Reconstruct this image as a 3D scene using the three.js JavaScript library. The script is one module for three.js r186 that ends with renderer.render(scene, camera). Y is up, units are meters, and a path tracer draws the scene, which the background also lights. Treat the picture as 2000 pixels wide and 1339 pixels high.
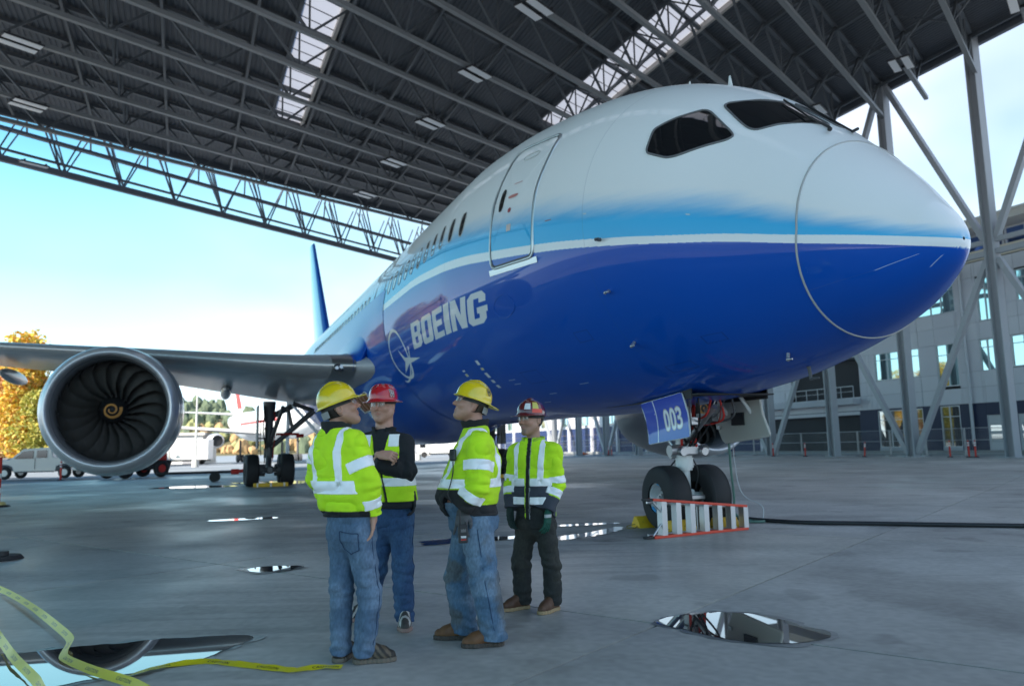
import * as THREE from 'three';
import { mergeGeometries, mergeVertices, toCreasedNormals } from 'three/addons/utils/BufferGeometryUtils.js';
import { RoundedBoxGeometry } from 'three/addons/geometries/RoundedBoxGeometry.js';

// ---------------------------------------------------------------- camera, sky, sun, exposure
const scene = new THREE.Scene();
const camera = new THREE.PerspectiveCamera(2 * Math.atan(669.5 / 1525) * 180 / Math.PI, 1024 / 685, 0.1, 4000);
camera.position.set(0, 1.373, 0);
camera.rotation.order = 'YXZ';
camera.rotation.set(0.131, 0, -0.022);
camera.focus = 6.8; camera.userData.fStop = 1.8;
scene.add(camera);
const renderer = new THREE.WebGLRenderer({ antialias: true });
renderer.toneMapping = THREE.LinearToneMapping;
renderer.toneMappingExposure = 2.5;
renderer.shadowMap.enabled = true;

const D2R = Math.PI / 180;
const clamp = (x, a = 0, b = 1) => Math.min(b, Math.max(a, x));
const lerp = (a, b, t) => a + (b - a) * t;
const sstep = (a, b, x) => { const t = clamp((x - a) / (b - a)); return t * t * (3 - 2 * t); };
function mulberry(a) { return () => { a |= 0; a = a + 0x6D2B79F5 | 0; let t = Math.imul(a ^ a >>> 15, 1 | a); t = t + Math.imul(t ^ t >>> 7, 61 | t) ^ t; return ((t ^ t >>> 14) >>> 0) / 4294967296; }; }
function hash3(x, y, z) { let h = Math.imul(x, 374761393) + Math.imul(y, 668265263) + Math.imul(z, 2147483647 ^ 0x5bd1e995); h = Math.imul(h ^ h >>> 13, 1274126177); return ((h ^ h >>> 16) >>> 0) / 4294967296; }
function vnoise(x, y, z = 0, per = 0) {
  const xi = Math.floor(x), yi = Math.floor(y), zi = Math.floor(z); let xf = x - xi, yf = y - yi, zf = z - zi;
  xf = xf * xf * (3 - 2 * xf); yf = yf * yf * (3 - 2 * yf); zf = zf * zf * (3 - 2 * zf);
  const m = per ? (v) => ((v % per) + per) % per : (v) => v;
  const x0 = m(xi), x1 = m(xi + 1), y0 = m(yi), y1 = m(yi + 1);
  const a = lerp(lerp(hash3(x0, y0, zi), hash3(x1, y0, zi), xf), lerp(hash3(x0, y1, zi), hash3(x1, y1, zi), xf), yf);
  if (zf === 0) return a;
  const b = lerp(lerp(hash3(x0, y0, zi + 1), hash3(x1, y0, zi + 1), xf), lerp(hash3(x0, y1, zi + 1), hash3(x1, y1, zi + 1), xf), yf);
  return lerp(a, b, zf);
}
function fbm(x, y, z = 0, o = 4, per = 0) { let s = 0, a = 0.5, n = 0; for (let i = 0; i < o; i++) { s += a * vnoise(x, y, z + i * 17, per); n += a; a *= 0.5; x *= 2; y *= 2; per *= 2; } return s / n; }

{ // one sky: clear blue to the left, a thin white veil of cloud to the right, pale towards the horizon
  const w = 1024, h = 512, d = new Float32Array(w * h * 4);
  for (let j = 0; j < h; j++) {
    const el = ((j + 0.5) / h - 0.5) * Math.PI, e = Math.max(0, el) / D2R;
    for (let i = 0; i < w; i++) {
      const ang = ((i + 0.5) / w - 0.5) * 2 * Math.PI, az = Math.atan2(Math.cos(ang), -Math.sin(ang)) / D2R; // 0 ahead, + to the right
      const zen = [0.05, 0.15, 0.42], mid = [0.075, 0.27, 0.48], low = [0.25, 0.55, 0.66], hor = [0.76, 0.89, 0.98];
      let c = [0, 1, 2].map((k) => e < 5 ? lerp(hor[k], low[k], sstep(0, 5, e) * 0.5) : e < 12 ? lerp(lerp(hor[k], low[k], 0.5), low[k], (e - 5) / 7) : e < 24 ? lerp(low[k], mid[k], sstep(12, 24, e)) : lerp(mid[k], zen[k], sstep(24, 75, e)));
      const px = Math.cos(el) * Math.cos(ang), pz = Math.cos(el) * Math.sin(ang), s = 1 / (Math.max(0.05, Math.sin(el)) + 0.35);
      const n = fbm(px * s * 2.3 + 9, pz * s * 2.3 + 4, 3, 5), n2 = fbm(px * s * 7 + 1, pz * s * 7, 8, 4);
      let veil = sstep(-34, 8, az) * sstep(185, 120, Math.abs(az)) * (0.55 + 0.45 * n) + 0.12 * n2 * sstep(0.45, 0.7, n);
      veil = clamp(veil * 1.05);
      const cl = [0.38 + 0.24 * (n2 - 0.5), 0.42 + 0.21 * (n2 - 0.5), 0.52 + 0.12 * (n2 - 0.5)].map((v, k) => lerp(v * (0.78 + 0.5 * n), hor[k], sstep(14, 2, e) * 0.7));
      c = c.map((v, k) => lerp(v, cl[k], veil * 0.92));
      if (el < 0) c = [0.3, 0.31, 0.32];
      const q = (j * w + i) * 4; d[q] = c[0]; d[q + 1] = c[1]; d[q + 2] = c[2]; d[q + 3] = 1;
    }
  }
  const t = new THREE.DataTexture(d, w, h, THREE.RGBAFormat, THREE.FloatType);
  t.mapping = THREE.EquirectangularReflectionMapping; t.magFilter = t.minFilter = THREE.LinearFilter; t.needsUpdate = true;
  scene.background = t; scene.environment = t;
}
const SUN_AZ = -141 * D2R, SUN_EL = 35 * D2R;
const sun = new THREE.DirectionalLight(new THREE.Color().setRGB(1, 0.93, 0.82), 4.6);
sun.position.set(Math.sin(SUN_AZ) * Math.cos(SUN_EL), Math.sin(SUN_EL), -Math.cos(SUN_AZ) * Math.cos(SUN_EL)).multiplyScalar(200);
sun.castShadow = true; sun.shadow.mapSize.set(2048, 2048); sun.shadow.radius = 1;
Object.assign(sun.shadow.camera, { left: -150, right: 150, top: 150, bottom: -150, near: 1, far: 500 });
scene.add(sun); scene.add(sun.target);

// ---------------------------------------------------------------- helpers
const used = new Map();
function numbered(n) { const k = used.get(n) || 0; used.set(n, k + 1); return k ? n + '_' + String(k).padStart(3, '0') : n; }
function mesh(name, geo, mat, parent) { const m = new THREE.Mesh(geo, mat); m.name = name; m.castShadow = m.receiveShadow = true; if (parent) parent.add(m); return m; }
function grp(name, parent) { const g = new THREE.Group(); g.name = name; if (parent) parent.add(g); return g; }
function tag(o, label, category, group) { o.userData.label = label; o.userData.category = category; if (group) o.userData.group = group; return o; }
function thing(name, label, category, pos = [0, 0, 0], turn = 0, group) { const g = grp(numbered(name), scene); g.position.set(...pos); g.rotation.y = turn; return tag(g, label, category, group); }
function struct(name, geo, mat) { const m = mesh(numbered(name), geo, mat, scene); m.userData.kind = 'structure'; return m; }
const V3 = (x, y, z) => new THREE.Vector3(x, y, z);
const W = (x, y, depth) => V3(x, y, -depth);                       // world point from (right, up, depth ahead)
function box(w, h, d, x = 0, y = 0, z = 0, ry = 0) { const g = new THREE.BoxGeometry(w, h, d); if (ry) g.rotateY(ry); g.translate(x, y, z); return g; }
function rbox(w, h, d, r, x = 0, y = 0, z = 0, seg = 2) { const g = new RoundedBoxGeometry(w, h, d, seg, r); g.translate(x, y, z); return g; }
function bar(a, b, r, r2 = r, seg = 8) { // round bar from a to b
  const d = b.clone().sub(a), l = d.length(), g = new THREE.CylinderGeometry(r2, r, l, seg, 1);
  g.translate(0, l / 2, 0); g.applyQuaternion(new THREE.Quaternion().setFromUnitVectors(V3(0, 1, 0), d.normalize())); g.translate(a.x, a.y, a.z); return g;
}
const unitBox = new THREE.BoxGeometry(1, 1, 1);
function beamMesh(name, a, b, w, h, mat, parent, up = V3(0, 1, 0)) { // rectangular member between two points, shares one geometry
  const m = mesh(name, unitBox, mat, parent); place(m, a, b, w, h, up); return m;
}
function place(m, a, b, w, h, up = V3(0, 1, 0)) {
  const z = b.clone().sub(a), l = z.length(); z.normalize(); let x = up.clone().cross(z); if (x.lengthSq() < 1e-6) x = V3(1, 0, 0).cross(z); x.normalize(); const y = z.clone().cross(x);
  const M = new THREE.Matrix4().makeBasis(x.multiplyScalar(w), y.multiplyScalar(h), z.multiplyScalar(l)); M.setPosition(a.clone().add(b).multiplyScalar(0.5)); M.decompose(m.position, m.quaternion, m.scale);
}
const cylZ = (r, l, x, y, z, seg = 24) => { const g = new THREE.CylinderGeometry(r, r, l, seg); g.rotateX(Math.PI / 2); g.translate(x, y, z); return g; };
const cylX = (r, l, x, y, z, seg = 24) => { const g = new THREE.CylinderGeometry(r, r, l, seg); g.rotateZ(Math.PI / 2); g.translate(x, y, z); return g; };
const cylY = (r, l, x, y, z, seg = 24, r2 = r) => { const g = new THREE.CylinderGeometry(r2, r, l, seg); g.translate(x, y, z); return g; };
function tube(pts, r, seg = 40, rad = 8, closed = false, tension = 0.5) { return new THREE.TubeGeometry(new THREE.CatmullRomCurve3(pts, closed, tension === 0.5 ? 'centripetal' : 'catmullrom', tension), seg, r, rad, closed); }
function plain(gs) { return mergeGeometries(gs.map((g) => { const q = g.index ? g.toNonIndexed() : g; for (const k of Object.keys(q.attributes)) if (!['position', 'normal', 'uv'].includes(k)) q.deleteAttribute(k); if (!q.attributes.uv) q.setAttribute('uv', new THREE.BufferAttribute(new Float32Array(q.attributes.position.count * 2), 2)); return q; })); }
const lin = (r, g, b) => new THREE.Color().setRGB(r, g, b);
function std(c, rough = 0.6, metal = 0, more = {}) { return new THREE.MeshStandardMaterial({ color: Array.isArray(c) ? lin(...c) : new THREE.Color(c), roughness: rough, metalness: metal, ...more }); }
function phys(c, rough, more = {}) { return new THREE.MeshPhysicalMaterial({ color: Array.isArray(c) ? lin(...c) : new THREE.Color(c), roughness: rough, ...more }); }
function dataTex(w, h, fn, srgb = true, wrap = true) { // fn(u, v, x, y) -> [r,g,b] 0..1 (already in the texture's own space)
  const d = new Uint8Array(w * h * 4); for (let y = 0; y < h; y++) for (let x = 0; x < w; x++) { const c = fn((x + 0.5) / w, (y + 0.5) / h, x, y), q = (y * w + x) * 4; d[q] = clamp(c[0]) * 255; d[q + 1] = clamp(c[1]) * 255; d[q + 2] = clamp(c[2]) * 255; d[q + 3] = 255; }
  const t = new THREE.DataTexture(d, w, h); if (srgb) t.colorSpace = THREE.SRGBColorSpace; if (wrap) t.wrapS = t.wrapT = THREE.RepeatWrapping; t.magFilter = THREE.LinearFilter; t.minFilter = THREE.LinearMipmapLinearFilter; t.generateMipmaps = true; t.needsUpdate = true; return t;
}
function canvasTex(w, h, draw, wrap = false) { const c = document.createElement('canvas'); c.width = w; c.height = h; draw(c.getContext('2d'), w, h); const t = new THREE.CanvasTexture(c); t.colorSpace = THREE.SRGBColorSpace; if (wrap) t.wrapS = t.wrapT = THREE.RepeatWrapping; return t; }
function grid(nu, nv, fn, uvfn) { // surface from fn(i/nu, j/nv)
  const p = [], uv = [], ix = []; for (let j = 0; j <= nv; j++) for (let i = 0; i <= nu; i++) { const a = i / nu, b = j / nv, q = fn(a, b); p.push(q.x, q.y, q.z); const t = uvfn ? uvfn(a, b) : [a, b]; uv.push(t[0], t[1]); }
  for (let j = 0; j < nv; j++) for (let i = 0; i < nu; i++) { const a = j * (nu + 1) + i, b = a + 1, c = a + nu + 1, d = c + 1; ix.push(a, b, d, a, d, c); }
  const g = new THREE.BufferGeometry(); g.setAttribute('position', new THREE.Float32BufferAttribute(p, 3)); g.setAttribute('uv', new THREE.Float32BufferAttribute(uv, 2)); g.setIndex(ix); g.computeVertexNormals(); return g;
}
// ---------------------------------------------------------------- ground
const E2 = V3(-0.38904, 0, -0.92122), N2 = V3(0.92122, 0, -0.38904);         // along the office front (away), into the office
const C1 = W(27.845, 0, 55.098);                                             // foot of one canopy column
const D1 = V3(0.61588, 0.03564, -0.78703).normalize(), D1H = V3(0.6163, 0, -0.7875).normalize(), D1P = V3(0.7875, 0, 0.6163); // along the roof trusses
const TEXM = 18;                                                             // metres that one concrete texture covers
const concreteMap = dataTex(1024, 1024, (u, v) => {
  const a = fbm(u * 5, v * 5, 1, 5, 5), b = fbm(u * 24, v * 24, 2, 4, 24), c = vnoise(u * 420, v * 420, 4, 420), st = fbm(u * 3, v * 14, 7, 4, 1) ;
  const stain = sstep(0.60, 0.72, fbm(u * 9, v * 9, 21, 5, 9)), pale = sstep(0.63, 0.76, fbm(u * 7, v * 7, 33, 5, 7));
  let l = 0.655 + 0.17 * (a - 0.5) + 0.14 * (b - 0.5) + 0.07 * (c - 0.5) - 0.085 * stain + 0.06 * pale;
  const oil = sstep(0.70, 0.78, fbm(u * 26 + 5, v * 26, 51, 4, 26)), scuff = sstep(0.62, 0.7, fbm(u * 4, v * 60, 61, 3, 4)) * sstep(0.45, 0.6, fbm(u * 6, v * 6, 71, 3, 6)); l -= 0.08 * oil + 0.065 * scuff; return [l * 1.0, l * 1.0, l * 0.985];
});
const concreteRough = dataTex(1024, 1024, (u, v) => {
  const a = fbm(u * 4, v * 4, 11, 5, 4), b = fbm(u * 18, v * 18, 12, 4, 18), c = fbm(u * 8, v * 8, 40, 4, 8);
  const r = 0.56 - 0.20 * sstep(0.47, 0.62, a) * (0.5 + 0.5 * sstep(0.35, 0.6, c)) + 0.16 * (b - 0.5); return [r, r, r];
}, false);
const concreteBump = dataTex(512, 512, (u, v) => { const r = 0.6 * fbm(u * 60, v * 60, 5, 3, 60) + 0.4 * fbm(u * 6, v * 6, 9, 3, 6); return [r, r, r]; }, false);
const slabMats = [[1, 1, 1], [0.93, 0.94, 0.95], [1.05, 1.04, 1.02], [0.88, 0.9, 0.92]].map((t) => new THREE.MeshStandardMaterial({ map: concreteMap, roughnessMap: concreteRough, roughness: 1, bumpMap: concreteBump, bumpScale: 0.004, color: lin(t[0], 0.965 * t[1], 0.915 * t[2]) }));
const asphaltMap = dataTex(512, 512, (u, v) => { const l = 0.55 + 0.16 * (fbm(u * 6, v * 6, 3, 5, 6) - 0.5) + 0.1 * (vnoise(u * 200, v * 200, 1, 200) - 0.5); return [l * 0.93, l * 0.97, l]; });
{
  const g = new THREE.PlaneGeometry(3000, 3000); g.rotateX(-Math.PI / 2); for (let i = 0; i < g.attributes.uv.count; i++) g.attributes.uv.setXY(i, g.attributes.position.getX(i) / 25, g.attributes.position.getZ(i) / 25);
  g.translate(0, -0.09, -400); struct('ground', g, new THREE.MeshStandardMaterial({ map: asphaltMap, roughness: 0.85 }));
}
{ // concrete apron: joint filler sheet with the cast slabs standing 14 mm above it
  const S = 6.1, org = W(1.09, 0, 6.2), corner = (i, j) => org.clone().addScaledVector(D1H, i * S).addScaledVector(D1P, j * S);
  const pts = [corner(-6, -7), corner(13, -7), corner(13, 6), corner(-6, 6)];
  const g = new THREE.BufferGeometry(); g.setAttribute('position', new THREE.Float32BufferAttribute([pts[0], pts[3], pts[2], pts[0], pts[2], pts[1]].flatMap((p) => [p.x, -0.014, p.z]), 3)); g.setAttribute('uv', new THREE.Float32BufferAttribute(new Array(12).fill(0), 2)); g.computeVertexNormals();
  const apron = struct('apron', g, std([0.02, 0.02, 0.02], 0.95));
  if (g.attributes.normal.getY(0) < 0) { g.index = null; const a = g.attributes.position.array; for (let t = 0; t < 2; t++) for (let k = 0; k < 3; k++) { const q = t * 9; const tmp = a[q + 3 + k]; a[q + 3 + k] = a[q + 6 + k]; a[q + 6 + k] = tmp; } g.computeVertexNormals(); }
  const rnd = mulberry(5), ang = Math.atan2(-D1H.z, D1H.x);
  const addSlab = (i0, i1, j0, j1) => {
    const w = (i1 - i0) * S - 0.026, d = (j1 - j0) * S - 0.026, b = box(w, 0.2, d, 0, -0.1, 0), p = b.attributes.position, uv = b.attributes.uv, ou = rnd() * 0.02;
    const c = corner((i0 + i1) / 2, (j0 + j1) / 2); b.rotateY(ang);
    for (let k = 0; k < p.count; k++) uv.setXY(k, (p.getX(k) + c.x) / TEXM + ou, (p.getZ(k) + c.z) / TEXM);
    const m = mesh('slab', b, slabMats[Math.floor(rnd() * 4)], apron); m.position.copy(c); m.position.y = -0.002 * rnd();
  };
  for (let i = -6; i < 13; i++) for (let j = -7; j < 6; j++) addSlab(i, i + 1, j, j + 1);
}
// puddles: thin sheets of water lying on the slabs
const water = phys([0.035, 0.036, 0.037], 0.012, { ior: 1.5, clearcoat: 1, clearcoatRoughness: 0.01 }); // shallow water over soaked, dark concrete
const damp = new THREE.MeshStandardMaterial({ map: concreteMap, roughnessMap: concreteRough, roughness: 0.55, color: lin(0.42, 0.43, 0.44) });
function puddle(label, outline, amp, seed) {
  const cx = outline.reduce((s, p) => s + p[0], 0) / outline.length, cz = outline.reduce((s, p) => s + p[1], 0) / outline.length, cv = new THREE.CatmullRomCurve3(outline.map(([x, z]) => V3(x - cx, 0, -(z - cz))), true, 'catmullrom', 0.5).getPoints(260);
  const sheet = (grow, k, sd) => { const sh = new THREE.Shape(cv.map((p) => { const l = Math.hypot(p.x, p.z) || 1, n = 1 + (grow + k * (fbm(p.x * 7 + sd, p.z * 7, sd, 5) - 0.5)) / Math.max(0.35, l); return new THREE.Vector2(p.x * n, p.z * n); })), g = new THREE.ShapeGeometry(sh); g.rotateX(Math.PI / 2); const ix = g.index.array; for (let i = 0; i < ix.length; i += 3) { const t = ix[i + 1]; ix[i + 1] = ix[i + 2]; ix[i + 2] = t; } g.computeVertexNormals(); for (let i = 0; i < g.attributes.uv.count; i++) g.attributes.uv.setXY(i, g.attributes.position.getX(i) / 6, g.attributes.position.getZ(i) / 6); return g; };
  const m = mesh(numbered('puddle'), sheet(0, amp, seed), water, scene); m.position.set(cx, 0.006, -cz); tag(m, label, 'puddle', 'puddles on the concrete'); const d = mesh('damp_edge', sheet(0.05, amp * 2.2, seed + 40), damp, m); d.position.y = -0.003; return m;
}
puddle('dark mirror-like puddle on bare concrete to the right of the ladder', [[1.05, 6.22], [1.22, 6.0], [1.45, 5.7], [1.62, 5.56], [1.9, 5.54], [2.15, 5.66], [2.22, 5.83], [2.12, 5.98], [2.08, 6.12], [1.98, 6.32], [1.8, 6.5], [1.5, 6.55], [1.2, 6.42]], 0.07, 3);
puddle('large bright puddle crossed by yellow tape at the bottom left', [[-4.6, 5.0], [-4.0, 5.55], [-3.35, 5.78], [-2.85, 5.98], [-2.4, 6.1], [-2.08, 6.12], [-1.98, 5.95], [-2.05, 5.7], [-2.12, 5.45], [-2.3, 5.25], [-2.55, 5.1], [-2.75, 4.95], [-3.1, 4.55], [-4.2, 4.55]], 0.12, 7);
puddle('small round puddle on open concrete left of the men', [[-3.2, 9.42], [-2.95, 9.18], [-2.7, 9.25], [-2.52, 9.5], [-2.62, 9.62], [-2.9, 9.66], [-3.1, 9.6]], 0.15, 11);
puddle('long thin puddle behind the man in charcoal trousers', [[0.6, 11.6], [1.1, 11.95], [1.75, 12.9], [1.62, 13.2], [1.2, 12.6], [0.7, 12.1], [0.45, 11.8]], 0.25, 15);
puddle('narrow strip of water reaching the nose wheel chock', [[0.7, 13.5], [1.2, 13.6], [1.7, 13.75], [1.7, 13.95], [1.1, 13.9], [0.6, 13.7]], 0.2, 17);
puddle('ragged shallow puddle between the two middle men', [[-1.3, 11.4], [-0.9, 11.5], [-0.4, 11.7], [0.1, 12.0], [0.05, 12.25], [-0.5, 12.2], [-0.8, 12.5], [-1.0, 12.1], [-1.4, 11.8]], 0.3, 19);
puddle('sliver of water on concrete beyond the small round puddle', [[-6.1, 16.0], [-5.6, 16.1], [-5.0, 16.4], [-5.1, 16.7], [-5.7, 16.5], [-6.2, 16.3]], 0.15, 23);
puddle('patch of water beside the main wheels', [[-14.6, 31.5], [-13.2, 31.2], [-11.6, 31.4], [-11.4, 32.5], [-12.6, 33.2], [-14.2, 32.8]], 0.25, 29);
puddle('long water patch ahead of the main wheels', [[-10.9, 33.8], [-9.5, 33.2], [-8.4, 34.0], [-9.0, 36.0], [-11.0, 36.4], [-12.6, 35.2]], 0.25, 31);
// ---------------------------------------------------------------- the airliner. Local axes: x to its right-hand side, y up, z aft; origin on the ground under the nose wheels
const TH = 0.374;
const airliner = thing('airliner', 'huge blue and white airliner with BOEING on its side, parked nose towards the right', 'airliner', [2.764, 0, -12.857], Math.PI + TH);
const AN = -5.33, FU = [0, 0.3, 1, 2, 3, 4, 5, 6, 8, 9.5];
const FT = [3.40, 3.94, 4.70, 5.60, 6.38, 6.90, 7.23, 7.46, 7.80, 7.91], FB = [3.40, 3.01, 2.66, 2.365, 2.17, 2.05, 1.965, 1.92, 1.91, 1.94], FW = [0, 0.42, 1.0, 1.55, 2.09, 2.42, 2.62, 2.73, 2.86, 2.92];
function pchip(x, y) {
  const n = x.length, h = [], d = [], m = new Array(n).fill(0); for (let i = 0; i < n - 1; i++) { h[i] = x[i + 1] - x[i]; d[i] = (y[i + 1] - y[i]) / h[i]; }
  for (let i = 1; i < n - 1; i++) m[i] = d[i] * d[i - 1] > 0 ? 2 * d[i] * d[i - 1] / (d[i] + d[i - 1]) : 0; m[0] = d[0];
  return (q) => { let i = 0; while (i < n - 2 && q > x[i + 1]) i++; const t = (q - x[i]) / h[i], t2 = t * t, t3 = t2 * t; return (2 * t3 - 3 * t2 + 1) * y[i] + (t3 - 2 * t2 + t) * h[i] * m[i] + (3 * t2 - 2 * t3) * y[i + 1] + (t3 - t2) * h[i] * m[i + 1]; };
}
const sq = FU.map(Math.sqrt), pT = pchip(sq, FT), pB = pchip(sq, FB), pW = pchip(sq, FW);
const FLEN = 55.4;
function sec(u) {
  const r = Math.sqrt(clamp(u, 0, 9.5)); let T = pT(r), B = pB(r), Wd = pW(r);
  if (u > 34) { const t = clamp((u - 34) / (FLEN - 34)); T -= 1.25 * t * t * t; B += (5.75 - 1.94) * Math.pow(t, 1.55); Wd *= 1 - 0.93 * Math.pow(t, 1.9); if (u > FLEN - 0.6) { const k = clamp((u - FLEN + 0.6) / 0.6); const c = (T + B) / 2; T = lerp(T, c, k * k); B = lerp(B, c, k * k); Wd *= 1 - k * k; } }
  return [T, B, Wd];
}
function fus(u, ph, off = 0) { // ph in degrees, 0 = right-hand side, 90 = top
  const [T, B, Wd] = sec(u), c = Math.cos(ph * D2R), s = Math.sin(ph * D2R), p = V3(Wd * c, (T + B) / 2 + (T - B) / 2 * s, u + AN);
  if (off) { const e = 0.02, a = fus(Math.max(0.001, u - e), ph), b = fus(u + e, ph), q = fus(u, ph - 0.5), r = fus(u, ph + 0.5); const n = r.sub(q).cross(b.sub(a)).normalize(); if (n.x * c * Math.max(0.2, Wd) + n.y * s + (u < 1 ? -n.z : 0) < 0) n.negate(); p.addScaledVector(n, off); }
  return p;
}
// livery as paint laid out along the hull (u, angle)
const stripeH = pchip([0, 0.6, 1.2, 2, 2.65, 3.4, 4.4, 5.2, 6.7, 8.15, 9.75, 12, 16, 24, 36, 56], [3.35, 3.49, 3.62, 3.81, 3.93, 4.07, 4.25, 4.38, 4.62, 4.84, 5.0, 5.14, 5.13, 4.85, 5.3, 7.6]);
const PAINT = { white: [0.84, 0.84, 0.835], sky: [0.045, 0.43, 0.77], navy: [0.0005, 0.078, 0.44], stripe: [0.82, 0.83, 0.84] };
const enc = (v) => v <= 0.0031308 ? v * 12.92 : 1.055 * Math.pow(v, 1 / 2.4) - 0.055;
function livery(u, ph) {
  const [T, B] = sec(u), h = (T + B) / 2 + (T - B) / 2 * Math.sin(ph * D2R), sh = stripeH(u), half = (0.05 + 0.035 * sstep(2, 9, u));
  const d = h - sh;
  if (Math.abs(d) < half) return PAINT.stripe;
  if (d < 0) return PAINT.navy;
  const top = 0.22 + 0.52 * sstep(0, 2.6, u) + 0.14 * sstep(2.6, 5, u) + 1.5 * sstep(6, 30, u), bot = 0.03 + 0.25 * sstep(0, 2.6, u) + 0.4 * sstep(8, 30, u);
  if (d > top + 0.3) return PAINT.white;
  const nz = fbm(u * 1.1, h * 9, 5, 4) - 0.5, fine = fbm(u * 5, h * 30, 6, 3) - 0.5;
  const t = sstep(bot, top, d + 0.12 * nz * sstep(0.02, 0.3, d) + 0.05 * fine), w = Math.pow(t, 0.85);
  return [0, 1, 2].map((k) => lerp(PAINT.sky[k], PAINT.white[k], w));
}
const TU = 20.5, UVX = (u) => u / TU, UVY = (ph) => (ph + 180) / 360;
function glyph(c, ch) { // heavy squared italic capitals in a 0..1 x 0..1 box (y down)
  const rr = (x, y, w, h, r) => { c.moveTo(x + r, y); c.lineTo(x + w - r, y); c.quadraticCurveTo(x + w, y, x + w, y + r); c.lineTo(x + w, y + h - r); c.quadraticCurveTo(x + w, y + h, x + w - r, y + h); c.lineTo(x + r, y + h); c.quadraticCurveTo(x, y + h, x, y + h - r); c.lineTo(x, y + r); c.quadraticCurveTo(x, y, x + r, y); c.closePath(); };
  const poly = (p) => { p.forEach(([x, y], i) => i ? c.lineTo(x, y) : c.moveTo(x, y)); c.closePath(); };
  c.beginPath();
  if (ch === 'O') { rr(0, 0, 1, 1, 0.22); rr(0.36, 0.2, 0.28, 0.6, 0.08); }
  if (ch === 'B') { poly([[0, 0], [0.78, 0], [1, 0.12], [1, 0.4], [0.9, 0.5], [1, 0.6], [1, 0.88], [0.78, 1], [0, 1]]); rr(0.36, 0.18, 0.28, 0.22, 0.04); rr(0.36, 0.58, 0.28, 0.24, 0.04); }
  if (ch === 'E') poly([[0, 0], [1, 0], [1, 0.2], [0.38, 0.2], [0.38, 0.4], [0.9, 0.4], [0.9, 0.6], [0.38, 0.6], [0.38, 0.8], [1, 0.8], [1, 1], [0, 1]]);
  if (ch === 'I') poly([[0, 0], [1, 0], [1, 1], [0, 1]]);
  if (ch === 'N') poly([[0, 0], [0.36, 0], [0.68, 0.55], [0.68, 0], [1, 0], [1, 1], [0.64, 1], [0.32, 0.45], [0.32, 1], [0, 1]]);
  if (ch === 'G') poly([[0.22, 0], [0.8, 0], [1, 0.14], [1, 0.34], [0.64, 0.34], [0.64, 0.2], [0.36, 0.2], [0.36, 0.8], [0.64, 0.8], [0.64, 0.66], [0.52, 0.66], [0.52, 0.47], [1.08, 0.47], [1.08, 0.66], [1, 0.66], [1, 0.86], [0.8, 1], [0.2, 1], [0, 0.86], [0, 0.14]]);
  c.fill('evenodd');
}
const PXW = 2048, PXH = 2048;
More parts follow.
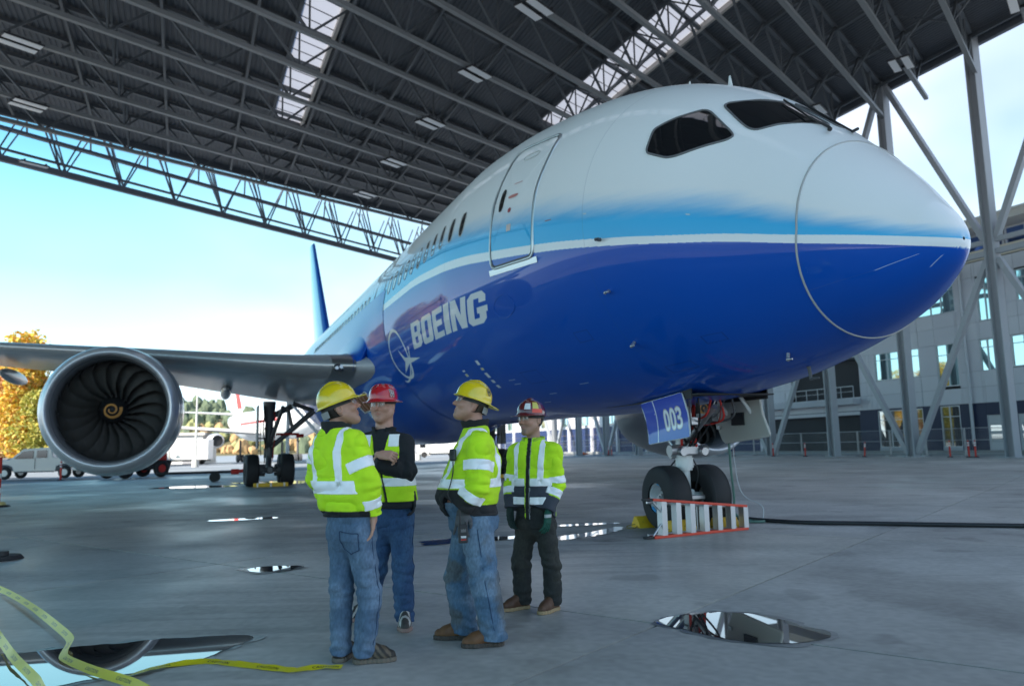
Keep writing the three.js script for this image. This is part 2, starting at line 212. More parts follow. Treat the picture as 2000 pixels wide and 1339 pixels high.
const hullTex = canvasTex(PXW, PXH, (c, w, h) => {
  const im = c.createImageData(w, h), d = im.data;
  for (let y = 0; y < h; y++) { const ph = (1 - (y + 0.5) / h) * 360 - 180, m = Math.abs(ph) <= 90 ? ph : (ph > 0 ? 180 - ph : -180 - ph); for (let x = 0; x < w; x++) { const p = livery((x + 0.5) / w * TU, m), q = (y * w + x) * 4, g = (hash3(x, y, 3) - 0.5) * 2; d[q] = enc(p[0]) * 255 + g; d[q + 1] = enc(p[1]) * 255 + g; d[q + 2] = enc(p[2]) * 255 + g; d[q + 3] = 255; } }
  c.putImageData(im, 0, 0);
  const X = (u) => u / TU * w, Y = (ph) => (1 - (ph + 180) / 360) * h;
  c.fillStyle = '#dfe2e4'; c.strokeStyle = '#dfe2e4';
  // the name: from u = 12.45 (first letter) forward to 7.25; capitals 11.4 degrees tall, leaning forward
  const letters = [['B', 0.92], ['O', 0.92], ['E', 0.80], ['I', 0.40], ['N', 0.95], ['G', 0.98]], gap = 0.085, total = letters.reduce((s, l) => s + l[1], 0) + gap * 5;
  const u0 = 12.52, u1 = 7.52, k = (u0 - u1) / total, yT = -12.6, yB = -24.0; let q = 0;
  for (const [ch, lw] of letters) { // letter box runs towards smaller u; slant: tops lie 0.34 m further forward
    const ua = u0 - q * k, ub = u0 - (q + lw) * k, dy = -0.9 * q / total; c.save();
    c.transform(X(ub) - X(ua), 0, X(0.36), Y(yB + dy) - Y(yT + dy), X(ua - 0.36), Y(yT + dy)); glyph(c, ch); c.restore(); q += lw + gap;
  }
  // round emblem of a ring, an orbit and an arrow head
  const ctr = [14.05, -23.2]; c.lineWidth = 9; c.beginPath(); c.ellipse(X(ctr[0]), Y(ctr[1]), X(0.78), (Y(0) - Y(12.6)), 0, 0, 7); c.stroke();
  c.lineWidth = 6; c.beginPath(); c.ellipse(X(13.85), Y(-27), X(1.05), (Y(0) - Y(6)), 0.5, 0.1, 2.7); c.stroke();
  c.beginPath(); c.moveTo(X(12.35), Y(-28.4)); c.lineTo(X(13.6), Y(-25.4)); c.lineTo(X(14.0), Y(-20)); c.lineTo(X(13.75), Y(-27.5)); c.lineTo(X(14.3), Y(-33)); c.lineTo(X(13.5), Y(-29.2)); c.closePath(); c.fill();
  // jacking and warning dashes low on the side
  const dash = (u, ph, du, dp) => { c.save(); c.translate(X(u), Y(ph)); c.fillRect(-X(du) / 2, -(Y(0) - Y(dp)) / 2, X(du), Y(0) - Y(dp)); c.restore(); };
  for (const [u, ph, dp] of [[9.05, -39.2, 2.2], [9.06, -42.3, 1.2], [9.08, -45.6, 2.6], [9.1, -49, 1.6], [9.12, -52, 1.7], [10.12, -41, 0.8], [10.14, -43.2, 1.5], [10.16, -46, 1.0], [10.18, -48.6, 1.8]]) dash(u, ph, 0.15, dp);
  c.fillStyle = '#e9d58a'; dash(9.06, -42.3, 0.13, 1.0); dash(10.14, -43.2, 0.11, 1.1);
  c.fillStyle = '#aab6cc'; for (const [u, ph] of [[8.2, -49.6], [8.15, -52], [8.02, -65], [7.3, -60], [5.9, -57]]) dash(u, ph, 0.3, 0.35);
  // lightning strips on the radome
  c.strokeStyle = '#3a59a8'; c.lineWidth = 1.6; c.beginPath(); c.moveTo(X(1.3), Y(-37)); c.lineTo(X(0.62), Y(-33)); c.stroke(); c.strokeStyle = '#b9c0d6'; c.lineWidth = 2.2; c.beginPath(); c.moveTo(X(0.62), Y(-33)); c.lineTo(X(0.26), Y(-26)); c.stroke(); c.beginPath(); c.moveTo(X(0.24), Y(-52)); c.lineTo(X(0.12), Y(-44)); c.stroke();
  // faint stencil marks and panel lines
  c.strokeStyle = 'rgba(90,100,115,0.35)'; c.lineWidth = 1; for (const u of [3.95, 9.1, 13.1, 17.4]) { c.lineWidth = u === 3.95 ? 0.6 : 1; c.beginPath(); c.moveTo(X(u), Y(100)); c.lineTo(X(u), Y(-100)); c.stroke(); }
  c.strokeStyle = 'rgba(20,26,60,0.5)'; c.lineWidth = 1; for (const [u, ph, du, dp] of [[3.3, -58, 0.5, 4], [6.9, -47, 0.7, 6], [4.6, -36, 0.35, 4], [11.4, -52, 0.5, 5], [2.5, -48, 0.3, 4], [7.9, -66, 0.9, 5]]) c.strokeRect(X(u), Y(ph), X(du), Y(0) - Y(dp)); c.fillStyle = '#b4564e'; dash(4.75, 3.2, 0.16, 0.25); c.fillStyle = '#c9ccd0'; dash(3.9, 3, 0.06, 0.4); dash(2.35, 3, 0.05, 0.5);
});
const hullPaint = new THREE.MeshPhysicalMaterial({ map: hullTex, roughness: 0.5, specularIntensity: 0.2, clearcoat: 0.55, clearcoatRoughness: 0.03 });
const rearTex = canvasTex(1024, 512, (c, w, h) => { const im = c.createImageData(w, h), d = im.data; for (let y = 0; y < h; y++) { const ph = (1 - (y + 0.5) / h) * 360 - 180, m = Math.abs(ph) <= 90 ? ph : (ph > 0 ? 180 - ph : -180 - ph); for (let x = 0; x < w; x++) { const p = livery(TU + (x + 0.5) / w * (FLEN - TU), m), q = (y * w + x) * 4; d[q] = enc(p[0]) * 255; d[q + 1] = enc(p[1]) * 255; d[q + 2] = enc(p[2]) * 255; d[q + 3] = 255; } } c.putImageData(im, 0, 0); });
const rearPaint = new THREE.MeshPhysicalMaterial({ map: rearTex, roughness: 0.5, specularIntensity: 0.2, clearcoat: 0.55, clearcoatRoughness: 0.05 });
const navyPaint = phys(PAINT.navy, 0.5, { specularIntensity: 0.2, clearcoat: 0.55, clearcoatRoughness: 0.05 });
const greyPaint = phys([0.48, 0.49, 0.5], 0.42, { clearcoat: 0.4, clearcoatRoughness: 0.15 });
const whitePaint = phys([0.78, 0.78, 0.77], 0.45), alloy = std([0.62, 0.63, 0.65], 0.32, 1), steel = std([0.5, 0.5, 0.51], 0.4, 0.9), blackM = std([0.02, 0.02, 0.022], 0.55), rubber = std([0.022, 0.022, 0.024], 0.72), darkGrey = std([0.09, 0.09, 0.095], 0.55), orangeP = std([0.75, 0.09, 0.03], 0.5), redP = std([0.6, 0.03, 0.02], 0.5), yellowP = phys([0.78, 0.47, 0.02], 0.45);
const glassDark = phys([0.006, 0.007, 0.009], 0.04, { clearcoat: 1, clearcoatRoughness: 0.02 });
function hullStrip(u0, u1, nu, p0 = -180, p1 = 180, np = 120, off = 0, uvf = (u, p) => [UVX(u), UVY(p)], ease = (t) => t) {
  return grid(nu, np, (a, b) => fus(lerp(u0, u1, ease(a)), lerp(p0, p1, b), off), (a, b) => uvf(lerp(u0, u1, ease(a)), lerp(p0, p1, b)));
}
mesh('radome', hullStrip(0.0004, 1.18, 40, -180, 180, 120, 0, undefined, (t) => t * t), hullPaint, airliner);
mesh('fuselage', hullStrip(1.18, TU, 110, -180, 180, 144), hullPaint, airliner);
mesh('rear_fuselage', hullStrip(TU, FLEN, 60, -180, 180, 96, 0, (u, p) => [(u - TU) / (FLEN - TU), UVY(p)]), rearPaint, airliner);
// pieces that lie on the hull: outline in (u, angle)
function dens(pts, n = 8, closed = true) { const o = []; const m = pts.length; for (let i = 0; i < (closed ? m : m - 1); i++) { const a = pts[i], b = pts[(i + 1) % m]; for (let k = 0; k < n; k++) o.push([lerp(a[0], b[0], k / n), lerp(a[1], b[1], k / n)]); } if (!closed) o.push(pts[m - 1]); return o; }
function roundPoly(pts, r = 0.25, n = 6) { const o = [], m = pts.length; for (let i = 0; i < m; i++) { const a = pts[(i + m - 1) % m], b = pts[i], c = pts[(i + 1) % m], rr = Array.isArray(r) ? r[i] : r; const p = [lerp(b[0], a[0], rr), lerp(b[1], a[1], rr)], q = [lerp(b[0], c[0], rr), lerp(b[1], c[1], rr)]; for (let k = 0; k <= n; k++) { const t = k / n; o.push([(1 - t) * (1 - t) * p[0] + 2 * t * (1 - t) * b[0] + t * t * q[0], (1 - t) * (1 - t) * p[1] + 2 * t * (1 - t) * b[1] + t * t * q[1]]); } } return o; }
function patch(outline, off, rings = 6) {
  const n = outline.length, cu = outline.reduce((s, p) => s + p[0], 0) / n, cp = outline.reduce((s, p) => s + p[1], 0) / n, P = [], UV = [], ix = [];
  for (let r = 0; r <= rings; r++) for (let i = 0; i < n; i++) { const t = r / rings, u = lerp(cu, outline[i][0], t), ph = lerp(cp, outline[i][1], t), q = fus(u, ph, off); P.push(q.x, q.y, q.z); UV.push(UVX(u), UVY(ph)); }
  const S = fus(cu, cp), N = fus(cu, cp, 0.1).sub(S);
  for (let r = 0; r < rings; r++) for (let i = 0; i < n; i++) { const a = r * n + i, b = r * n + (i + 1) % n, c = a + n, d = b + n; ix.push(a, c, d, a, d, b); }
  const g = new THREE.BufferGeometry(); g.setAttribute('position', new THREE.Float32BufferAttribute(P, 3)); g.setAttribute('uv', new THREE.Float32BufferAttribute(UV, 2)); g.setIndex(ix); g.computeVertexNormals();
  const k = rings * n, nn = V3(g.attributes.normal.getX(k), g.attributes.normal.getY(k), g.attributes.normal.getZ(k)); if (nn.dot(N) < 0) { const a = g.index.array; for (let i = 0; i < a.length; i += 3) { const t = a[i + 1]; a[i + 1] = a[i + 2]; a[i + 2] = t; } g.computeVertexNormals(); }
  return g;
}
function seam(path, r, off = 0, closed = true) { return tube(path.map(([u, p]) => fus(u, p, off)), r, path.length * 2, 5, closed); }
function shrink(o, du, dp) { const n = o.length, cu = o.reduce((s, p) => s + p[0], 0) / n, cp = o.reduce((s, p) => s + p[1], 0) / n, wu = Math.max(...o.map((p) => Math.abs(p[0] - cu))), wp = Math.max(...o.map((p) => Math.abs(p[1] - cp))); return o.map(([u, p]) => [cu + (u - cu) * (1 - du / wu), cp + (p - cp) * (1 - dp / wp)]); }
const sealGrey = std([0.42, 0.42, 0.41], 0.5), sealDark = std([0.13, 0.13, 0.135], 0.6), frameMetal = std([0.62, 0.63, 0.63], 0.38, 0.85);
{ // radome joint
  const ring = []; for (let i = 0; i < 96; i++) { const p = -180 + i * 3.75, s = Math.sin(p * D2R); ring.push([1.18 + 0.11 * -s * (s < 0 ? 1.4 : 0.15) - (s > 0.2 ? 0.07 * (1 - Math.abs(Math.cos((p) * D2R))) * -1 : 0), p]); }
  mesh('radome_joint', seam(ring, 0.013, 0.001), sealGrey, airliner);
}
const cockpitPost = [];
for (const side of [1, -1]) { // cockpit glazing
  const mir = (o) => side > 0 ? o : o.map(([u, p]) => [u, 180 - p]);
  const s1 = roundPoly([[3.03, 26.2], [3.1, 37.2], [2.98, 42.2], [2.66, 54.6], [2.11, 45.0], [2.16, 40.2], [2.66, 25.0]], [0.16, 0.2, 0.25, 0.2, 0.3, 0.3, 0.3]);
  const s2 = roundPoly([[2.6, 60.6], [2.42, 77.5], [2.335, 88.6], [1.6, 87.4], [1.93, 52.6], [2.06, 51.5]], [0.18, 0.12, 0.12, 0.1, 0.3, 0.3]);
  for (const o of [s1, s2]) { const g = mesh('cockpit_window', patch(dens(mir(o), 2), 0.006, 8), glassDark, airliner); mesh('window_seal', seam(mir(o), 0.016, 0.004), sealDark, g); }
}
function roundRectUP(u, ph, du, dp, rf = 0.45) { return roundPoly([[u - du / 2, ph - dp / 2], [u - du / 2, ph + dp / 2], [u + du / 2, ph + dp / 2], [u + du / 2, ph - dp / 2]], rf, 5); }
const winGlass = phys([0.014, 0.015, 0.012], 0.08, { clearcoat: 1 }), winGeoSkip = [];
for (let i = 0; i < 45; i++) { // cabin windows
  const u = 8.27 + i * 0.62; if ((u > 14.5 && u < 17.0) || (u > 30.4 && u < 32.4)) continue; if (u > 36) break;
  const o = roundRectUP(u, 14.6, 0.26, 9.6), g = mesh('cabin_window', patch(o, 0.005, 3), winGlass, airliner); mesh('window_frame', seam(o, 0.012, 0.003), sealGrey, g);
}
function cabinDoor(u0, u1, p0, p1, labels) {
  const o = roundPoly([[u0, p0], [u0 + 0.02, p1], [u1 + 0.02, p1], [u1, p0]], [0.1, 0.14, 0.14, 0.1], 6), oo = dens(o, 2);
  const door = mesh('cabin_door', patch(shrink(oo, 0.03, 0.6), 0.006, 10), hullPaint, airliner);
  mesh('door_frame', seam(oo, 0.028, 0.002), frameMetal, door);
  mesh('door_seal', seam(shrink(oo, 0.035, 0.7), 0.014, 0.006), sealDark, door);
  const sill = dens([[u0 - 0.06, p0 - 0.2], [u0 - 0.06, p0 - 2.2], [u1 + 0.1, p0 - 2.2], [u1 + 0.1, p0 - 0.2]], 8); mesh('sill_plate', patch(sill, 0.009, 4), frameMetal, door);
  if (labels) {
    const wd = roundRectUP(6.42, 16.3, 0.17, 8.6); mesh('door_window', patch(wd, 0.012, 3), winGlass, door);
    mesh('grip_recess', seam(roundRectUP(5.95, 33, 0.55, 2.6), 0.008, 0.009), sealGrey, door);
    mesh('handle', patch(roundRectUP(6.0, 16.5, 0.36, 1.2), 0.015, 2), std([0.55, 0.2, 0.18], 0.5), door);
    mesh('latch', patch(roundRectUP(6.04, 11.4, 0.12, 1.7), 0.012, 2), std([0.35, 0.05, 0.06], 0.5), door);
    mesh('placard', patch(roundRectUP(6.0, 5.0, 0.16, 2.4, 0.1), 0.011, 2), std([0.62, 0.5, 0.46], 0.5), door);
    mesh('warning_text', patch(roundRectUP(5.95, 21.5, 0.3, 0.5, 0.1), 0.011, 2), std([0.6, 0.42, 0.42], 0.5), door);
  }
}
cabinDoor(5.18, 6.74, -7.6, 40.2, true);
{ const o = dens(roundPoly([[15.15, -7.4], [15.15, 36], [16.55, 36], [16.55, -7.4]], 0.12, 5), 2); const d = mesh('cabin_door', patch(shrink(o, 0.03, 0.6), 0.006, 8), hullPaint, airliner); mesh('door_seal', seam(o, 0.012, 0.004), sealGrey, d); const sl = dens([[15.1, -7.6], [15.1, -9.4], [16.6, -9.4], [16.6, -7.6]], 6); mesh('sill_plate', patch(sl, 0.008, 3), frameMetal, d); }
{ const o = dens(roundPoly([[9.5, -10.1], [12.1, -10.1], [12.1, -33], [9.5, -33]], 0.06, 4), 3); const d = mesh('cargo_door', patch(shrink(o, 0.02, 0.4), 0.004, 8), hullPaint, airliner); mesh('hinge', patch(dens([[9.52, -9.6], [12.08, -9.6], [12.08, -10.5], [9.52, -10.5]], 10), 0.014, 2), navyPaint, d); }
mesh('static_port_plate', seam(roundPoly([[6.1, -22], [6.45, -15.6], [7.15, -20.2], [6.8, -26.4]], 0.5, 8), 0.006, 0.002), navyPaint, airliner);
function probe(u, ph, len, r, mat = steel) { const a = fus(u, ph), n = fus(u, ph, 0.1).sub(a).normalize(), b = a.clone().addScaledVector(n, len), c = b.clone().add(V3(0, 0, -len * 0.9)); return mesh('air_probe', plain([bar(a, b, r * 1.3, r), bar(b, c, r, r * 0.5), new THREE.SphereGeometry(r * 1.25, 8, 6).translate(b.x, b.y, b.z)]), mat, airliner); }
for (const [u, ph] of [[3.63, -6.5], [3.73, -24.3], [3.86, -44.6], [2.11, -70.4]]) probe(u, ph, 0.085, 0.02, u === 3.63 ? darkGrey : steel);
probe(2.3, -88, 0.16, 0.02, darkGrey);
for (const u of [3.7, 4.75]) { const a = fus(u, 92), g = new THREE.CylinderGeometry(0.015, 0.05, 0.18, 8); g.scale(0.35, 1, 1.3); g.translate(a.x, a.y + 0.08, a.z); mesh('antenna', g, whitePaint, airliner); }
{ // windscreen wipers
  for (const [s, b] of [[1, -0.0]]) { const p0 = fus(1.52, 82, 0.02), p1 = fus(1.75, 78, 0.05), p2 = fus(2.3, 84, 0.05), p3 = fus(1.42, 76, 0.06); mesh('wiper', plain([bar(p0, p1, 0.018), bar(p1, p2, 0.014), bar(p0, p3, 0.014), new THREE.SphereGeometry(0.03, 8, 6).translate(p3.x, p3.y, p3.z)]), blackM, airliner); const q0 = fus(1.5, 97, 0.02), q1 = fus(1.4, 94, 0.09); mesh('wiper', plain([bar(q0, q1, 0.02), bar(q0, fus(2.3, 93, 0.05), 0.014)]), blackM, airliner); }
}
{ // belly fairing where the wing joins
  const f = (u, p) => { const a = sstep(15.3, 19.5, u) * sstep(35, 30, u), w = sstep(12, -28, p > -90 ? p : -180 - p); return 0.03 + 0.42 * a * w; };
  mesh('belly_fairing', grid(60, 60, (a, b) => { const u = lerp(14.9, 35, a), p = lerp(14, -194, b); return fus(u, p, f(u, p) - 0.02 * (1 - sstep(14.9, 15.6, u))); }), navyPaint, airliner);
  const inl = grid(2, 2, (a, b) => { const u = lerp(18.3, 19.9, a), p = lerp(-33.6, -43, b); return fus(u, p, f(u, p) + 0.012); }); const m = mesh('air_inlet', inl, std([0.30, 0.11, 0.03], 0.6), airliner);
  const cs = [[18.24, -33.2], [19.96, -33.2], [19.96, -43.4], [18.24, -43.4]]; mesh('inlet_frame', tube(dens(cs, 4).map(([u, p]) => fus(u, p, f(u, p) + 0.015)), 0.022, 60, 6, true), whitePaint, m);
  for (let k = 0; k < 3; k++) { const u = 18.7 + k * 0.4; mesh('inlet_vane', tube([fus(u, -34, f(u, -34) + 0.02), fus(u, -38, f(u, -38) + 0.02), fus(u, -43, f(u, -43) + 0.02)], 0.025, 6, 6), std([0.4, 0.22, 0.16], 0.5), m); }
}
// ---- wings
function foil(t) { // unit airfoil outline, t from 0 (trailing edge, top) over the nose (0.5) to 1 (trailing edge, bottom)
  const s = t < 0.5 ? 1 - t * 2 : t * 2 - 1, x = s * s, th = 0.6 * (0.2969 * Math.sqrt(x) - 0.126 * x - 0.3516 * x * x + 0.2843 * x ** 3 - 0.1036 * x ** 4); return [x, t < 0.5 ? th * 1.1 + 0.018 * Math.sin(Math.PI * x) : -th * 0.9 + 0.018 * Math.sin(Math.PI * x)];
}
const WS = [2.2, 3.4, 9.7, 20, 27.5, 29.6], wLE = pchip(WS, [10.9, 11.66, 15.85, 22.7, 28.2, 31.2]), wH = pchip(WS, [3.72, 3.78, 4.5, 5.75, 7.2, 7.8]), wC = pchip(WS, [12.6, 11.6, 7.5, 4.7, 2.4, 0.6]), wT = pchip(WS, [1.25, 1.2, 1.05, 0.9, 0.8, 0.7]);
function wingPt(side, s, t, grow = 0) { const [x, y] = foil(t), c = wC(s), inc = 0.045 * (1 - s / 30); return V3(side * s, wH(s) + y * c * wT(s) * 0.62 - x * c * inc + grow * (t < 0.5 ? 1 : -1) * Math.min(1, x * 60), wLE(s) + x * c - grow * (1 - Math.min(1, x * 30))); }
for (const side of [1, -1]) {
  const wg = mesh('wing', grid(60, 60, (a, b) => { const s = lerp(2.2, 29.6, a); return wingPt(side, s, side > 0 ? b : 1 - b); }), greyPaint, airliner);
  mesh('leading_edge', grid(50, 20, (a, b) => { const s = lerp(3.35, 27, a); const t = lerp(0.35, 0.65, side > 0 ? b : 1 - b); return wingPt(side, s, t, 0.006); }), std([0.5, 0.5, 0.51], 0.38, 0.5), wg);
  if (side > 0) { // root end of the slat with its landing light
    const s0 = 3.42, cc = wingPt(1, s0, 0.5); const fair = mesh('slat_end', grid(14, 20, (a, b) => { const t = lerp(0.3, 0.7, b), p = wingPt(1, 3.9 - 0.62 * a, t, 0.012 + 0.002 * a); return p; }), std([0.4, 0.4, 0.41], 0.35, 0.9), wg);
    const lp = wingPt(1, 3.72, 0.525, 0.03); const lamp = mesh('landing_light', plain([new THREE.SphereGeometry(0.13, 16, 10).scale(1.3, 1, 0.5).translate(lp.x, lp.y, lp.z + 0.02)]), phys([0.05, 0.05, 0.055], 0.1, { clearcoat: 1 }), wg);
    mesh('lamp_lens', plain([cylZ(0.055, 0.03, lp.x - 0.06, lp.y + 0.02, lp.z - 0.05, 12), cylZ(0.05, 0.03, lp.x + 0.07, lp.y - 0.01, lp.z - 0.04, 12)]), alloy, lamp);
  }
  for (const [s, l] of [[6.6, 3.2], [14.2, 3.6], [18.4, 3.2]]) { const z = wLE(s) + wC(s) * 0.72, y = wH(s) - 0.32 - 0.02 * s; const g = new THREE.SphereGeometry(1, 16, 12).scale(0.2, 0.26, l * 0.62); g.translate(side * s, y, z + 0.6); mesh('flap_track_fairing', g, greyPaint, wg); }
  mesh('wing_root_fillet', grid(24, 14, (a, b) => { const t = lerp(0.18, 0.55, a); const p = wingPt(side, 3.35, t, 0.02), q = fus(p.z - AN, lerp(2, -12, a) + 8 * (1 - a), 0.02); if (side < 0) q.x *= -1; const k = b * b * (3 - 2 * b); return V3(lerp(p.x, q.x, b), lerp(p.y, q.y + 0.25 * Math.sin(Math.PI * a), b * b), p.z); }), navyPaint, airliner);
}
// ---- engines
const bladeMat = phys([0.085, 0.08, 0.075], 0.3, { clearcoat: 0.6, clearcoatRoughness: 0.15 }), spinnerMat = std([0.012, 0.012, 0.013], 0.45), liner = std([0.2, 0.21, 0.225], 0.45, 0.2);
const lipMetal = std([0.64, 0.655, 0.68], 0.3, 0.5), cowl = phys([0.3, 0.32, 0.35], 0.4, { clearcoat: 0.5, clearcoatRoughness: 0.1 });
function latheZ(pts, seg = 96) { const g = new THREE.LatheGeometry(pts.map(([r, z]) => new THREE.Vector2(r, z)), seg); g.rotateX(Math.PI / 2); return g; }
const lipProfile = []; for (let i = 0; i <= 28; i++) { const a = lerp(-1.9, 1.75, i / 28); lipProfile.push([1.535 + 0.115 * Math.sin(a) + (a > 0 ? 0.07 : 0.03) * (1 - Math.cos(a)), 0.34 - 0.34 * Math.cos(a)]); }
const bladeGeo = (() => {
  const n = 18, m = 6, f = (a, b, th) => { const r = lerp(0.36, 1.41, a), tw = lerp(0.25, 1.02, Math.pow(a, 0.8)), ch = lerp(0.40, 0.60, sstep(0, 0.7, a)) * (1 - 0.12 * sstep(0.85, 1, a)), swirl = 0.34 * Math.sin(a * 2.5) - 0.30 * a * a + 0.05 * Math.sin(a * 9) * a, c = (b - 0.5) * ch, z = c * Math.cos(tw) + 0.13 * Math.sin(a * Math.PI) * (0.6 - a) + th * Math.sin(tw) + 0.03 * (1 - 4 * (b - 0.5) ** 2) * a, q = c * Math.sin(tw) - th * Math.cos(tw), an = swirl + q / r; return V3(Math.sin(an) * r, Math.cos(an) * r, z); };
  return plain([grid(n, m, (a, b) => f(a, b, 0.008 * Math.sin(Math.PI * b))), grid(n, m, (a, b) => f(a, 1 - b, -0.008 * Math.sin(Math.PI * b)))]);
})();
function engine(side) {
  const e = grp('engine', airliner); e.position.set(side * 9.72, 2.6, 12.5); if (side < 0) e.userData.label = 'far engine seen under the nose';
  mesh('inlet_lip', latheZ(lipProfile), lipMetal, e);
  const p0 = lipProfile[28], p1 = lipProfile[0];
  mesh('cowling', latheZ([[p0[0] - 0.002, p0[1]], [1.74, 0.62], [1.80, 1.0], [1.83, 1.5], [1.82, 2.2], [1.76, 3.0], [1.62, 3.9], [1.45, 4.6], [1.36, 4.95], [1.33, 4.95]]), cowl, e);
  mesh('inlet_duct', latheZ([[p1[0], p1[1]], [1.405, 0.6], [1.42, 0.95], [1.43, 1.4], [1.43, 1.9]]), liner, e);
  mesh('exhaust_core', latheZ([[1.33, 4.9], [0.95, 4.6], [0.85, 5.2], [0.62, 6.0], [0.35, 6.3], [0.0, 6.9]]), std([0.2, 0.19, 0.18], 0.4, 0.9), e);
  mesh('fan_case', latheZ([[0.001, 1.72], [1.43, 1.72]], 48), blackM, e);
  const nb = 20; for (let i = 0; i < nb; i++) { const b = mesh('fan_blade', bladeGeo, bladeMat, e); b.position.z = 1.15; b.rotation.z = (i / nb) * Math.PI * 2 + 0.1; }
  const sp = mesh('spinner', latheZ([[0.0, 0.62], [0.08, 0.66], [0.2, 0.77], [0.31, 0.92], [0.385, 1.1], [0.40, 1.3]], 40), spinnerMat, e);
  const cone = (r) => 0.605 + r * 0.55 + r * r * 0.9; mesh('spiral_mark', grid(70, 3, (a, b) => { const an = 0.4 - a * 10.2, r = lerp(0.055, 0.235, a) + (b - 0.5) * lerp(0.03, 0.075, a); return V3(Math.cos(an) * r, Math.sin(an) * r, cone(r) - 0.008 + 0.0); }), std([0.50, 0.23, 0.06], 0.5), sp);
  const s = side * 9.72, py = grid(20, 8, (a, b) => { const z = lerp(1.9, 8.5, a), top = 2.2 - 0.06 * z + (z > 4 ? 0.0 : -0.15 * (4 - z)), w = 0.28 * Math.sin(Math.PI * clamp(a * 0.85 + 0.12)); return V3((b < 0.5 ? 1 : -1) * w, lerp(1.2, top, 1 - Math.abs(b - 0.5) * 2), z); }); mesh('pylon', py, cowl, e);
}
engine(1); engine(-1);
// ---- tail
{
  const finMat = phys([0.16, 0.48, 0.74], 0.45, { clearcoat: 1, clearcoatRoughness: 0.06 });
  const fin = mesh('tail_fin', grid(24, 40, (a, b) => { const [x, y] = foil(b), h = lerp(6.6, 16.9, a), c = lerp(8.6, 2.7, a), le = lerp(38.2, 48.6, a); return V3(y * c * 0.8, h, le - 0.4 + x * c); }), finMat, airliner);
  mesh('fin_leading_edge', grid(24, 12, (a, b) => { const [x, y] = foil(lerp(0.36, 0.64, b)), h = lerp(7.6, 16.88, a), c = lerp(8.0, 2.7, a), le = lerp(39.2, 48.58, a); return V3(y * c * 0.83, h, le - 0.43 + x * c); }), navyPaint, fin);
  mesh('antenna', box(0.06, 0.12, 0.4, 0, 16.95, 48.6), darkGrey, fin);
  for (const side of [1, -1]) mesh('tailplane', grid(20, 30, (a, b) => { const [x, y] = foil(side > 0 ? b : 1 - b), c = lerp(5.6, 2, a); return V3(side * lerp(0.8, 9.8, a), lerp(5.6, 6.6, a) + y * c * 0.6, lerp(43, 50, a) + x * c); }), greyPaint, airliner);
}
// ---- wheels and landing gear
function tyreGeo(R, w, r0) { const p = [], n = 26; for (let i = 0; i <= n; i++) { const a = -Math.PI / 2 + Math.PI * i / n, k = 0.36, x = Math.sign(Math.sin(a)) * Math.pow(Math.abs(Math.sin(a)), k) * w / 2, c = Math.pow(Math.max(0, Math.cos(a)), 0.52); let r = r0 + (R - r0) * c; if (c > 0.96 && (Math.abs(Math.abs(x) - w * 0.10) < w * 0.025 || Math.abs(Math.abs(x) - w * 0.27) < w * 0.03)) r -= 0.016; p.push(new THREE.Vector2(Math.max(0.01, r), x)); } const g = new THREE.LatheGeometry(p, 64); g.rotateZ(Math.PI / 2); return g; }
const nTyre = tyreGeo(0.508, 0.40, 0.235), mTyre = tyreGeo(0.635, 0.52, 0.30);
const rimGeo = (r, w) => { const g = new THREE.LatheGeometry([[0.001, w * 0.1], [r * 0.22, w * 0.12], [r * 0.3, w * 0.02], [r * 0.55, -w * 0.05], [r * 0.78, w * 0.02], [r * 0.86, w * 0.38], [r, w * 0.44], [r * 1.02, w * 0.38]].map(([a, b]) => new THREE.Vector2(a, b)), 40); g.rotateZ(-Math.PI / 2); return g; };
const nRim = rimGeo(0.24, 0.38), mRim = rimGeo(0.31, 0.5), blueTape = std([0.08, 0.4, 0.75], 0.5);
function wheel(name, x, y, z, tyre, rim, out, R) {
  const w = grp(name, airliner); w.position.set(x, y, z); mesh('tyre', tyre, rubber, w);
  const r = mesh('rim', rim, std([0.6, 0.61, 0.62], 0.42, 0.25), w); if (out < 0) r.rotation.y = Math.PI;
  const hub = mesh('hub_cap', plain([cylX(R * 0.13, 0.09, out * R * 0.14, 0, 0, 16), cylX(R * 0.07, 0.14, out * R * 0.17, 0, 0, 12)]), steel, w);
  const bolts = []; for (let i = 0; i < 9; i++) { const a = i / 9 * 6.283; bolts.push(cylX(R * 0.028, 0.03, out * R * 0.04, Math.cos(a) * R * 0.3, Math.sin(a) * R * 0.3, 6)); } mesh('wheel_bolts', plain(bolts), darkGrey, w); return w;
}
for (const s of [1, -1]) { const w = wheel('nose_wheel', s * 0.37, 0.5, 0, nTyre, nRim, s, 0.5); if (s > 0) for (const a of [0.9, 3.9]) { const t = new THREE.TorusGeometry(0.222, 0.02, 6, 8, 0.62); t.rotateZ(a); t.rotateY(Math.PI / 2); t.translate(0.165, 0, 0); mesh('blue_tape', t, blueTape, w); } }
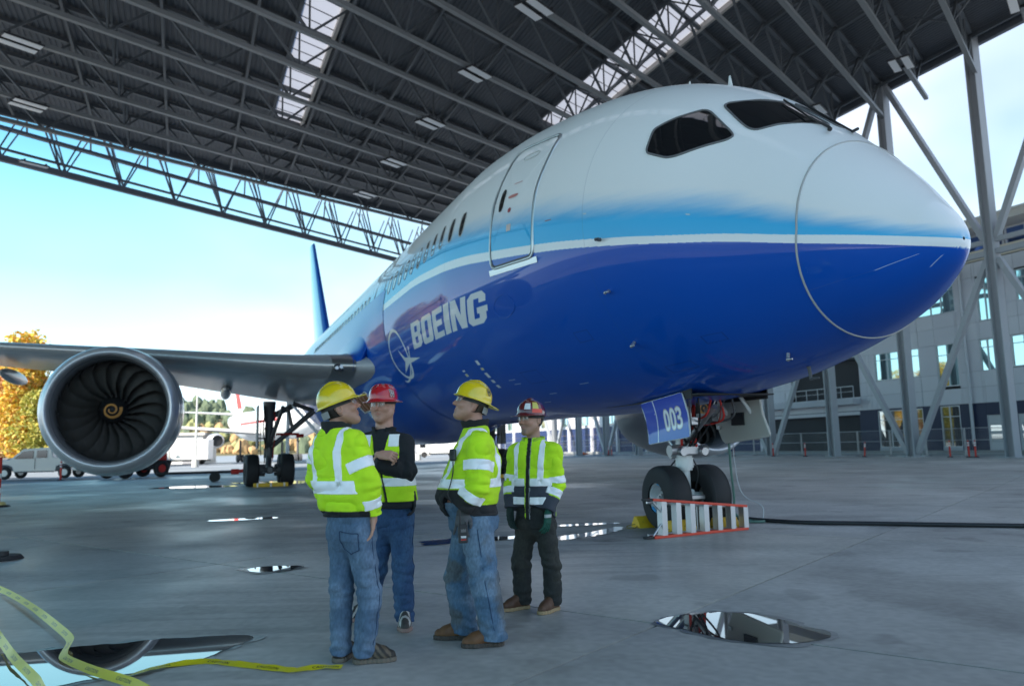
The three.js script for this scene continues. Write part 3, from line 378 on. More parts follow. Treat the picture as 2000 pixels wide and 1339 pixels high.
{
  const ng = (n, g, m = whitePaint) => mesh(n, g, m, airliner);
  ng('nose_gear_strut', plain([cylY(0.085, 0.5, 0, 0.75, 0, 24), cylY(0.125, 1.2, 0, 1.52, 0, 24), cylY(0.145, 0.16, 0, 1.04, 0, 24), cylX(0.07, 0.6, 0, 0.5, 0, 18), rbox(0.22, 0.2, 0.24, 0.04, 0, 0.52, 0)]), whitePaint);
  ng('chrome_piston', cylY(0.082, 0.28, 0, 0.85, 0, 24), std([0.75, 0.75, 0.76], 0.15, 1));
  const lk = (p, q, w) => { const d = V3(...q).sub(V3(...p)), l = d.length(), sh = new THREE.Shape([[-w / 2, 0], [w / 2, 0], [w * 0.32, l], [-w * 0.32, l]].map(([a, b]) => new THREE.Vector2(a, b))); for (const t of [0.22, 0.5, 0.76]) { const ho = new THREE.Path(); ho.absarc(0, l * t, w * 0.18, 0, 6.3, true); sh.holes.push(ho); } const g = new THREE.ExtrudeGeometry(sh, { depth: 0.035, bevelEnabled: true, bevelSize: 0.006, bevelThickness: 0.006, bevelSegments: 1, curveSegments: 10 }); g.translate(0, 0, -0.017); g.applyQuaternion(new THREE.Quaternion().setFromUnitVectors(V3(0, 1, 0), d.normalize())); g.translate(...p); return g; };
  ng('torque_link', lk([0, 1.0, 0.13], [0, 0.78, 0.42], 0.2), steel); ng('torque_link', lk([0, 0.56, 0.12], [0, 0.78, 0.42], 0.22), steel);
  ng('drag_brace', plain([bar(V3(-0.1, 1.3, 0.1), V3(-0.14, 2.1, 1.1), 0.05), bar(V3(0.1, 1.3, 0.1), V3(0.14, 2.1, 1.1), 0.05), bar(V3(0, 1.25, 0.1), V3(0, 1.9, -0.9), 0.045)]), steel);
  ng('steering_unit', plain([cylX(0.075, 0.62, 0, 1.24, -0.12, 16), rbox(0.3, 0.16, 0.2, 0.03, 0, 1.24, -0.12), cylX(0.055, 0.4, 0, 1.16, 0.1, 14), cylX(0.09, 0.1, 0.3, 1.24, -0.12, 16), cylX(0.09, 0.1, -0.3, 1.24, -0.12, 16)]), steel);
  for (const x of [0.2, -0.2]) ng('landing_light', cylZ(0.062, 0.1, x, 1.22, -0.26, 18), steel);
  ng('tow_fitting', plain([cylZ(0.035, 0.2, 0, 0.5, -0.17, 12), rbox(0.34, 0.07, 0.08, 0.015, 0, 0.5, -0.25)]), steel);
  for (const [pts, r, m] of [[[[0.1, 2.0, -0.2], [0.16, 1.7, -0.2], [0.13, 1.4, -0.15], [0.1, 1.2, -0.1]], 0.022, redP], [[[-0.1, 2.0, -0.2], [-0.02, 1.6, -0.28], [-0.1, 1.3, -0.2]], 0.028, redP], [[[0.05, 2.0, -0.5], [0.0, 1.6, -0.45], [0.1, 1.3, -0.18]], 0.018, blackM], [[[-0.2, 2.0, -0.6], [-0.2, 1.6, -0.4], [-0.05, 1.3, -0.2]], 0.016, blackM], [[[0.12, 1.1, 0.05], [0.2, 0.95, 0.12], [0.16, 0.7, 0.1]], 0.014, blackM], [[[-0.1, 1.1, -0.1], [-0.16, 0.9, -0.14], [-0.12, 0.62, -0.1]], 0.012, blackM]]) ng('hydraulic_hose', tube(pts.map((p) => V3(...p)), r, 24, 8), m);
  { const r = mulberry(4); for (let k = 0; k < 12; k++) { const x = (r() - 0.5) * 0.9, z = -0.2 - r() * 0.8; ng('hydraulic_hose', tube([V3(x, 2.05, z), V3(x + (r() - 0.5) * 0.3, 1.8 - r() * 0.1, z + (r() - 0.5) * 0.3), V3((r() - 0.5) * 0.4, 1.5 + r() * 0.15, -0.1 - r() * 0.3), V3((r() - 0.5) * 0.24, 1.25, -0.05 - r() * 0.15)], 0.008 + r() * 0.012, 20, 6), [blackM, steel, redP, darkGrey][k % 4]); } for (let k = 0; k < 6; k++) ng('gear_fitting', rbox(0.08 + r() * 0.1, 0.06 + r() * 0.1, 0.08 + r() * 0.08, 0.012, (r() - 0.5) * 0.7, 1.5 + r() * 0.45, -0.15 - r() * 0.6), [whitePaint, steel, darkGrey][k % 3]); for (const y of [1.1, 1.32, 1.5]) ng('strut_clamp', cylY(0.138, 0.03, 0, y, 0, 20), darkGrey); }
  ng('wheel_bay', plain([box(1.36, 0.02, 2.9, 0, 2.06, 0.0), box(0.02, 0.5, 2.6, 0.68, 2.25, 0), box(0.02, 0.5, 2.6, -0.68, 2.25, 0)]), std([0.03, 0.03, 0.032], 0.7));
  // open doors: blue outside with the number, pale inside
  const numTex = canvasTex(1024, 512, (c, w, h) => { c.fillStyle = '#0a3cb4'; c.fillRect(0, 0, w, h); c.fillStyle = '#e6e9ec'; c.save(); c.translate(w * 0.295, 0); c.transform(1, 0, -0.10, 1, 0, 0); c.fillRect(0, 0, 20, h); c.restore(); c.textAlign = 'center'; c.textBaseline = 'middle'; c.save(); c.translate(w * 0.665, h * 0.53); c.scale(1.12, 1.45); c.font = 'bold 240px sans-serif'; c.strokeStyle = '#b9a79a'; c.lineWidth = 16; c.lineJoin = 'round'; c.strokeText('003', 0, 0); c.fillStyle = '#eef0f2'; c.fillText('003', 0, 0); c.restore(); });
  const doorShape = (x, bend) => (a, b) => { const top = [lerp(0.08, -1.1, a), lerp(1.99, 2.1, a)], bo = [lerp(-0.16, -1.29, a), lerp(1.35, 1.45, a)]; return V3(x + bend * Math.sin(b * Math.PI * 0.5) * 0.10 - bend * 0.08 * b * b, lerp(bo[1], top[1], b), lerp(bo[0], top[0], b)); };
  const outer = mesh('nose_gear_door', grid(12, 12, doorShape(0.75, -1)), phys([1, 1, 1], 0.4, { map: numTex, clearcoat: 1, clearcoatRoughness: 0.05 }), airliner); outer.userData.label = 'blue door panel marked 003';
  mesh('door_lining', grid(12, 12, (a, b) => doorShape(0.72, -1)(1 - a, b)), std([0.5, 0.5, 0.47], 0.6), outer);
  mesh('door_edge', tube([[0, 0], [1, 0], [1, 1], [0, 1]].flatMap(([a, b], i, A) => { const [c, d] = A[(i + 1) % 4]; return [0.03, 0.5, 0.97].map((t) => doorShape(0.735, -1)(lerp(a, c, t), lerp(b, d, t))); }), 0.012, 60, 6, true, 0.05), std([0.6, 0.62, 0.65], 0.5), outer);
  const inner = mesh('nose_gear_door', grid(12, 12, (a, b) => doorShape(-0.75, 1)(1 - a, b).add(V3(0, 0, 0.04))), navyPaint, airliner);
  mesh('door_lining', grid(12, 12, (a, b) => doorShape(-0.71, 1)(a, b).add(V3(0, 0, 0.04))), std([0.52, 0.51, 0.46], 0.62), inner);
  mesh('door_edge', tube([[0, 0], [1, 0], [1, 1], [0, 1]].flatMap(([a, b], i, A) => { const [c, d] = A[(i + 1) % 4]; return [0.03, 0.5, 0.97].map((t) => doorShape(-0.73, 1)(lerp(a, c, t), lerp(b, d, t)).add(V3(0, 0, 0.04))); }), 0.026, 60, 6, true, 0.05), std([0.55, 0.54, 0.5], 0.6), inner);
  mesh('door_opening', box(0.03, 0.2, 0.3, -0.64, 1.72, -0.6), blackM, inner); mesh('door_latch', box(0.03, 0.05, 0.09, -0.635, 1.6, -0.1), steel, inner);
  for (const z of [-0.9, -0.3]) mesh('door_arm', plain([bar(V3(-0.68, 1.8, z), V3(-0.5, 2.1, z + 0.06), 0.03), bar(V3(0.68, 1.8, z), V3(0.5, 2.1, z + 0.06), 0.03)]), whitePaint, inner);
}
function mainGear(side) {
  const x0 = side * 4.86, zc = 22.72, gm = std([0.16, 0.16, 0.165], 0.5, 0.35);
  for (const z of [-0.73, 0.73]) for (const x of [-0.67, 0.67]) wheel('main_wheel', x0 + x, 0.632, zc + z, mTyre, mRim, Math.sign(x), 0.62);
  const P = (n, g, m = gm) => mesh(n, g, m, airliner);
  P('main_gear_strut', plain([cylY(0.16, 1.7, x0, 1.95, zc, 20), cylY(0.2, 0.4, x0, 1.3, zc, 20), cylY(0.12, 0.6, x0, 0.95, zc, 20), cylY(0.19, 0.1, x0, 2.3, zc), cylY(0.19, 0.1, x0, 1.85, zc), bar(V3(x0, 2.6, zc), V3(x0, 3.4, zc), 0.2, 0.26, 20), bar(V3(x0 - side * 0.0, 2.75, zc), V3(x0 - side * 0.9, 3.2, zc), 0.12)]));
  P('bogie_beam', plain([rbox(0.26, 0.3, 1.9, 0.06, x0, 0.64, zc), cylX(0.09, 1.5, x0, 0.632, zc - 0.73, 16), cylX(0.09, 1.5, x0, 0.632, zc + 0.73, 16)]));
  for (const x of [-0.36, 0.36]) { const br = []; br.push(cylX(0.24, 0.16, x0 + x, 0.632, zc - 0.73, 20)); for (let k = 0; k < 8; k++) { const a = k / 8 * 6.283; br.push(cylX(0.04, 0.22, x0 + x * 0.8, 0.632 + Math.cos(a) * 0.2, zc - 0.73 + Math.sin(a) * 0.2, 8)); } P('brake_pack', plain(br), darkGrey); }
  P('side_brace', plain([bar(V3(x0 - side * 0.1, 1.55, zc - 0.1), V3(x0 - side * 1.75, 3.0, zc - 0.3), 0.1, 0.12), bar(V3(x0 - side * 0.9, 2.3, zc - 0.2), V3(x0 - side * 0.7, 3.2, zc - 0.2), 0.07), bar(V3(x0 - side * 1.75, 3.0, zc - 0.3), V3(x0 - side * 0.9, 3.3, zc - 0.3), 0.09)]));
  P('drag_brace', plain([bar(V3(x0, 1.6, zc - 0.1), V3(x0 - side * 0.4, 3.1, zc - 1.6), 0.08), bar(V3(x0 + side * 0.05, 1.3, zc), V3(x0 + side * 0.05, 0.8, zc - 0.5), 0.05)]));
  P('main_gear_door', plain([rbox(0.05, 1.75, 1.1, 0.02, x0 + side * 0.46, 2.35, zc), bar(V3(x0 + side * 0.4, 2.6, zc), V3(x0, 2.6, zc), 0.03), bar(V3(x0 + side * 0.4, 1.9, zc), V3(x0, 1.9, zc), 0.03)]), std([0.18, 0.19, 0.2], 0.5));
  for (const [pts, r, m] of [[[[0.2, 3.0, -0.2], [0.24, 2.2, -0.22], [0.16, 1.5, -0.25], [0.2, 0.9, -0.5]], 0.022, blackM], [[[-0.18, 3.0, -0.2], [-0.22, 2.3, -0.2], [-0.18, 1.6, -0.25], [-0.1, 1.0, -0.6]], 0.02, redP], [[[0.34, 2.9, -0.3], [0.36, 2.0, -0.3], [0.33, 1.2, -0.4]], 0.015, blackM]]) P('hydraulic_hose', tube(pts.map(([x, y, z]) => V3(x0 + side * x, y, zc + z)), r, 24, 6), m);
  P('lock_collar', plain([cylX(0.05, 0.9, x0 - side * 0.7, 2.05, zc - 0.35, 10), cylX(0.08, 0.3, x0 - side * 1.2, 1.98, zc - 0.3, 10)]), redP);
}
mainGear(1); mainGear(-1);
// ---------------------------------------------------------------- canopy over the apron
camera.updateMatrixWorld(true); camera.updateProjectionMatrix();
const camInv = camera.matrixWorld.clone().invert();
function inView(p, m = 0.12) { const q = p.clone().applyMatrix4(camInv); if (q.z > -0.5) return false; q.applyMatrix4(camera.projectionMatrix); return Math.abs(q.x) < 1 + m && Math.abs(q.y) < 1 + m; }
const canopy = thing('canopy', 'vast dark steel canopy roof of trusses on tall braced columns over the airliner', 'canopy', [C1.x, 0, C1.z]);
const CH0 = 24.866, RP = (u, v, h = 0) => V3(0, CH0 + h, 0).addScaledVector(D1, u).addScaledVector(E2, v); // relative to the canopy's foot
const chordM = std([0.205, 0.215, 0.22], 0.5, 0.2), webM = std([0.10, 0.11, 0.122], 0.55, 0.2), deckM = std([0.075, 0.083, 0.096], 0.6), columnM = std([0.36, 0.375, 0.40], 0.5, 0.1), eaveM = std([0.09, 0.1, 0.115], 0.55);
const TV = [48, 43.6, 39.2, 35.1, 30.9, 26.8, 22.8, 18.85, 14.85, 11.05, 7.35, 3.65, 0.05, -3.55, -7.3, -11.1, -14.9, -18.7], U0 = -106, PAN = 5.55, TD = 2.55;
for (const v of TV) {
  const t = grp('truss', canopy);
  beamMesh('bottom_chord', RP(U0, v), RP(0.3, v), 0.27, 0.24, chordM, t); beamMesh('top_chord', RP(U0, v, TD), RP(0.3, v, TD), 0.24, 0.2, webM, t);
  for (let k = 0; k < 20; k++) {
    const u = -0.4 - k * PAN, mid = C1.clone().add(RP(u - PAN / 2, v, TD / 2)); if (!inView(mid, 0.1)) continue;
    const a = RP(u, v, TD), b = RP(u - PAN / 2, v), c = RP(u - PAN, v, TD);
    beamMesh('web_diagonal', a, b, 0.13, 0.13, webM, t); beamMesh('web_diagonal', b, c, 0.13, 0.13, webM, t);
    if (k % 2 === 0) beamMesh('web_post', b, RP(u - PAN / 2, v, TD), 0.09, 0.09, webM, t);
  }
}
for (let k = 0; k < 20; k++) { const u = -0.4 - k * PAN; beamMesh('purlin', RP(u, 53, TD - 0.24), RP(u, -22.5, TD - 0.24), 0.16, 0.2, webM, canopy); }
for (const k of [1, 4, 7, 10]) for (let i = 0; i < TV.length - 1; i++) { const u = -0.4 - (k + 0.5) * PAN, mid = C1.clone().add(RP(u, TV[i], 1)); if (inView(mid, 0.1)) { beamMesh('sway_brace', RP(u, TV[i], 0), RP(u, TV[i + 1], TD), 0.09, 0.09, webM, canopy); beamMesh('sway_brace', RP(u, TV[i], TD), RP(u, TV[i + 1], 0), 0.09, 0.09, webM, canopy); } }
function deckPiece(u0, u1, v0, v1) { // ribbed metal sheet, ribs along v
  const n = Math.max(1, Math.round((u1 - u0) / 0.34)), P = [], ix = [], prof = []; for (let i = 0; i < n; i++) { const a = u0 + (u1 - u0) * i / n, s = (u1 - u0) / n; prof.push([a, 0], [a + s * 0.4, 0], [a + s * 0.5, 0.05], [a + s * 0.9, 0.05]); } prof.push([u1, 0]);
  for (const [a, h] of prof) for (const v of [v0, v1]) { const q = RP(a, v, TD + 0.16 + h); P.push(q.x, q.y, q.z); } for (let i = 0; i < prof.length - 1; i++) { const a = i * 2; ix.push(a, a + 1, a + 3, a, a + 3, a + 2); }
  const g = new THREE.BufferGeometry(); g.setAttribute('position', new THREE.Float32BufferAttribute(P, 3)); g.setAttribute('uv', new THREE.Float32BufferAttribute(new Float32Array(P.length / 3 * 2), 2)); g.setIndex(ix); const q = g.toNonIndexed(); q.computeVertexNormals(); return mesh('roof_sheet', q, deckM, canopy);
}
const SKY1 = [-47.7, -45.3, 40.3], SKY2 = [-25.3, -21.1, 25.0], VMIN = -23, VMAX = 53.6;
deckPiece(-107, SKY1[0], VMIN, VMAX); deckPiece(SKY1[1], SKY2[0], VMIN, VMAX); deckPiece(SKY2[1], 0.3, VMIN, VMAX); deckPiece(SKY1[0], SKY1[1], SKY1[2], VMAX); deckPiece(SKY2[0], SKY2[1], SKY2[2], VMAX); deckPiece(SKY1[0], SKY1[1], VMIN, -12); deckPiece(SKY2[0], SKY2[1], VMIN, -12);
const skyPanel = phys([0.46, 0.46, 0.50], 1.0, { transmission: 0.5, thickness: 0 });
for (const [a, b, v1] of [SKY1, SKY2]) {
  for (let v = v1; v > -11; v -= 1.3) { const w = 1.27, p = [RP(a, v, TD + 0.2), RP(b, v, TD + 0.2), RP(b, v - w, TD + 0.2), RP(a, v - w, TD + 0.2)], g = new THREE.BufferGeometry(); g.setAttribute('position', new THREE.Float32BufferAttribute([0, 1, 2, 0, 2, 3].flatMap((i) => [p[i].x, p[i].y, p[i].z]), 3)); g.setAttribute('uv', new THREE.Float32BufferAttribute(new Float32Array(12), 2)); g.computeVertexNormals(); mesh('skylight_pane', g, skyPanel, canopy); beamMesh('glazing_bar', RP(a, v, TD + 0.19), RP(b, v, TD + 0.19), 0.05, 0.05, webM, canopy); }
  beamMesh('skylight_curb', RP(b + 0.12, v1, TD + 0.1), RP(b + 0.12, -12, TD + 0.1), 0.2, 0.45, std([0.5, 0.46, 0.42], 0.6), canopy); beamMesh('skylight_curb', RP(a - 0.12, v1, TD + 0.1), RP(a - 0.12, -12, TD + 0.1), 0.2, 0.45, deckM, canopy); beamMesh('skylight_curb', RP(a, v1 + 0.1, TD + 0.1), RP(b, v1 + 0.1, TD + 0.1), 0.2, 0.45, deckM, canopy);
}
beamMesh('eave_beam', RP(0.55, VMAX + 0.4, TD - 0.15), RP(0.55, VMIN, TD - 0.15), 0.35, 0.85, eaveM, canopy); beamMesh('edge_beam', RP(U0 - 2, VMAX + 0.1, TD), RP(0.4, VMAX + 0.1, TD), 0.3, 0.5, eaveM, canopy);
{ // deep open girder along the far edge, its bottom chord falling slightly to the right
  const GP = (u, v, y) => V3(0, y - 0.0166 * (u + 31), 0).addScaledVector(D1H, u).addScaledVector(E2, v), g = grp('edge_girder', canopy), gm = std([0.12, 0.135, 0.16], 0.55, 0.2);
  for (const [v, y, w] of [[55, 21.4, 0.34], [55, 22.15, 0.16], [55, 23.7, 0.22], [57.4, 22.3, 0.24], [57.4, 24.4, 0.2]]) beamMesh('girder_chord', GP(-106, v, y), GP(6, v, y), w, w, gm, g);
  for (let k = 0; k < 24; k++) { const u = 2 - k * 4.4; if (!inView(C1.clone().add(GP(u, 55, 23)), 0.15)) continue; for (const [v, yb, yt] of [[55, 21.4, 25.9], [57.4, 22.3, 26.2]]) { const a = GP(u, v, yb); for (const du of [-1.9, -1.3, 1.9]) beamMesh('girder_web', a, GP(u + du, v, yt), 0.1, 0.1, gm, g); } beamMesh('girder_tie', GP(u, 55, 21.4), GP(u, 57.4, 22.3), 0.12, 0.12, gm, g); beamMesh('girder_tie', GP(u + 2, 55, 23.7), GP(u + 2, 53.6, 26.4), 0.12, 0.12, gm, g); }
}
const COLQ = []; for (let q = -14.32; q < 66; q += 7.16) COLQ.push(q);
const topY = (q) => RP(0, q, TD).y;
COLQ.forEach((q, i) => { // H-section columns, V bracing between them
  const b = E2.clone().multiplyScalar(q), H = topY(q); const c = grp('column', canopy); c.position.copy(b); c.rotation.y = Math.atan2(-E2.z, E2.x);
  mesh('flange', box(0.07, H, 0.62, 0.30, H / 2, 0), columnM, c); mesh('flange', box(0.07, H, 0.62, -0.30, H / 2, 0), columnM, c); mesh('web', box(0.53, H, 0.06, 0, H / 2, 0), columnM, c); mesh('base_plate', box(1.0, 0.05, 1.0, 0, 0.03, 0), columnM, c); mesh('footing', box(1.2, 0.4, 1.2, 0, -0.19, 0), std([0.35, 0.35, 0.34], 0.8), c);
  const even = Math.round(q / 7.16) % 2 === 0, MID = 12.9;
  if (i < COLQ.length - 1) { const q2 = COLQ[i + 1], p = (qq, y) => E2.clone().multiplyScalar(qq).setY(y), lo = even ? q : q2, mi = even ? q2 : q, s = Math.sign(mi - lo) * 0.4;
    beamMesh('brace', p(lo + s, 0.3), p(mi - s, MID - 0.5), 0.34, 0.34, columnM, canopy); beamMesh('brace', p(mi - s, MID + 0.9), p(lo + s, Math.min(H, topY(q2)) - 0.5), 0.36, 0.36, columnM, canopy);
    beamMesh('girt', p(q + 0.33, MID), p(q2 - 0.33, MID), 0.3, 0.34, columnM, canopy); beamMesh('girt', p(q + 0.33, MID + 0.75), p(q2 - 0.33, MID + 0.75), 0.26, 0.3, columnM, canopy); }
});
// lamps hung under the trusses
const lampHousing = std([0.03, 0.03, 0.035], 0.5), lampLens = std([0.72, 0.73, 0.74], 0.4);
const LAMPS = [[-7.6, 3.65, 'nearest the airliner roof at the column side'], [-7.6, -3.55, 'at the eave between the two tall columns'], [-7.2, -11.1, 'at the eave in the top right corner'], [-35.8, 11.05, 'nearest the right-hand skylight at the top'], [-36.3, 18.85, 'second along the middle row from the top'], [-36.8, 26.8, 'third along the middle row from the top'], [-37.4, 35.1, 'fourth along the middle row from the top'], [-37.9, 43.6, 'lowest of the middle row, above the cabin windows'], [-63.4, 35.1, 'uppermost at the left edge'], [-64.4, 43.6, 'second down at the left edge'], [-66.0, 55, 'lowest at the left edge, on the open girder']];
for (const [u, v, where] of LAMPS) {
  const p = C1.clone().add(RP(u, v, v > 50 ? -0.4 : -0.22)), l = thing('canopy_lamp', 'twin white lamp panel under a truss, ' + where, 'lamp', [p.x, p.y, p.z], Math.atan2(-D1.z, D1.x), 'lamps under the canopy');
  for (const z of [-0.36, 0.36]) { const h = mesh('housing', box(1.9, 0.1, 0.5, 0, -0.02, z), lampHousing, l); mesh('lens', box(1.78, 0.03, 0.42, 0, -0.085, z), lampLens, h); }
  mesh('bracket', plain([box(0.1, 0.12, 1.3, -0.7, 0.06, 0), box(0.1, 0.12, 1.3, 0.7, 0.06, 0)]), lampHousing, l);
}
// ---------------------------------------------------------------- office building behind the columns. Local axes: x to the right along the front, y up, z towards the apron
const officeP = C1.clone().addScaledVector(N2, 7);
const office = thing('office_building', 'grey panelled office building with teal windows and navy ground floor behind the columns', 'building', [officeP.x, 0, officeP.z], -Math.atan2(0.92122, 0.38904));
const panelM = [[0.60, 0.60, 0.63], [0.585, 0.585, 0.615], [0.62, 0.62, 0.645]].map((c) => std(c, 0.5, 0.1)), navyW = std([0.012, 0.02, 0.062], 0.5), navyW2 = std([0.016, 0.03, 0.1], 0.55), winFrame = std([0.5, 0.52, 0.54], 0.4, 0.4), winDark = std([0.03, 0.035, 0.04], 0.5), pane = std([0.50, 0.70, 0.70], 0.03, 0.92), shopPane = std([0.42, 0.44, 0.42], 0.03, 0.92), creamM = std([0.62, 0.56, 0.44], 0.6);
const rnO = mulberry(77);
const ups = [[1.1, 4.6, 10.8, 13.2, [0.34, 0.62]], [-1.95, -0.72, 9.75, 12.95, [0.5]], [-6.2, -3.7, 10.75, 13.0, [0.5]], [4.62, 9.05, 6.12, 8.44, [0.3, 0.72]], [1.24, 3.1, 5.15, 8.45, [0.5]], [-1.9, -0.52, 6.05, 8.4, [0.55]], [-6.0, -2.95, 6.15, 8.4, [0.4, 0.7]], [6.2, 9.6, 10.8, 13.2, [0.3, 0.7]], [11.2, 15.0, 10.8, 13.2, [0.3, 0.7]], [16.5, 20.6, 10.8, 13.2, [0.3, 0.7]], [-12.5, -8.2, 6.1, 8.4, [0.3, 0.7]], [-12.5, -8.2, 10.8, 13.2, [0.3, 0.7]]]; // [e0, e1, y0, y1, mullions]
const shops = [[6.62, 9.12, 0.55, 3.62, [0.5]], [4.72, 5.44, 0.55, 3.62, []], [1.5, 3.16, 0.55, 3.68, [0.55]]];
const balcony = [10.76, 19.04, 4.94, 8.2], entry = [10.98, 22.6, 0.3, 3.35], garages = [[-1.85, -0.62, 0.3, 2.85], [-5.6, -2.95, 0.3, 2.85], [-9.5, -6.9, 0.3, 2.85]];
function windowUnit(name, e0, e1, y0, y1, cuts, glass, z = -0.1, transom = true) {
  const w = grp(name, office), cx = -(e0 + e1) / 2, W0 = e1 - e0, H0 = y1 - y0; w.position.set(cx, y0, z);
  const fr = 0.075; mesh('frame', box(W0, fr, 0.12, 0, fr / 2, 0), winFrame, w); mesh('frame', box(W0, fr, 0.12, 0, H0 - fr / 2, 0), winFrame, w); mesh('frame', box(fr, H0 - 2 * fr, 0.12, -W0 / 2 + fr / 2, H0 / 2, 0), winFrame, w); mesh('frame', box(fr, H0 - 2 * fr, 0.12, W0 / 2 - fr / 2, H0 / 2, 0), winFrame, w);
  const xs = [0, ...cuts.map((t) => 1 - t).sort(), 1]; for (let i = 0; i < xs.length - 1; i++) { const a = -W0 / 2 + fr + (W0 - 2 * fr) * xs[i], b = -W0 / 2 + fr + (W0 - 2 * fr) * xs[i + 1]; if (i) mesh('mullion', box(0.06, H0 - 2 * fr, 0.1, a, H0 / 2, 0), winFrame, w); const p = mesh('pane', box(b - a - 0.055, H0 - 2 * fr, 0.02, (a + b) / 2, H0 / 2, -0.03 - 0.001 * i), glass, w); p.rotation.y = (rnO() - 0.5) * 0.006; p.rotation.x = (rnO() - 0.5) * 0.006; }
  if (transom) mesh('transom', box(W0 - 2 * fr, 0.05, 0.09, 0, H0 * 0.74, 0.004), winFrame, w); return w;
}
for (const [e0, e1, y0, y1, c] of ups) windowUnit('window', e0, e1, y0, y1, c, pane);
for (const [e0, e1, y0, y1, c] of shops) windowUnit('shop_window', e0, e1, y0, y1, c, shopPane);
{ // cladding panels between the openings
  const E0 = -16, E1 = 23.2, holes = [...ups, balcony.slice(0, 4)].map((r) => r.slice(0, 4)), ys = [3.75, 4.94, 6.1, 8.42, 9.72, 10.78, 13.1, 14.2], xs = [...new Set([E0, E1, ...holes.flatMap((r) => [r[0], r[1]]), -14, 10.0, 20, 21.6])].sort((a, b) => a - b);
  for (let j = 0; j < ys.length - 1; j++) for (let i = 0; i < xs.length - 1; i++) { let a = xs[i], b = xs[i + 1], y0 = ys[j], y1 = ys[j + 1]; if (b - a < 0.05) continue; const mx = (a + b) / 2, my = (y0 + y1) / 2; const h = holes.find((r) => mx > r[0] && mx < r[1] && my > r[2] - 0.35 && my < r[3] + 0.35); if (h) { if (y0 < h[2] - 0.05 && my < h[2]) y1 = h[2]; else if (y1 > h[3] + 0.05 && my > h[3]) y0 = h[3]; else continue; if (y1 - y0 < 0.06) continue; } mesh('wall_panel', box(b - a - 0.018, y1 - y0 - 0.018, 0.08, -(a + b) / 2, (y0 + y1) / 2, -0.04), panelM[Math.floor(rnO() * 3)], office); }
  mesh('wall', box(E1 - E0, 14.2, 0.2, -(E0 + E1) / 2, 7.1, -0.62), std([0.05, 0.05, 0.055], 0.8), office);
  // navy ground floor piers
  const gh = [...shops.map((r) => r.slice(0, 4)), ...garages, entry], gx = [...new Set([E0, E1, ...gh.flatMap((r) => [r[0], r[1]])])].sort((a, b) => a - b);
  for (let i = 0; i < gx.length - 1; i++) { const a = gx[i], b = gx[i + 1], mx = (a + b) / 2, h = gh.find((r) => mx > r[0] && mx < r[1]); const add = (y0, y1) => mesh('pier_panel', box(b - a - 0.012, y1 - y0 - 0.012, 0.1, -mx, (y0 + y1) / 2, -0.06), navyW, office); if (!h) { add(0.3, 2.0); add(2.0, 3.74); } else { if (h[3] < 3.7) add(h[3], 3.74); if (h[2] > 0.35) mesh('window_base', box(b - a, h[2] - 0.3, 0.14, -mx, (h[2] + 0.3) / 2, -0.05), std([0.42, 0.44, 0.46], 0.6), office); } }
  mesh('plinth', box(104, 0.3, 1.6, -36, 0.15, -0.1), std([0.3, 0.3, 0.29], 0.8), office);
}
for (const [e0, e1, y0, y1] of garages) { const g = grp('garage_door', office); g.position.set(-(e0 + e1) / 2, y0, -0.12); const w = e1 - e0; for (let k = 0; k < 4; k++) { const h = (y1 - y0) / 4; const s = mesh('door_section', box(w - 0.02, h - 0.015, 0.05, 0, h * (k + 0.5), 0), std([0.56, 0.57, 0.58], 0.5), g); if (k === 1 || k === 2) mesh('door_pane', box(w - 0.3, h * 0.62, 0.03, 0, h * (k + 0.5), 0.02), shopPane, g); } mesh('door_frame', plain([box(0.1, y1 - y0, 0.12, -w / 2, (y1 - y0) / 2, 0.03), box(0.1, y1 - y0, 0.12, w / 2, (y1 - y0) / 2, 0.03)]), winFrame, g); }
{ // recessed entrance with glazed doors
  const z = -1.6, [e0, e1, y0, y1] = entry; mesh('soffit', box(e1 - e0, 0.3, 1.9, -(e0 + e1) / 2, 3.55, -0.95), panelM[1], office); mesh('reveal', box(0.15, 3.1, 1.6, -e0 - 0.08, 1.85, -0.9), navyW, office); mesh('recess_wall', box(e1 - e0, 3.2, 0.1, -(e0 + e1) / 2, 1.85, z - 0.1), std([0.02, 0.02, 0.024], 0.6), office);
  windowUnit('shop_window', 11.3, 13.0, 0.55, 3.3, [0.6], shopPane, z, true); windowUnit('shop_window', 17.6, 21.8, 0.45, 3.3, [0.3, 0.65], std([0.1, 0.11, 0.11], 0.05, 0.9), z, true); windowUnit('shop_window', 13.3, 17.4, 2.75, 3.3, [0.3, 0.6], shopPane, z, false);
  for (const [a, b] of [[13.25, 14.1], [15.5, 16.38], [16.42, 17.3]]) { const d = grp('entrance_door', office); d.position.set(-(a + b) / 2, 0.3, z + 0.02); const w = b - a; mesh('door_frame', box(0.13, 2.4, 0.06, -w / 2 + 0.065, 1.2, 0), std([0.6, 0.62, 0.64], 0.4), d); mesh('door_frame', box(0.13, 2.4, 0.06, w / 2 - 0.065, 1.2, 0), std([0.6, 0.62, 0.64], 0.4), d); mesh('door_rail', box(w - 0.26, 0.22, 0.06, 0, 0.11, 0), std([0.6, 0.62, 0.64], 0.4), d); mesh('door_rail', box(w - 0.26, 0.13, 0.06, 0, 2.335, 0), std([0.6, 0.62, 0.64], 0.4), d); mesh('door_pane', box(w - 0.26, 2.05, 0.02, 0, 1.245, 0), shopPane, d); mesh('handle', bar(V3(w * 0.28, 0.95, 0.06), V3(w * 0.28, 1.35, 0.06), 0.018), steel, d); }
}
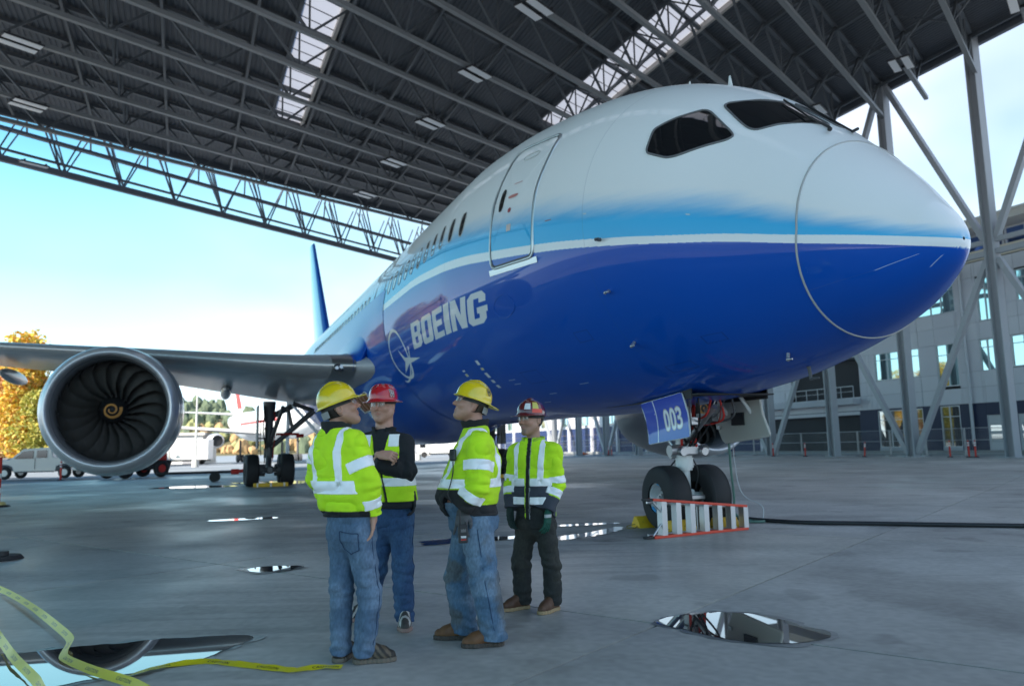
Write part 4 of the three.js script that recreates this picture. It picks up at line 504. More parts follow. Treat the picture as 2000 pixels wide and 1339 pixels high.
{ // balcony: slab, back glazing, rail
  const [e0, e1, y0, y1] = balcony, z = -1.4; mesh('balcony_slab', box(e1 - e0 + 4, 0.5, 1.2, -(e0 + e1) / 2 - 2, 4.55, 0.35), std([0.5, 0.51, 0.54], 0.6), office); mesh('balcony_ceiling', box(e1 - e0, 0.2, 1.5, -(e0 + e1) / 2, y1 + 0.12, z + 0.65), std([0.05, 0.05, 0.055], 0.7), office);
  windowUnit('window', 10.9, 14.6, 5.0, 8.1, [0.28, 0.74], pane, z + 0.2); windowUnit('window', 14.8, 18.9, 5.0, 8.1, [0.3, 0.6], pane, z + 0.2);
  for (let e = e0; e <= e1 + 0.01; e += (e1 - e0) / 6) mesh('rail_post', cylY(0.03, 1.05, -e, 5.32, 0.8, 8), winFrame, office); mesh('handrail', box(e1 - e0, 0.05, 0.05, -(e0 + e1) / 2, 5.86, 0.8), winFrame, office); mesh('handrail', box(e1 - e0, 0.03, 0.03, -(e0 + e1) / 2, 5.4, 0.8), winFrame, office);
}
mesh('downpipe', plain([cylY(0.11, 13.3, -0.42, 7.4, 0.2, 12), box(0.3, 0.3, 0.2, -0.42, 13.9, 0.15)]), std([0.52, 0.53, 0.55], 0.5), office);
mesh('parapet', box(39, 0.75, 0.3, -3.5, 14.62, -0.1), creamM, office);
for (let e = -15; e < 23; e += 3.1) windowUnit('window', e, e + 2.9, 15.02, 16.35, [0.5], std([0.16, 0.28, 0.62], 0.04, 0.9), -0.9, false);
mesh('cornice', box(40, 0.5, 2.6, -3.5, 16.66, 0.1), std([0.6, 0.58, 0.52], 0.6), office); mesh('cornice_lip', box(40.2, 0.16, 2.9, -3.5, 16.99, 0.1), std([0.66, 0.64, 0.58], 0.6), office); mesh('roof', box(39, 0.2, 16, -3.5, 16.7, -9.3), deckM, office);
{ // long low wing further back: navy wall bays, pale window band
  for (let k = 0; k < 11; k++) { const e0 = 23.4 + k * 7.16; for (let r = 0; r < 3; r++) mesh('wall_bay', box(7.1, 1.18, 0.16, -(e0 + 3.58), 0.9 + r * 1.2, -0.08), navyW2, office); mesh('band_panel', box(7.12, 0.3, 0.2, -(e0 + 3.58), 3.86, -0.06), std([0.55, 0.55, 0.56], 0.6), office); windowUnit('window', e0 + 0.1, e0 + 3.4, 4.05, 5.6, [0.5], pane, -0.1, false); mesh('band_panel', box(3.5, 1.6, 0.16, -(e0 + 5.3), 4.82, -0.08), panelM[0], office); mesh('wall_panel', box(7.12, 8.5, 0.2, -(e0 + 3.58), 9.9, -0.1), panelM[k % 3], office); mesh('bay_column', box(0.35, 5.6, 0.35, -e0, 2.9, 0.15), panelM[2], office); }
}
// ---- temporary fence panels in front of the office
const fenceM = std([0.45, 0.46, 0.47], 0.4, 0.7), wallOf = (e, d) => C1.clone().addScaledVector(E2, e).addScaledVector(N2, d);
let fi = 0; for (const [a, b] of [[-5.6, 20], [31, 84]]) for (let e = a; e < b; e += 3.06) {
  const p = wallOf(e + 1.5, 1.9), where = e < 20 ? ['beside the garage doors', 'beside the garage doors, next along', 'at the drainpipe', 'under the broad shop window', 'left of the shop window', 'at the navy pier', 'before the glazed doors', 'left of the glazed doors', 'at the dark entrance recess'][Math.min(8, Math.round((e + 5.6) / 3.06))] : null;
  const f = thing('fence_panel', where ? 'wire site fence panel ' + where : 'wire site fence panel standing along the navy wall seen below the airliner', 'fence', [p.x, 0, p.z], -Math.atan2(0.92122, 0.38904), 'temporary site fence');
  for (const x of [-1.48, 1.48]) { mesh('fence_post', cylY(0.03, 1.9, x, 0.98, 0, 8), fenceM, f); mesh('fence_foot', box(0.12, 0.05, 0.8, x, 0.03, 0), fenceM, f); } for (const y of [0.2, 1.1, 1.9]) mesh('fence_rail', cylX(0.022, 2.94, 0, y, 0, 8), fenceM, f);
  const wires = []; for (let k = 1; k < 20; k++) wires.push(box(0.006, 1.7, 0.006, -1.48 + k * 0.148, 1.05, 0)); const wm = mesh('wire_mesh', plain(wires), fenceM, f); wm.userData.kind = 'stuff'; fi++;
}
// ---- red delineator posts and orange sandbags along the apron edge
const delinRed = std([0.62, 0.035, 0.02], 0.5), delinWhite = std([0.75, 0.75, 0.74], 0.5), orangeBag = std([0.75, 0.13, 0.03], 0.7);
function delineator(p, label, lean = 0) { const d = thing('delineator_post', label, 'post', [p.x, 0, p.z], lean * 3, 'red delineator posts'); d.rotation.z = lean; mesh('tube', cylY(0.055, 1.0, 0, 0.53, 0, 14), delinRed, d); mesh('reflective_band', cylY(0.058, 0.1, 0, 0.78, 0, 14), delinWhite, d); mesh('reflective_band', cylY(0.058, 0.1, 0, 0.93, 0, 14), delinWhite, d); mesh('handle', new THREE.TorusGeometry(0.04, 0.014, 6, 12).translate(0, 1.06, 0), delinRed, d); mesh('base', cylY(0.2, 0.06, 0, 0.03, 0, 16, 0.16), blackM, d); }
for (const [e, l] of [[41.75, 'left one of a close red pair in front of the navy wall'], [41.0, 'right one of a close red pair in front of the navy wall'], [18.8, 'red delineator post just right of the hanging green hose'], [13.55, 'red delineator post at the foot of the slanted brace before the dark entrance'], [9.8, 'red delineator post before the white glazed doors'], [3.8, 'leaning red delineator post in front of the navy pier', -0.08], [-3.25, 'red delineator post below the narrow shop window'], [-4.6, 'darker red delineator post at the drainpipe foot'], [-5.06, 'bright orange-red delineator post right beside another near the drainpipe']]) { const p = wallOf(e, -0.5); delineator(p, l.startsWith('left one') || l.startsWith('right one') ? l : l, e === 3.8 ? -0.08 : 0); }
function sandbag(p, label, turn) { const s = thing('sandbag', label, 'sandbag', [p.x, 0, p.z], turn, 'orange sandbags on fence feet'); const g = new THREE.SphereGeometry(0.5, 20, 14); g.scale(0.9, 0.36, 0.5); const q = g.attributes.position; for (let i = 0; i < q.count; i++) { const n = 1 + 0.25 * (fbm(q.getX(i) * 4, q.getZ(i) * 4, q.getY(i) * 4) - 0.5); q.setXYZ(i, q.getX(i) * n, Math.max(-0.15, q.getY(i)) * n + 0.16, q.getZ(i) * n); } g.computeVertexNormals(); mesh('bag', g, orangeBag, s); mesh('tied_neck', plain([bar(V3(0.42, 0.14, 0), V3(0.62, 0.2, 0.05), 0.05, 0.1, 10)]), orangeBag, s); }
sandbag(wallOf(50.3, 0.6), 'orange sandbag on a fence foot left of the first pale column', 0.3); sandbag(wallOf(44.8, 0.8), 'orange sandbag on a fence foot between two pale columns', 1.9); sandbag(wallOf(37.1, 0.6), 'orange sandbag on a fence foot right of the red post pair', 0.9); sandbag(wallOf(31.4, 0.6), 'orange sandbag seen just left of the nose gear', 2.4);
// ---------------------------------------------------------------- far background on the left
function leafCrown(name, parent, center, rx, ry, rz, n, size, mats, seed, lumps = 9) { // leaf-sized faces in clumps through the crown
  const r = mulberry(seed), L = []; for (let i = 0; i < lumps; i++) { const a = r() * 6.28, t = Math.sqrt(r()), y = (r() * 2 - 1); const k = Math.sqrt(Math.max(0.05, 1 - y * y * 0.85)); L.push([Math.cos(a) * t * k * rx * 0.75, y * ry * 0.8, Math.sin(a) * t * k * rz * 0.75, 0.30 + 0.3 * r()]); }
  const P = mats.map(() => []), Nn = mats.map(() => []);
  for (let i = 0; i < n; i++) { const l = L[Math.floor(r() * lumps)], m = Math.floor(r() * mats.length * 0.999); let a, b, c, d; do { a = r() * 2 - 1; b = r() * 2 - 1; c = r() * 2 - 1; d = a * a + b * b + c * c; } while (d > 1); const rr = Math.pow(d, -0.12); const px = center.x + l[0] + a * rr * rx * l[3], py = center.y + l[1] + b * rr * ry * l[3], pz = center.z + l[2] + c * rr * rz * l[3];
    const u = V3(r() - 0.5, r() - 0.5, r() - 0.5).normalize(), v = V3(r() - 0.5, r() - 0.5, r() - 0.5).cross(u).normalize(), s = size * (0.6 + r() * 0.8), nn = u.clone().cross(v);
    for (const [x, y] of [[-1, 0], [0, -0.6], [1, 0], [-1, 0], [1, 0], [0, 0.6]]) { P[m].push(px + (u.x * x + v.x * y) * s, py + (u.y * x + v.y * y) * s, pz + (u.z * x + v.z * y) * s); Nn[m].push(nn.x, nn.y, nn.z); } }
  return mats.map((mat, k) => { const g = new THREE.BufferGeometry(); g.setAttribute('position', new THREE.Float32BufferAttribute(P[k], 3)); g.setAttribute('normal', new THREE.Float32BufferAttribute(Nn[k], 3)); g.setAttribute('uv', new THREE.Float32BufferAttribute(new Float32Array(P[k].length / 3 * 2), 2)); return mesh(name, g, mat, parent); });
}
const leaf = (c) => phys(c, 0.8, { transmission: 0.4, thickness: 0, side: THREE.DoubleSide });
const YEL = [leaf([0.85, 0.58, 0.05]), leaf([0.72, 0.50, 0.06]), leaf([0.46, 0.42, 0.06]), leaf([0.74, 0.36, 0.05])], GRN = [leaf([0.2, 0.27, 0.05]), leaf([0.36, 0.38, 0.06]), leaf([0.52, 0.43, 0.06])], ORG = [leaf([0.72, 0.42, 0.18]), leaf([0.62, 0.32, 0.14]), leaf([0.74, 0.52, 0.2])], DRK = [leaf([0.05, 0.085, 0.035]), leaf([0.08, 0.11, 0.04])];
const barkM = std([0.09, 0.07, 0.055], 0.9);
function tree(x, dep, h, r, mats, label, seed, n = 5200) {
  const t = thing('tree', label, 'tree', [x, 0, -dep], 0, 'autumn trees beyond the apron'), rr = mulberry(seed); mesh('trunk', plain([bar(V3(0, -0.1, 0), V3(0.2, h * 0.55, 0), h * 0.022, h * 0.012, 10), ...[0, 1, 2, 3, 4].map((k) => { const a = k * 1.4 + rr(); return bar(V3(0.12, h * (0.25 + 0.06 * k), 0), V3(Math.cos(a) * r * 0.55, h * (0.5 + 0.07 * k), Math.sin(a) * r * 0.55), h * 0.008, h * 0.003, 6); })]), barkM, t);
  leafCrown('crown', t, V3(0, h * 0.56, 0), r, h * 0.45, r, Math.round(n * 1.7), 0.19 + h * 0.003, mats, seed * 7 + 1, 20);
}
tree(-57, 88, 13.4, 4.6, ORG, 'pale orange autumn tree at the left edge behind the wing', 3, 6500);
tree(-51.6, 83, 13.6, 3.6, YEL, 'tall bright yellow autumn tree left of the engine', 4, 8000);
tree(-48.2, 82, 8.6, 4.0, [GRN[1], GRN[2], YEL[2]], 'yellow-green bushy tree touching the left of the engine', 5, 7000);
tree(-71, 97, 14, 5, YEL, 'golden tree beyond the left frame edge', 6, 5200);
{ // wooded ridge
  const ridge = grid(90, 10, (a, b) => { const x = lerp(-420, 160, a), d = lerp(330, 520, b), h = 20 * sstep(-420, -220, x) * (1 - 0.55 * sstep(-190, -60, x)) * (0.75 + 0.5 * fbm(x * 0.012, 3, 1, 3)) * sstep(0, 0.35, b); return V3(x, h - 0.3, -d); });
  struct('hill', ridge, new THREE.MeshStandardMaterial({ color: lin(0.12, 0.105, 0.05), roughness: 0.95, side: THREE.DoubleSide }));
  const holder = grp('hillside_woods', scene); holder.userData = { kind: 'stuff', label: 'distant wooded hillside in green and autumn orange under the wing', category: 'woods' };
  const r = mulberry(91), bl = [[], [], []]; const ico = new THREE.IcosahedronGeometry(1, 1);
  for (let i = 0; i < 900; i++) { const x = lerp(-330, 60, r()), b = r(), d = lerp(335, 430, b), h = 20 * sstep(-420, -220, x) * (1 - 0.55 * sstep(-190, -60, x)) * (0.75 + 0.5 * fbm(x * 0.012, 3, 1, 3)) * sstep(0, 0.35, (d - 330) / 190), s = 1.6 + 2.6 * r(), k = h > 12 || r() < 0.3 ? 0 : r() < 0.6 ? 1 : 2, g = ico.clone(); g.scale(s * 0.8, s * (k ? 1 : 1.7), s * 0.8); const q = g.attributes.position; for (let j = 0; j < q.count; j++) { const n = 1 + 0.5 * (hash3(Math.round(q.getX(j) * 9 + i), Math.round(q.getY(j) * 9), Math.round(q.getZ(j) * 9)) - 0.5); q.setXYZ(j, q.getX(j) * n, q.getY(j) * n, q.getZ(j) * n); } g.translate(x, h + s * 0.6, -d); bl[k].push(g); }
  bl.forEach((gs, k) => { const m = mesh('woods', plain(gs), std([[0.11, 0.14, 0.085], [0.42, 0.27, 0.13], [0.28, 0.28, 0.12]][k], 0.95), holder); m.geometry.computeVertexNormals(); m.userData.kind = 'stuff'; });
}
{ // parked white jet with red trim
  const j = thing('parked_jet', 'white old jet with red stripes and red tail parked in the sunlit background', 'airliner', [-33.5, 0, -106], -2.584); j.scale.setScalar(1.12); const wh = phys([0.8, 0.8, 0.79], 0.35, { clearcoat: 0.6 }), rd = std([0.6, 0.05, 0.04], 0.45);
  mesh('fuselage', grid(40, 32, (a, b) => { const z = lerp(-20, 20, a), t = Math.abs(z + 2) / 20, r = 1.9 * Math.pow(Math.max(0, 1 - Math.pow(clamp(a < 0.25 ? (0.25 - a) * 4 : a > 0.62 ? (a - 0.62) / 0.38 : 0), a < 0.25 ? 2.6 : 1.7)), 0.6), up = a > 0.62 ? 1.3 * Math.pow((a - 0.62) / 0.38, 1.5) : 0, an = b * 6.2832; return V3(Math.cos(an) * r, 4.4 + up + Math.sin(an) * r, z); }), wh, j);
  for (const s of [1, -1]) { mesh('red_stripe', grid(30, 2, (a, b) => V3(s * 1.915 * Math.cos((b - 0.5) * 0.16 + 0.12), 4.4 + 1.915 * Math.sin((b - 0.5) * 0.16 + 0.12), lerp(-13, 5, a))), rd, j); mesh('wing', grid(14, 16, (a, b) => { const [x, y] = foil(s > 0 ? b : 1 - b), c = lerp(7.5, 2.4, a); return V3(s * lerp(1.2, 17.5, a), lerp(3.3, 5.0, a) + y * c * 0.6, lerp(-4, 7, a) + x * c); }), std([0.6, 0.6, 0.6], 0.5), j); mesh('tailplane', grid(10, 12, (a, b) => { const [x, y] = foil(s > 0 ? b : 1 - b), c = lerp(4, 1.6, a); return V3(s * lerp(0.4, 7, a), 6.3 + a * 0.5 + y * c * 0.6, lerp(14, 18.5, a) + x * c); }), wh, j);
    const e = mesh('engine', new THREE.LatheGeometry([[0.62, 0], [0.78, 0.1], [0.85, 0.6], [0.82, 2.2], [0.55, 3.4]].map(([r, y]) => new THREE.Vector2(r, y)), 24).rotateX(Math.PI / 2).translate(s * 6.5, 2.5, -4.6), std([0.55, 0.55, 0.55], 0.4, 0.4), j); mesh('intake', new THREE.CircleGeometry(0.66, 24).rotateY(Math.PI).translate(s * 6.5, 2.5, -4.4), blackM, e); }
  const fin = mesh('tail_fin', grid(10, 16, (a, b) => { const [x, y] = foil(b), c = lerp(6.2, 2.6, a); return V3(y * c * 0.7, lerp(5.4, 12.4, a), lerp(11.5, 17.5, a) + x * c); }), wh, j); mesh('fin_trim', grid(8, 8, (a, b) => { const [x, y] = foil(lerp(0.25, 0.75, b)), c = lerp(5, 2.62, a); return V3(y * c * 0.74, lerp(7, 12.42, a), lerp(12.8, 17.48, a) + x * c); }), rd, fin);
  for (const [x, z] of [[0, -13], [2.5, 2], [-2.5, 2]]) mesh('landing_gear', plain([cylY(0.12, 2.4, x, 1.4, z, 10), cylX(0.45, 0.3, x - 0.25, 0.45, z, 18), cylX(0.45, 0.3, x + 0.25, 0.45, z, 18)]), darkGrey, j);
}
function pickup(label, x, dep, turn, col) {
  const p = thing('pickup_truck', label, 'truck', [x, 0, -dep], turn, 'service vehicles'), bodyM = phys(col, 0.35, { clearcoat: 0.8 });
  const side = new THREE.Shape([[-2.75, 0.5], [-2.8, 0.95], [-2.6, 1.08], [-1.5, 1.16], [-0.75, 1.78], [0.9, 1.86], [1.02, 1.25], [2.7, 1.25], [2.75, 0.55], [2.35, 0.5], [2.3, 0.75], [2.0, 0.92], [1.55, 0.92], [1.25, 0.75], [1.2, 0.48], [-1.25, 0.48], [-1.3, 0.75], [-1.6, 0.92], [-2.05, 0.92], [-2.35, 0.75], [-2.4, 0.5]].map(([a, b]) => new THREE.Vector2(a, b)));
  const g = new THREE.ExtrudeGeometry(side, { depth: 1.8, bevelEnabled: true, bevelSize: 0.05, bevelThickness: 0.06, bevelSegments: 2 }); g.translate(0, 0, -0.9); mesh('body', g, bodyM, p);
  for (const s of [1, -1]) { const z = s * 0.985; const poly = (pts) => { const q = new THREE.ExtrudeGeometry(new THREE.Shape(pts.map(([a, b]) => new THREE.Vector2(a, b))), { depth: 0.02, bevelEnabled: false }); q.translate(0, 0, z - 0.01); return q; }; mesh('side_window', poly([[-1.25, 1.25], [-0.72, 1.7], [-0.1, 1.74], [-0.1, 1.25]]), glassDark, p); mesh('side_window', poly([[0.1, 1.28], [0.1, 1.74], [0.7, 1.76], [0.72, 1.28]]), glassDark, p); mesh('door_line', box(0.02, 0.7, 0.03, 0.0, 0.95, s * 0.97), darkGrey, p); mesh('sill', box(2.3, 0.1, 0.05, 0, 0.45, s * 0.93), darkGrey, p); for (const wx of [-1.82, 1.77]) { const w = grp('wheel', p); w.position.set(wx, 0.38, s * 0.86); mesh('tyre', new THREE.TorusGeometry(0.28, 0.115, 10, 24), rubber, w); mesh('rim', cylZ(0.2, 0.14, 0, 0, s * 0.03, 16), std([0.5, 0.5, 0.5], 0.4, 0.6), w); } }
  mesh('headlight', box(0.05, 0.16, 1.6, -2.8, 0.86, 0), std([0.7, 0.7, 0.68], 0.2), p); mesh('bumper', box(0.15, 0.2, 1.9, -2.83, 0.56, 0), darkGrey, p); return p;
}
pickup('white service pickup truck parked left of the engine', -29.6, 49.5, 0.05, [0.62, 0.61, 0.57]); pickup('dark pickup truck cut off by the left frame edge', -36.6, 53, 0.15, [0.1, 0.1, 0.11]);
{ // red tow tractor beside the engine
  const t = thing('tow_tractor', 'red and black tow tractor partly hidden behind the engine', 'tractor', [-22.4, 0, -46.5], 1.05); mesh('chassis', rbox(3.6, 0.55, 1.7, 0.1, 0, 0.72, 0), blackM, t); mesh('hood', rbox(1.5, 0.5, 1.5, 0.1, 0.9, 1.2, 0), redP, t); mesh('seat', plain([rbox(0.5, 0.15, 0.6, 0.04, -0.5, 1.1, 0), rbox(0.12, 0.55, 0.6, 0.04, -0.75, 1.38, 0)]), blackM, t); mesh('roll_bar', plain([bar(V3(-0.9, 1, -0.7), V3(-0.9, 2, -0.7), 0.04), bar(V3(-0.9, 2, -0.7), V3(-0.9, 2, 0.7), 0.04), bar(V3(-0.9, 2, 0.7), V3(-0.9, 1, 0.7), 0.04)]), redP, t); mesh('steering_wheel', new THREE.TorusGeometry(0.2, 0.025, 8, 20).rotateX(1.1).translate(0.05, 1.45, 0), blackM, t);
  for (const x of [-1.15, 1.15]) for (const z of [-0.85, 0.85]) { const w = grp('wheel', t); w.position.set(x, 0.5, z); mesh('tyre', new THREE.TorusGeometry(0.36, 0.15, 10, 26), rubber, w); mesh('rim', cylZ(0.24, 0.2, 0, 0, 0, 16), redP, w); }
}
{ const b = thing('tow_bar', 'red and black tow bar lying beside the main wheels', 'tow bar', [-13.6, 0, -37.5], 0.25); mesh('shaft', cylX(0.06, 3.4, -1.5, 0.45, 0, 10), blackM, b); mesh('collar', plain([cylX(0.13, 0.35, 0.3, 0.45, 0, 12), bar(V3(0.3, 0.45, 0), V3(0.9, 0.5, 0), 0.07, 0.09)]), redP, b); mesh('wheel', plain([cylZ(0.22, 0.12, -0.6, 0.22, 0.25, 16), cylZ(0.22, 0.12, -0.6, 0.22, -0.25, 16), cylZ(0.03, 0.6, -0.6, 0.22, 0, 8)]), rubber, b); }
{ const s = thing('boarding_stairs', 'pale mobile boarding stairs behind the main landing gear', 'stairs', [-14.8, 0, -60], 0.2), m = std([0.62, 0.63, 0.64], 0.5); for (const z of [-0.6, 0.6]) { mesh('stringer', bar(V3(-2.6, 5.4, z), V3(1.6, 0.6, z), 0.12, 0.12, 6), m, s); mesh('handrail', bar(V3(-2.6, 6.3, z), V3(1.6, 1.5, z), 0.04, 0.04, 6), m, s); } for (let k = 0; k < 16; k++) mesh('step', box(0.3, 0.05, 1.2, lerp(-2.5, 1.5, k / 15), lerp(5.35, 0.75, k / 15), 0), m, s); mesh('base_frame', plain([box(5, 0.2, 1.4, -0.6, 0.5, 0), bar(V3(-2.4, 0.5, 0.6), V3(-2.4, 5.2, 0.6), 0.08), bar(V3(-2.4, 0.5, -0.6), V3(-2.4, 5.2, -0.6), 0.08)]), m, s); for (const x of [-2.6, 1.5]) for (const z of [0.7, -0.7]) mesh('wheel', cylZ(0.3, 0.2, x, 0.3, z, 16), rubber, s); }
function pole(x, d, h, label) { const p = thing('light_pole', label, 'light pole', [x, 0, -d], 0, 'light poles on the far apron'); mesh('shaft', cylY(0.13, h, 0, h / 2, 0, 10, 0.07), std([0.62, 0.62, 0.6], 0.5), p); mesh('arm', box(2.6, 0.1, 0.12, 0, h, 0), std([0.62, 0.62, 0.6], 0.5), p); for (const s of [-1, 1]) mesh('lamp_head', box(0.8, 0.16, 0.4, s * 1.2, h - 0.06, 0), std([0.7, 0.7, 0.68], 0.4), p); mesh('footing', cylY(0.35, 0.7, 0, 0.3, 0, 14), std([0.5, 0.5, 0.48], 0.8), p); }
pole(-32.4, 80, 8.2, 'pale light pole right of the engine'); pole(-11.6, 95, 9.5, 'pale light pole seen under the belly between two men');
function lowBuilding(x, d, w, h, label, c, turn = 0) { const b = thing('low_building', label, 'building', [x, 0, -d], turn, 'low buildings across the airfield'); mesh('wall', box(w, h, 8, 0, h / 2, 0), std(c, 0.7), b); mesh('roof', box(w + 0.6, 0.35, 8.6, 0, h + 0.18, 0), std([0.5, 0.48, 0.46], 0.7), b); for (let k = 0; k < 5; k++) mesh('window', box(w / 9, h * 0.25, 0.1, lerp(-w * 0.4, w * 0.4, k / 4), h * 0.62, 4.05), glassDark, b); mesh('door', box(1.1, 2.1, 0.1, w * 0.3, 1.05, 4.06), std([0.3, 0.3, 0.32], 0.6), b); }
lowBuilding(-9, 165, 9, 5.4, 'white low building under the belly between two men', [0.75, 0.74, 0.72]); lowBuilding(-19, 180, 10, 4.2, 'tan low building beside the white one under the belly', [0.5, 0.32, 0.22]); lowBuilding(-66, 112, 16, 4.6, 'long pale building behind the white pickup truck', [0.7, 0.66, 0.66], 0.1); lowBuilding(-45, 104, 9, 3.6, 'white cabin below the parked jet', [0.74, 0.73, 0.7], 0.15); lowBuilding(-22, 150, 12, 4, 'pale building behind the boarding stairs', [0.66, 0.64, 0.6], 0.1);
function boxTruck(x, d, label) { const t = thing('box_truck', label, 'truck', [x, 0, -d], 0.1, 'service vehicles'); mesh('cargo_box', rbox(4.2, 2.3, 2.2, 0.05, 0.8, 1.75, 0), whitePaint, t); mesh('cab', rbox(1.6, 1.7, 2.0, 0.18, -2.3, 1.25, 0), whitePaint, t); mesh('windscreen', box(0.06, 0.6, 1.6, -3.1, 1.65, 0), glassDark, t); for (const s of [1, -1]) { mesh('side_window', box(0.8, 0.5, 0.04, -2.4, 1.65, s * 1.01), glassDark, t); for (const wx of [-2.2, 1.6]) mesh('wheel', cylZ(0.42, 0.3, wx, 0.42, s * 0.9, 18), rubber, t); } mesh('chassis', box(6, 0.25, 1.6, -0.3, 0.55, 0), blackM, t); }
boxTruck(-10.6, 112, 'white box truck under the belly between two men'); boxTruck(-38.5, 92, 'white box truck below the parked jet');
{ const p = W(-14.45, 0, 22.1), d = thing('delineator_post', 'red and white delineator post cut by the left frame edge', 'post', [p.x, 0, p.z], 0, 'red delineator posts'); mesh('tube', cylY(0.07, 1.35, 0, 0.7, 0, 14), delinRed, d); for (const y of [0.45, 0.85]) mesh('reflective_band', cylY(0.073, 0.14, 0, y, 0, 14), delinWhite, d); mesh('base', cylY(0.34, 0.05, 0, 0.03, 0, 20, 0.28), blackM, d); mesh('foot_ring', cylY(0.24, 0.09, 0, 0.09, 0, 20, 0.18), std([0.6, 0.5, 0.2], 0.6), d); }
{ const p = W(-25.6, 0, 44.5); delineator(p, 'orange-red delineator post in front of the white pickup truck'); const q = W(-12.7, 0, 100); }
{ const s = thing('rubber_mat', 'flat black rubber disc on the concrete at the left edge', 'rubber base', [-6.98, 0, -10.85]); mesh('disc', cylY(0.26, 0.05, 0, 0.03, 0, 26, 0.22), rubber, s); mesh('socket', cylY(0.08, 0.06, 0, 0.08, 0, 16), blackM, s); }
// ---------------------------------------------------------------- things on the apron near the nose gear
const APX = (s, h, a) => V3(s, h, a).applyAxisAngle(V3(0, 1, 0), Math.PI + TH).add(V3(2.764, 0, -12.857)); // airliner axes to world
{ // stepladder lying on one side rail
  const a = W(1.97, 0, 11.56), b = W(3.60, 0, 12.50), d = b.clone().sub(a), L = d.length(); const l = thing('stepladder', 'orange stepladder with silver steps lying on its side by the nose wheels', 'ladder', [a.x, 0, a.z], Math.atan2(-d.z, d.x));
  const railM = phys([0.70, 0.065, 0.03], 0.45), stepM = std([0.6, 0.61, 0.62], 0.35, 0.75), top = (x) => lerp(0.555, 0.36, x / L);
  const rail = (y0, y1) => { const q = V3(L, y1, 0).sub(V3(0, y0, 0)), g = rbox(q.length(), 0.04, 0.12, 0.008); g.rotateZ(Math.atan2(q.y, q.x)); g.translate(L / 2, (y0 + y1) / 2, 0); return g; };
  mesh('rail', rail(0.018, 0.018), railM, l); mesh('rail', rail(top(0), top(L)), railM, l);
  for (let k = 0; k < 7; k++) { const x = 0.16 + k * (L - 0.24) / 6, h = top(x) - 0.05, s = grp('step', l); s.position.set(x, 0.034, 0); mesh('tread', box(0.012, h, 0.10, 0, h / 2, 0), stepM, s); mesh('tread_lip', box(0.095, h, 0.010, 0.04, h / 2, 0.052), stepM, s); mesh('tread_lip', box(0.095, h, 0.010, 0.04, h / 2, -0.052), stepM, s); }
  for (const [y, s] of [[0.02, 1], [top(0), -1]]) { mesh('foot', rbox(0.15, 0.035, 0.09, 0.01, -0.07, y, 0), blackM, l); mesh('corner_brace', bar(V3(0.0, y + s * 0.02, 0.02), V3(0.17, y + s * 0.19, 0.02), 0.016, 0.016, 6), stepM, l); }
  const rear = mesh('rear_frame', plain([bar(V3(0.05, 0.03, -0.16), V3(L - 0.1, 0.03, -0.1), 0.018), bar(V3(0.05, 0.5, -0.16), V3(L - 0.1, 0.34, -0.1), 0.018), bar(V3(0.3, 0.03, -0.15), V3(0.3, 0.47, -0.15), 0.014), bar(V3(1.0, 0.03, -0.13), V3(1.0, 0.41, -0.13), 0.014)]), stepM, l);
}
function chock(s, a, turn, label) { const p = APX(s, 0, a), c = thing('wheel_chock', label, 'chock', [p.x, 0, p.z], Math.PI + TH + turn, 'yellow wheel chocks'); const sh = new THREE.Shape([[-0.13, 0], [0.13, 0], [0.11, 0.05], [0.03, 0.165], [-0.03, 0.165], [-0.11, 0.05]].map(([x, y]) => new THREE.Vector2(x, y))), g = new THREE.ExtrudeGeometry(sh, { depth: 0.4, bevelEnabled: true, bevelSize: 0.01, bevelThickness: 0.012, bevelSegments: 2 }); g.translate(0, 0.01, -0.2); g.rotateY(Math.PI / 2); mesh('block', g, yellowP, c); for (const x of [-0.12, 0, 0.12]) mesh('groove', box(0.012, 0.012, 0.2, x, 0.10, 0), std([0.25, 0.15, 0.02], 0.6), c); mesh('rope', tube([V3(0.2, 0.06, 0), V3(0.32, 0.03, 0.06), V3(0.38, 0.012, -0.03), V3(0.3, 0.012, -0.12), V3(0.21, 0.03, -0.06)], 0.008, 30, 6), std([0.3, 0.22, 0.06], 0.9), c); }
chock(0.46, 0.5, 0, 'yellow wheel chock behind the near nose wheel'); chock(0.40, -0.43, 0, 'yellow wheel chock in front of the near nose wheel, behind the ladder'); chock(-0.40, -0.43, 0, 'yellow wheel chock in front of the far nose wheel');
{ const p = APX(4.86, 0, 21.28), c = thing('chock_bar', 'long yellow chock bar in front of the left-hand main wheels', 'chock', [p.x, 0, p.z], Math.PI + TH, 'yellow wheel chocks'); mesh('beam', rbox(1.3, 0.15, 0.16, 0.02, 0, 0.08, 0), yellowP, c); for (const x of [-0.5, 0, 0.5]) mesh('reflective_band', box(0.06, 0.155, 0.165, x, 0.08, 0), delinWhite, c); }
{ const p = APX(-4.86, 0, 21.28), c = thing('chock_bar', 'yellow chock bar at the far main wheels between two men', 'chock', [p.x, 0, p.z], Math.PI + TH, 'yellow wheel chocks'); mesh('beam', rbox(1.3, 0.15, 0.16, 0.02, 0, 0.08, 0), yellowP, c); for (const x of [-0.5, 0, 0.5]) mesh('reflective_band', box(0.06, 0.155, 0.165, x, 0.08, 0), delinWhite, c); }
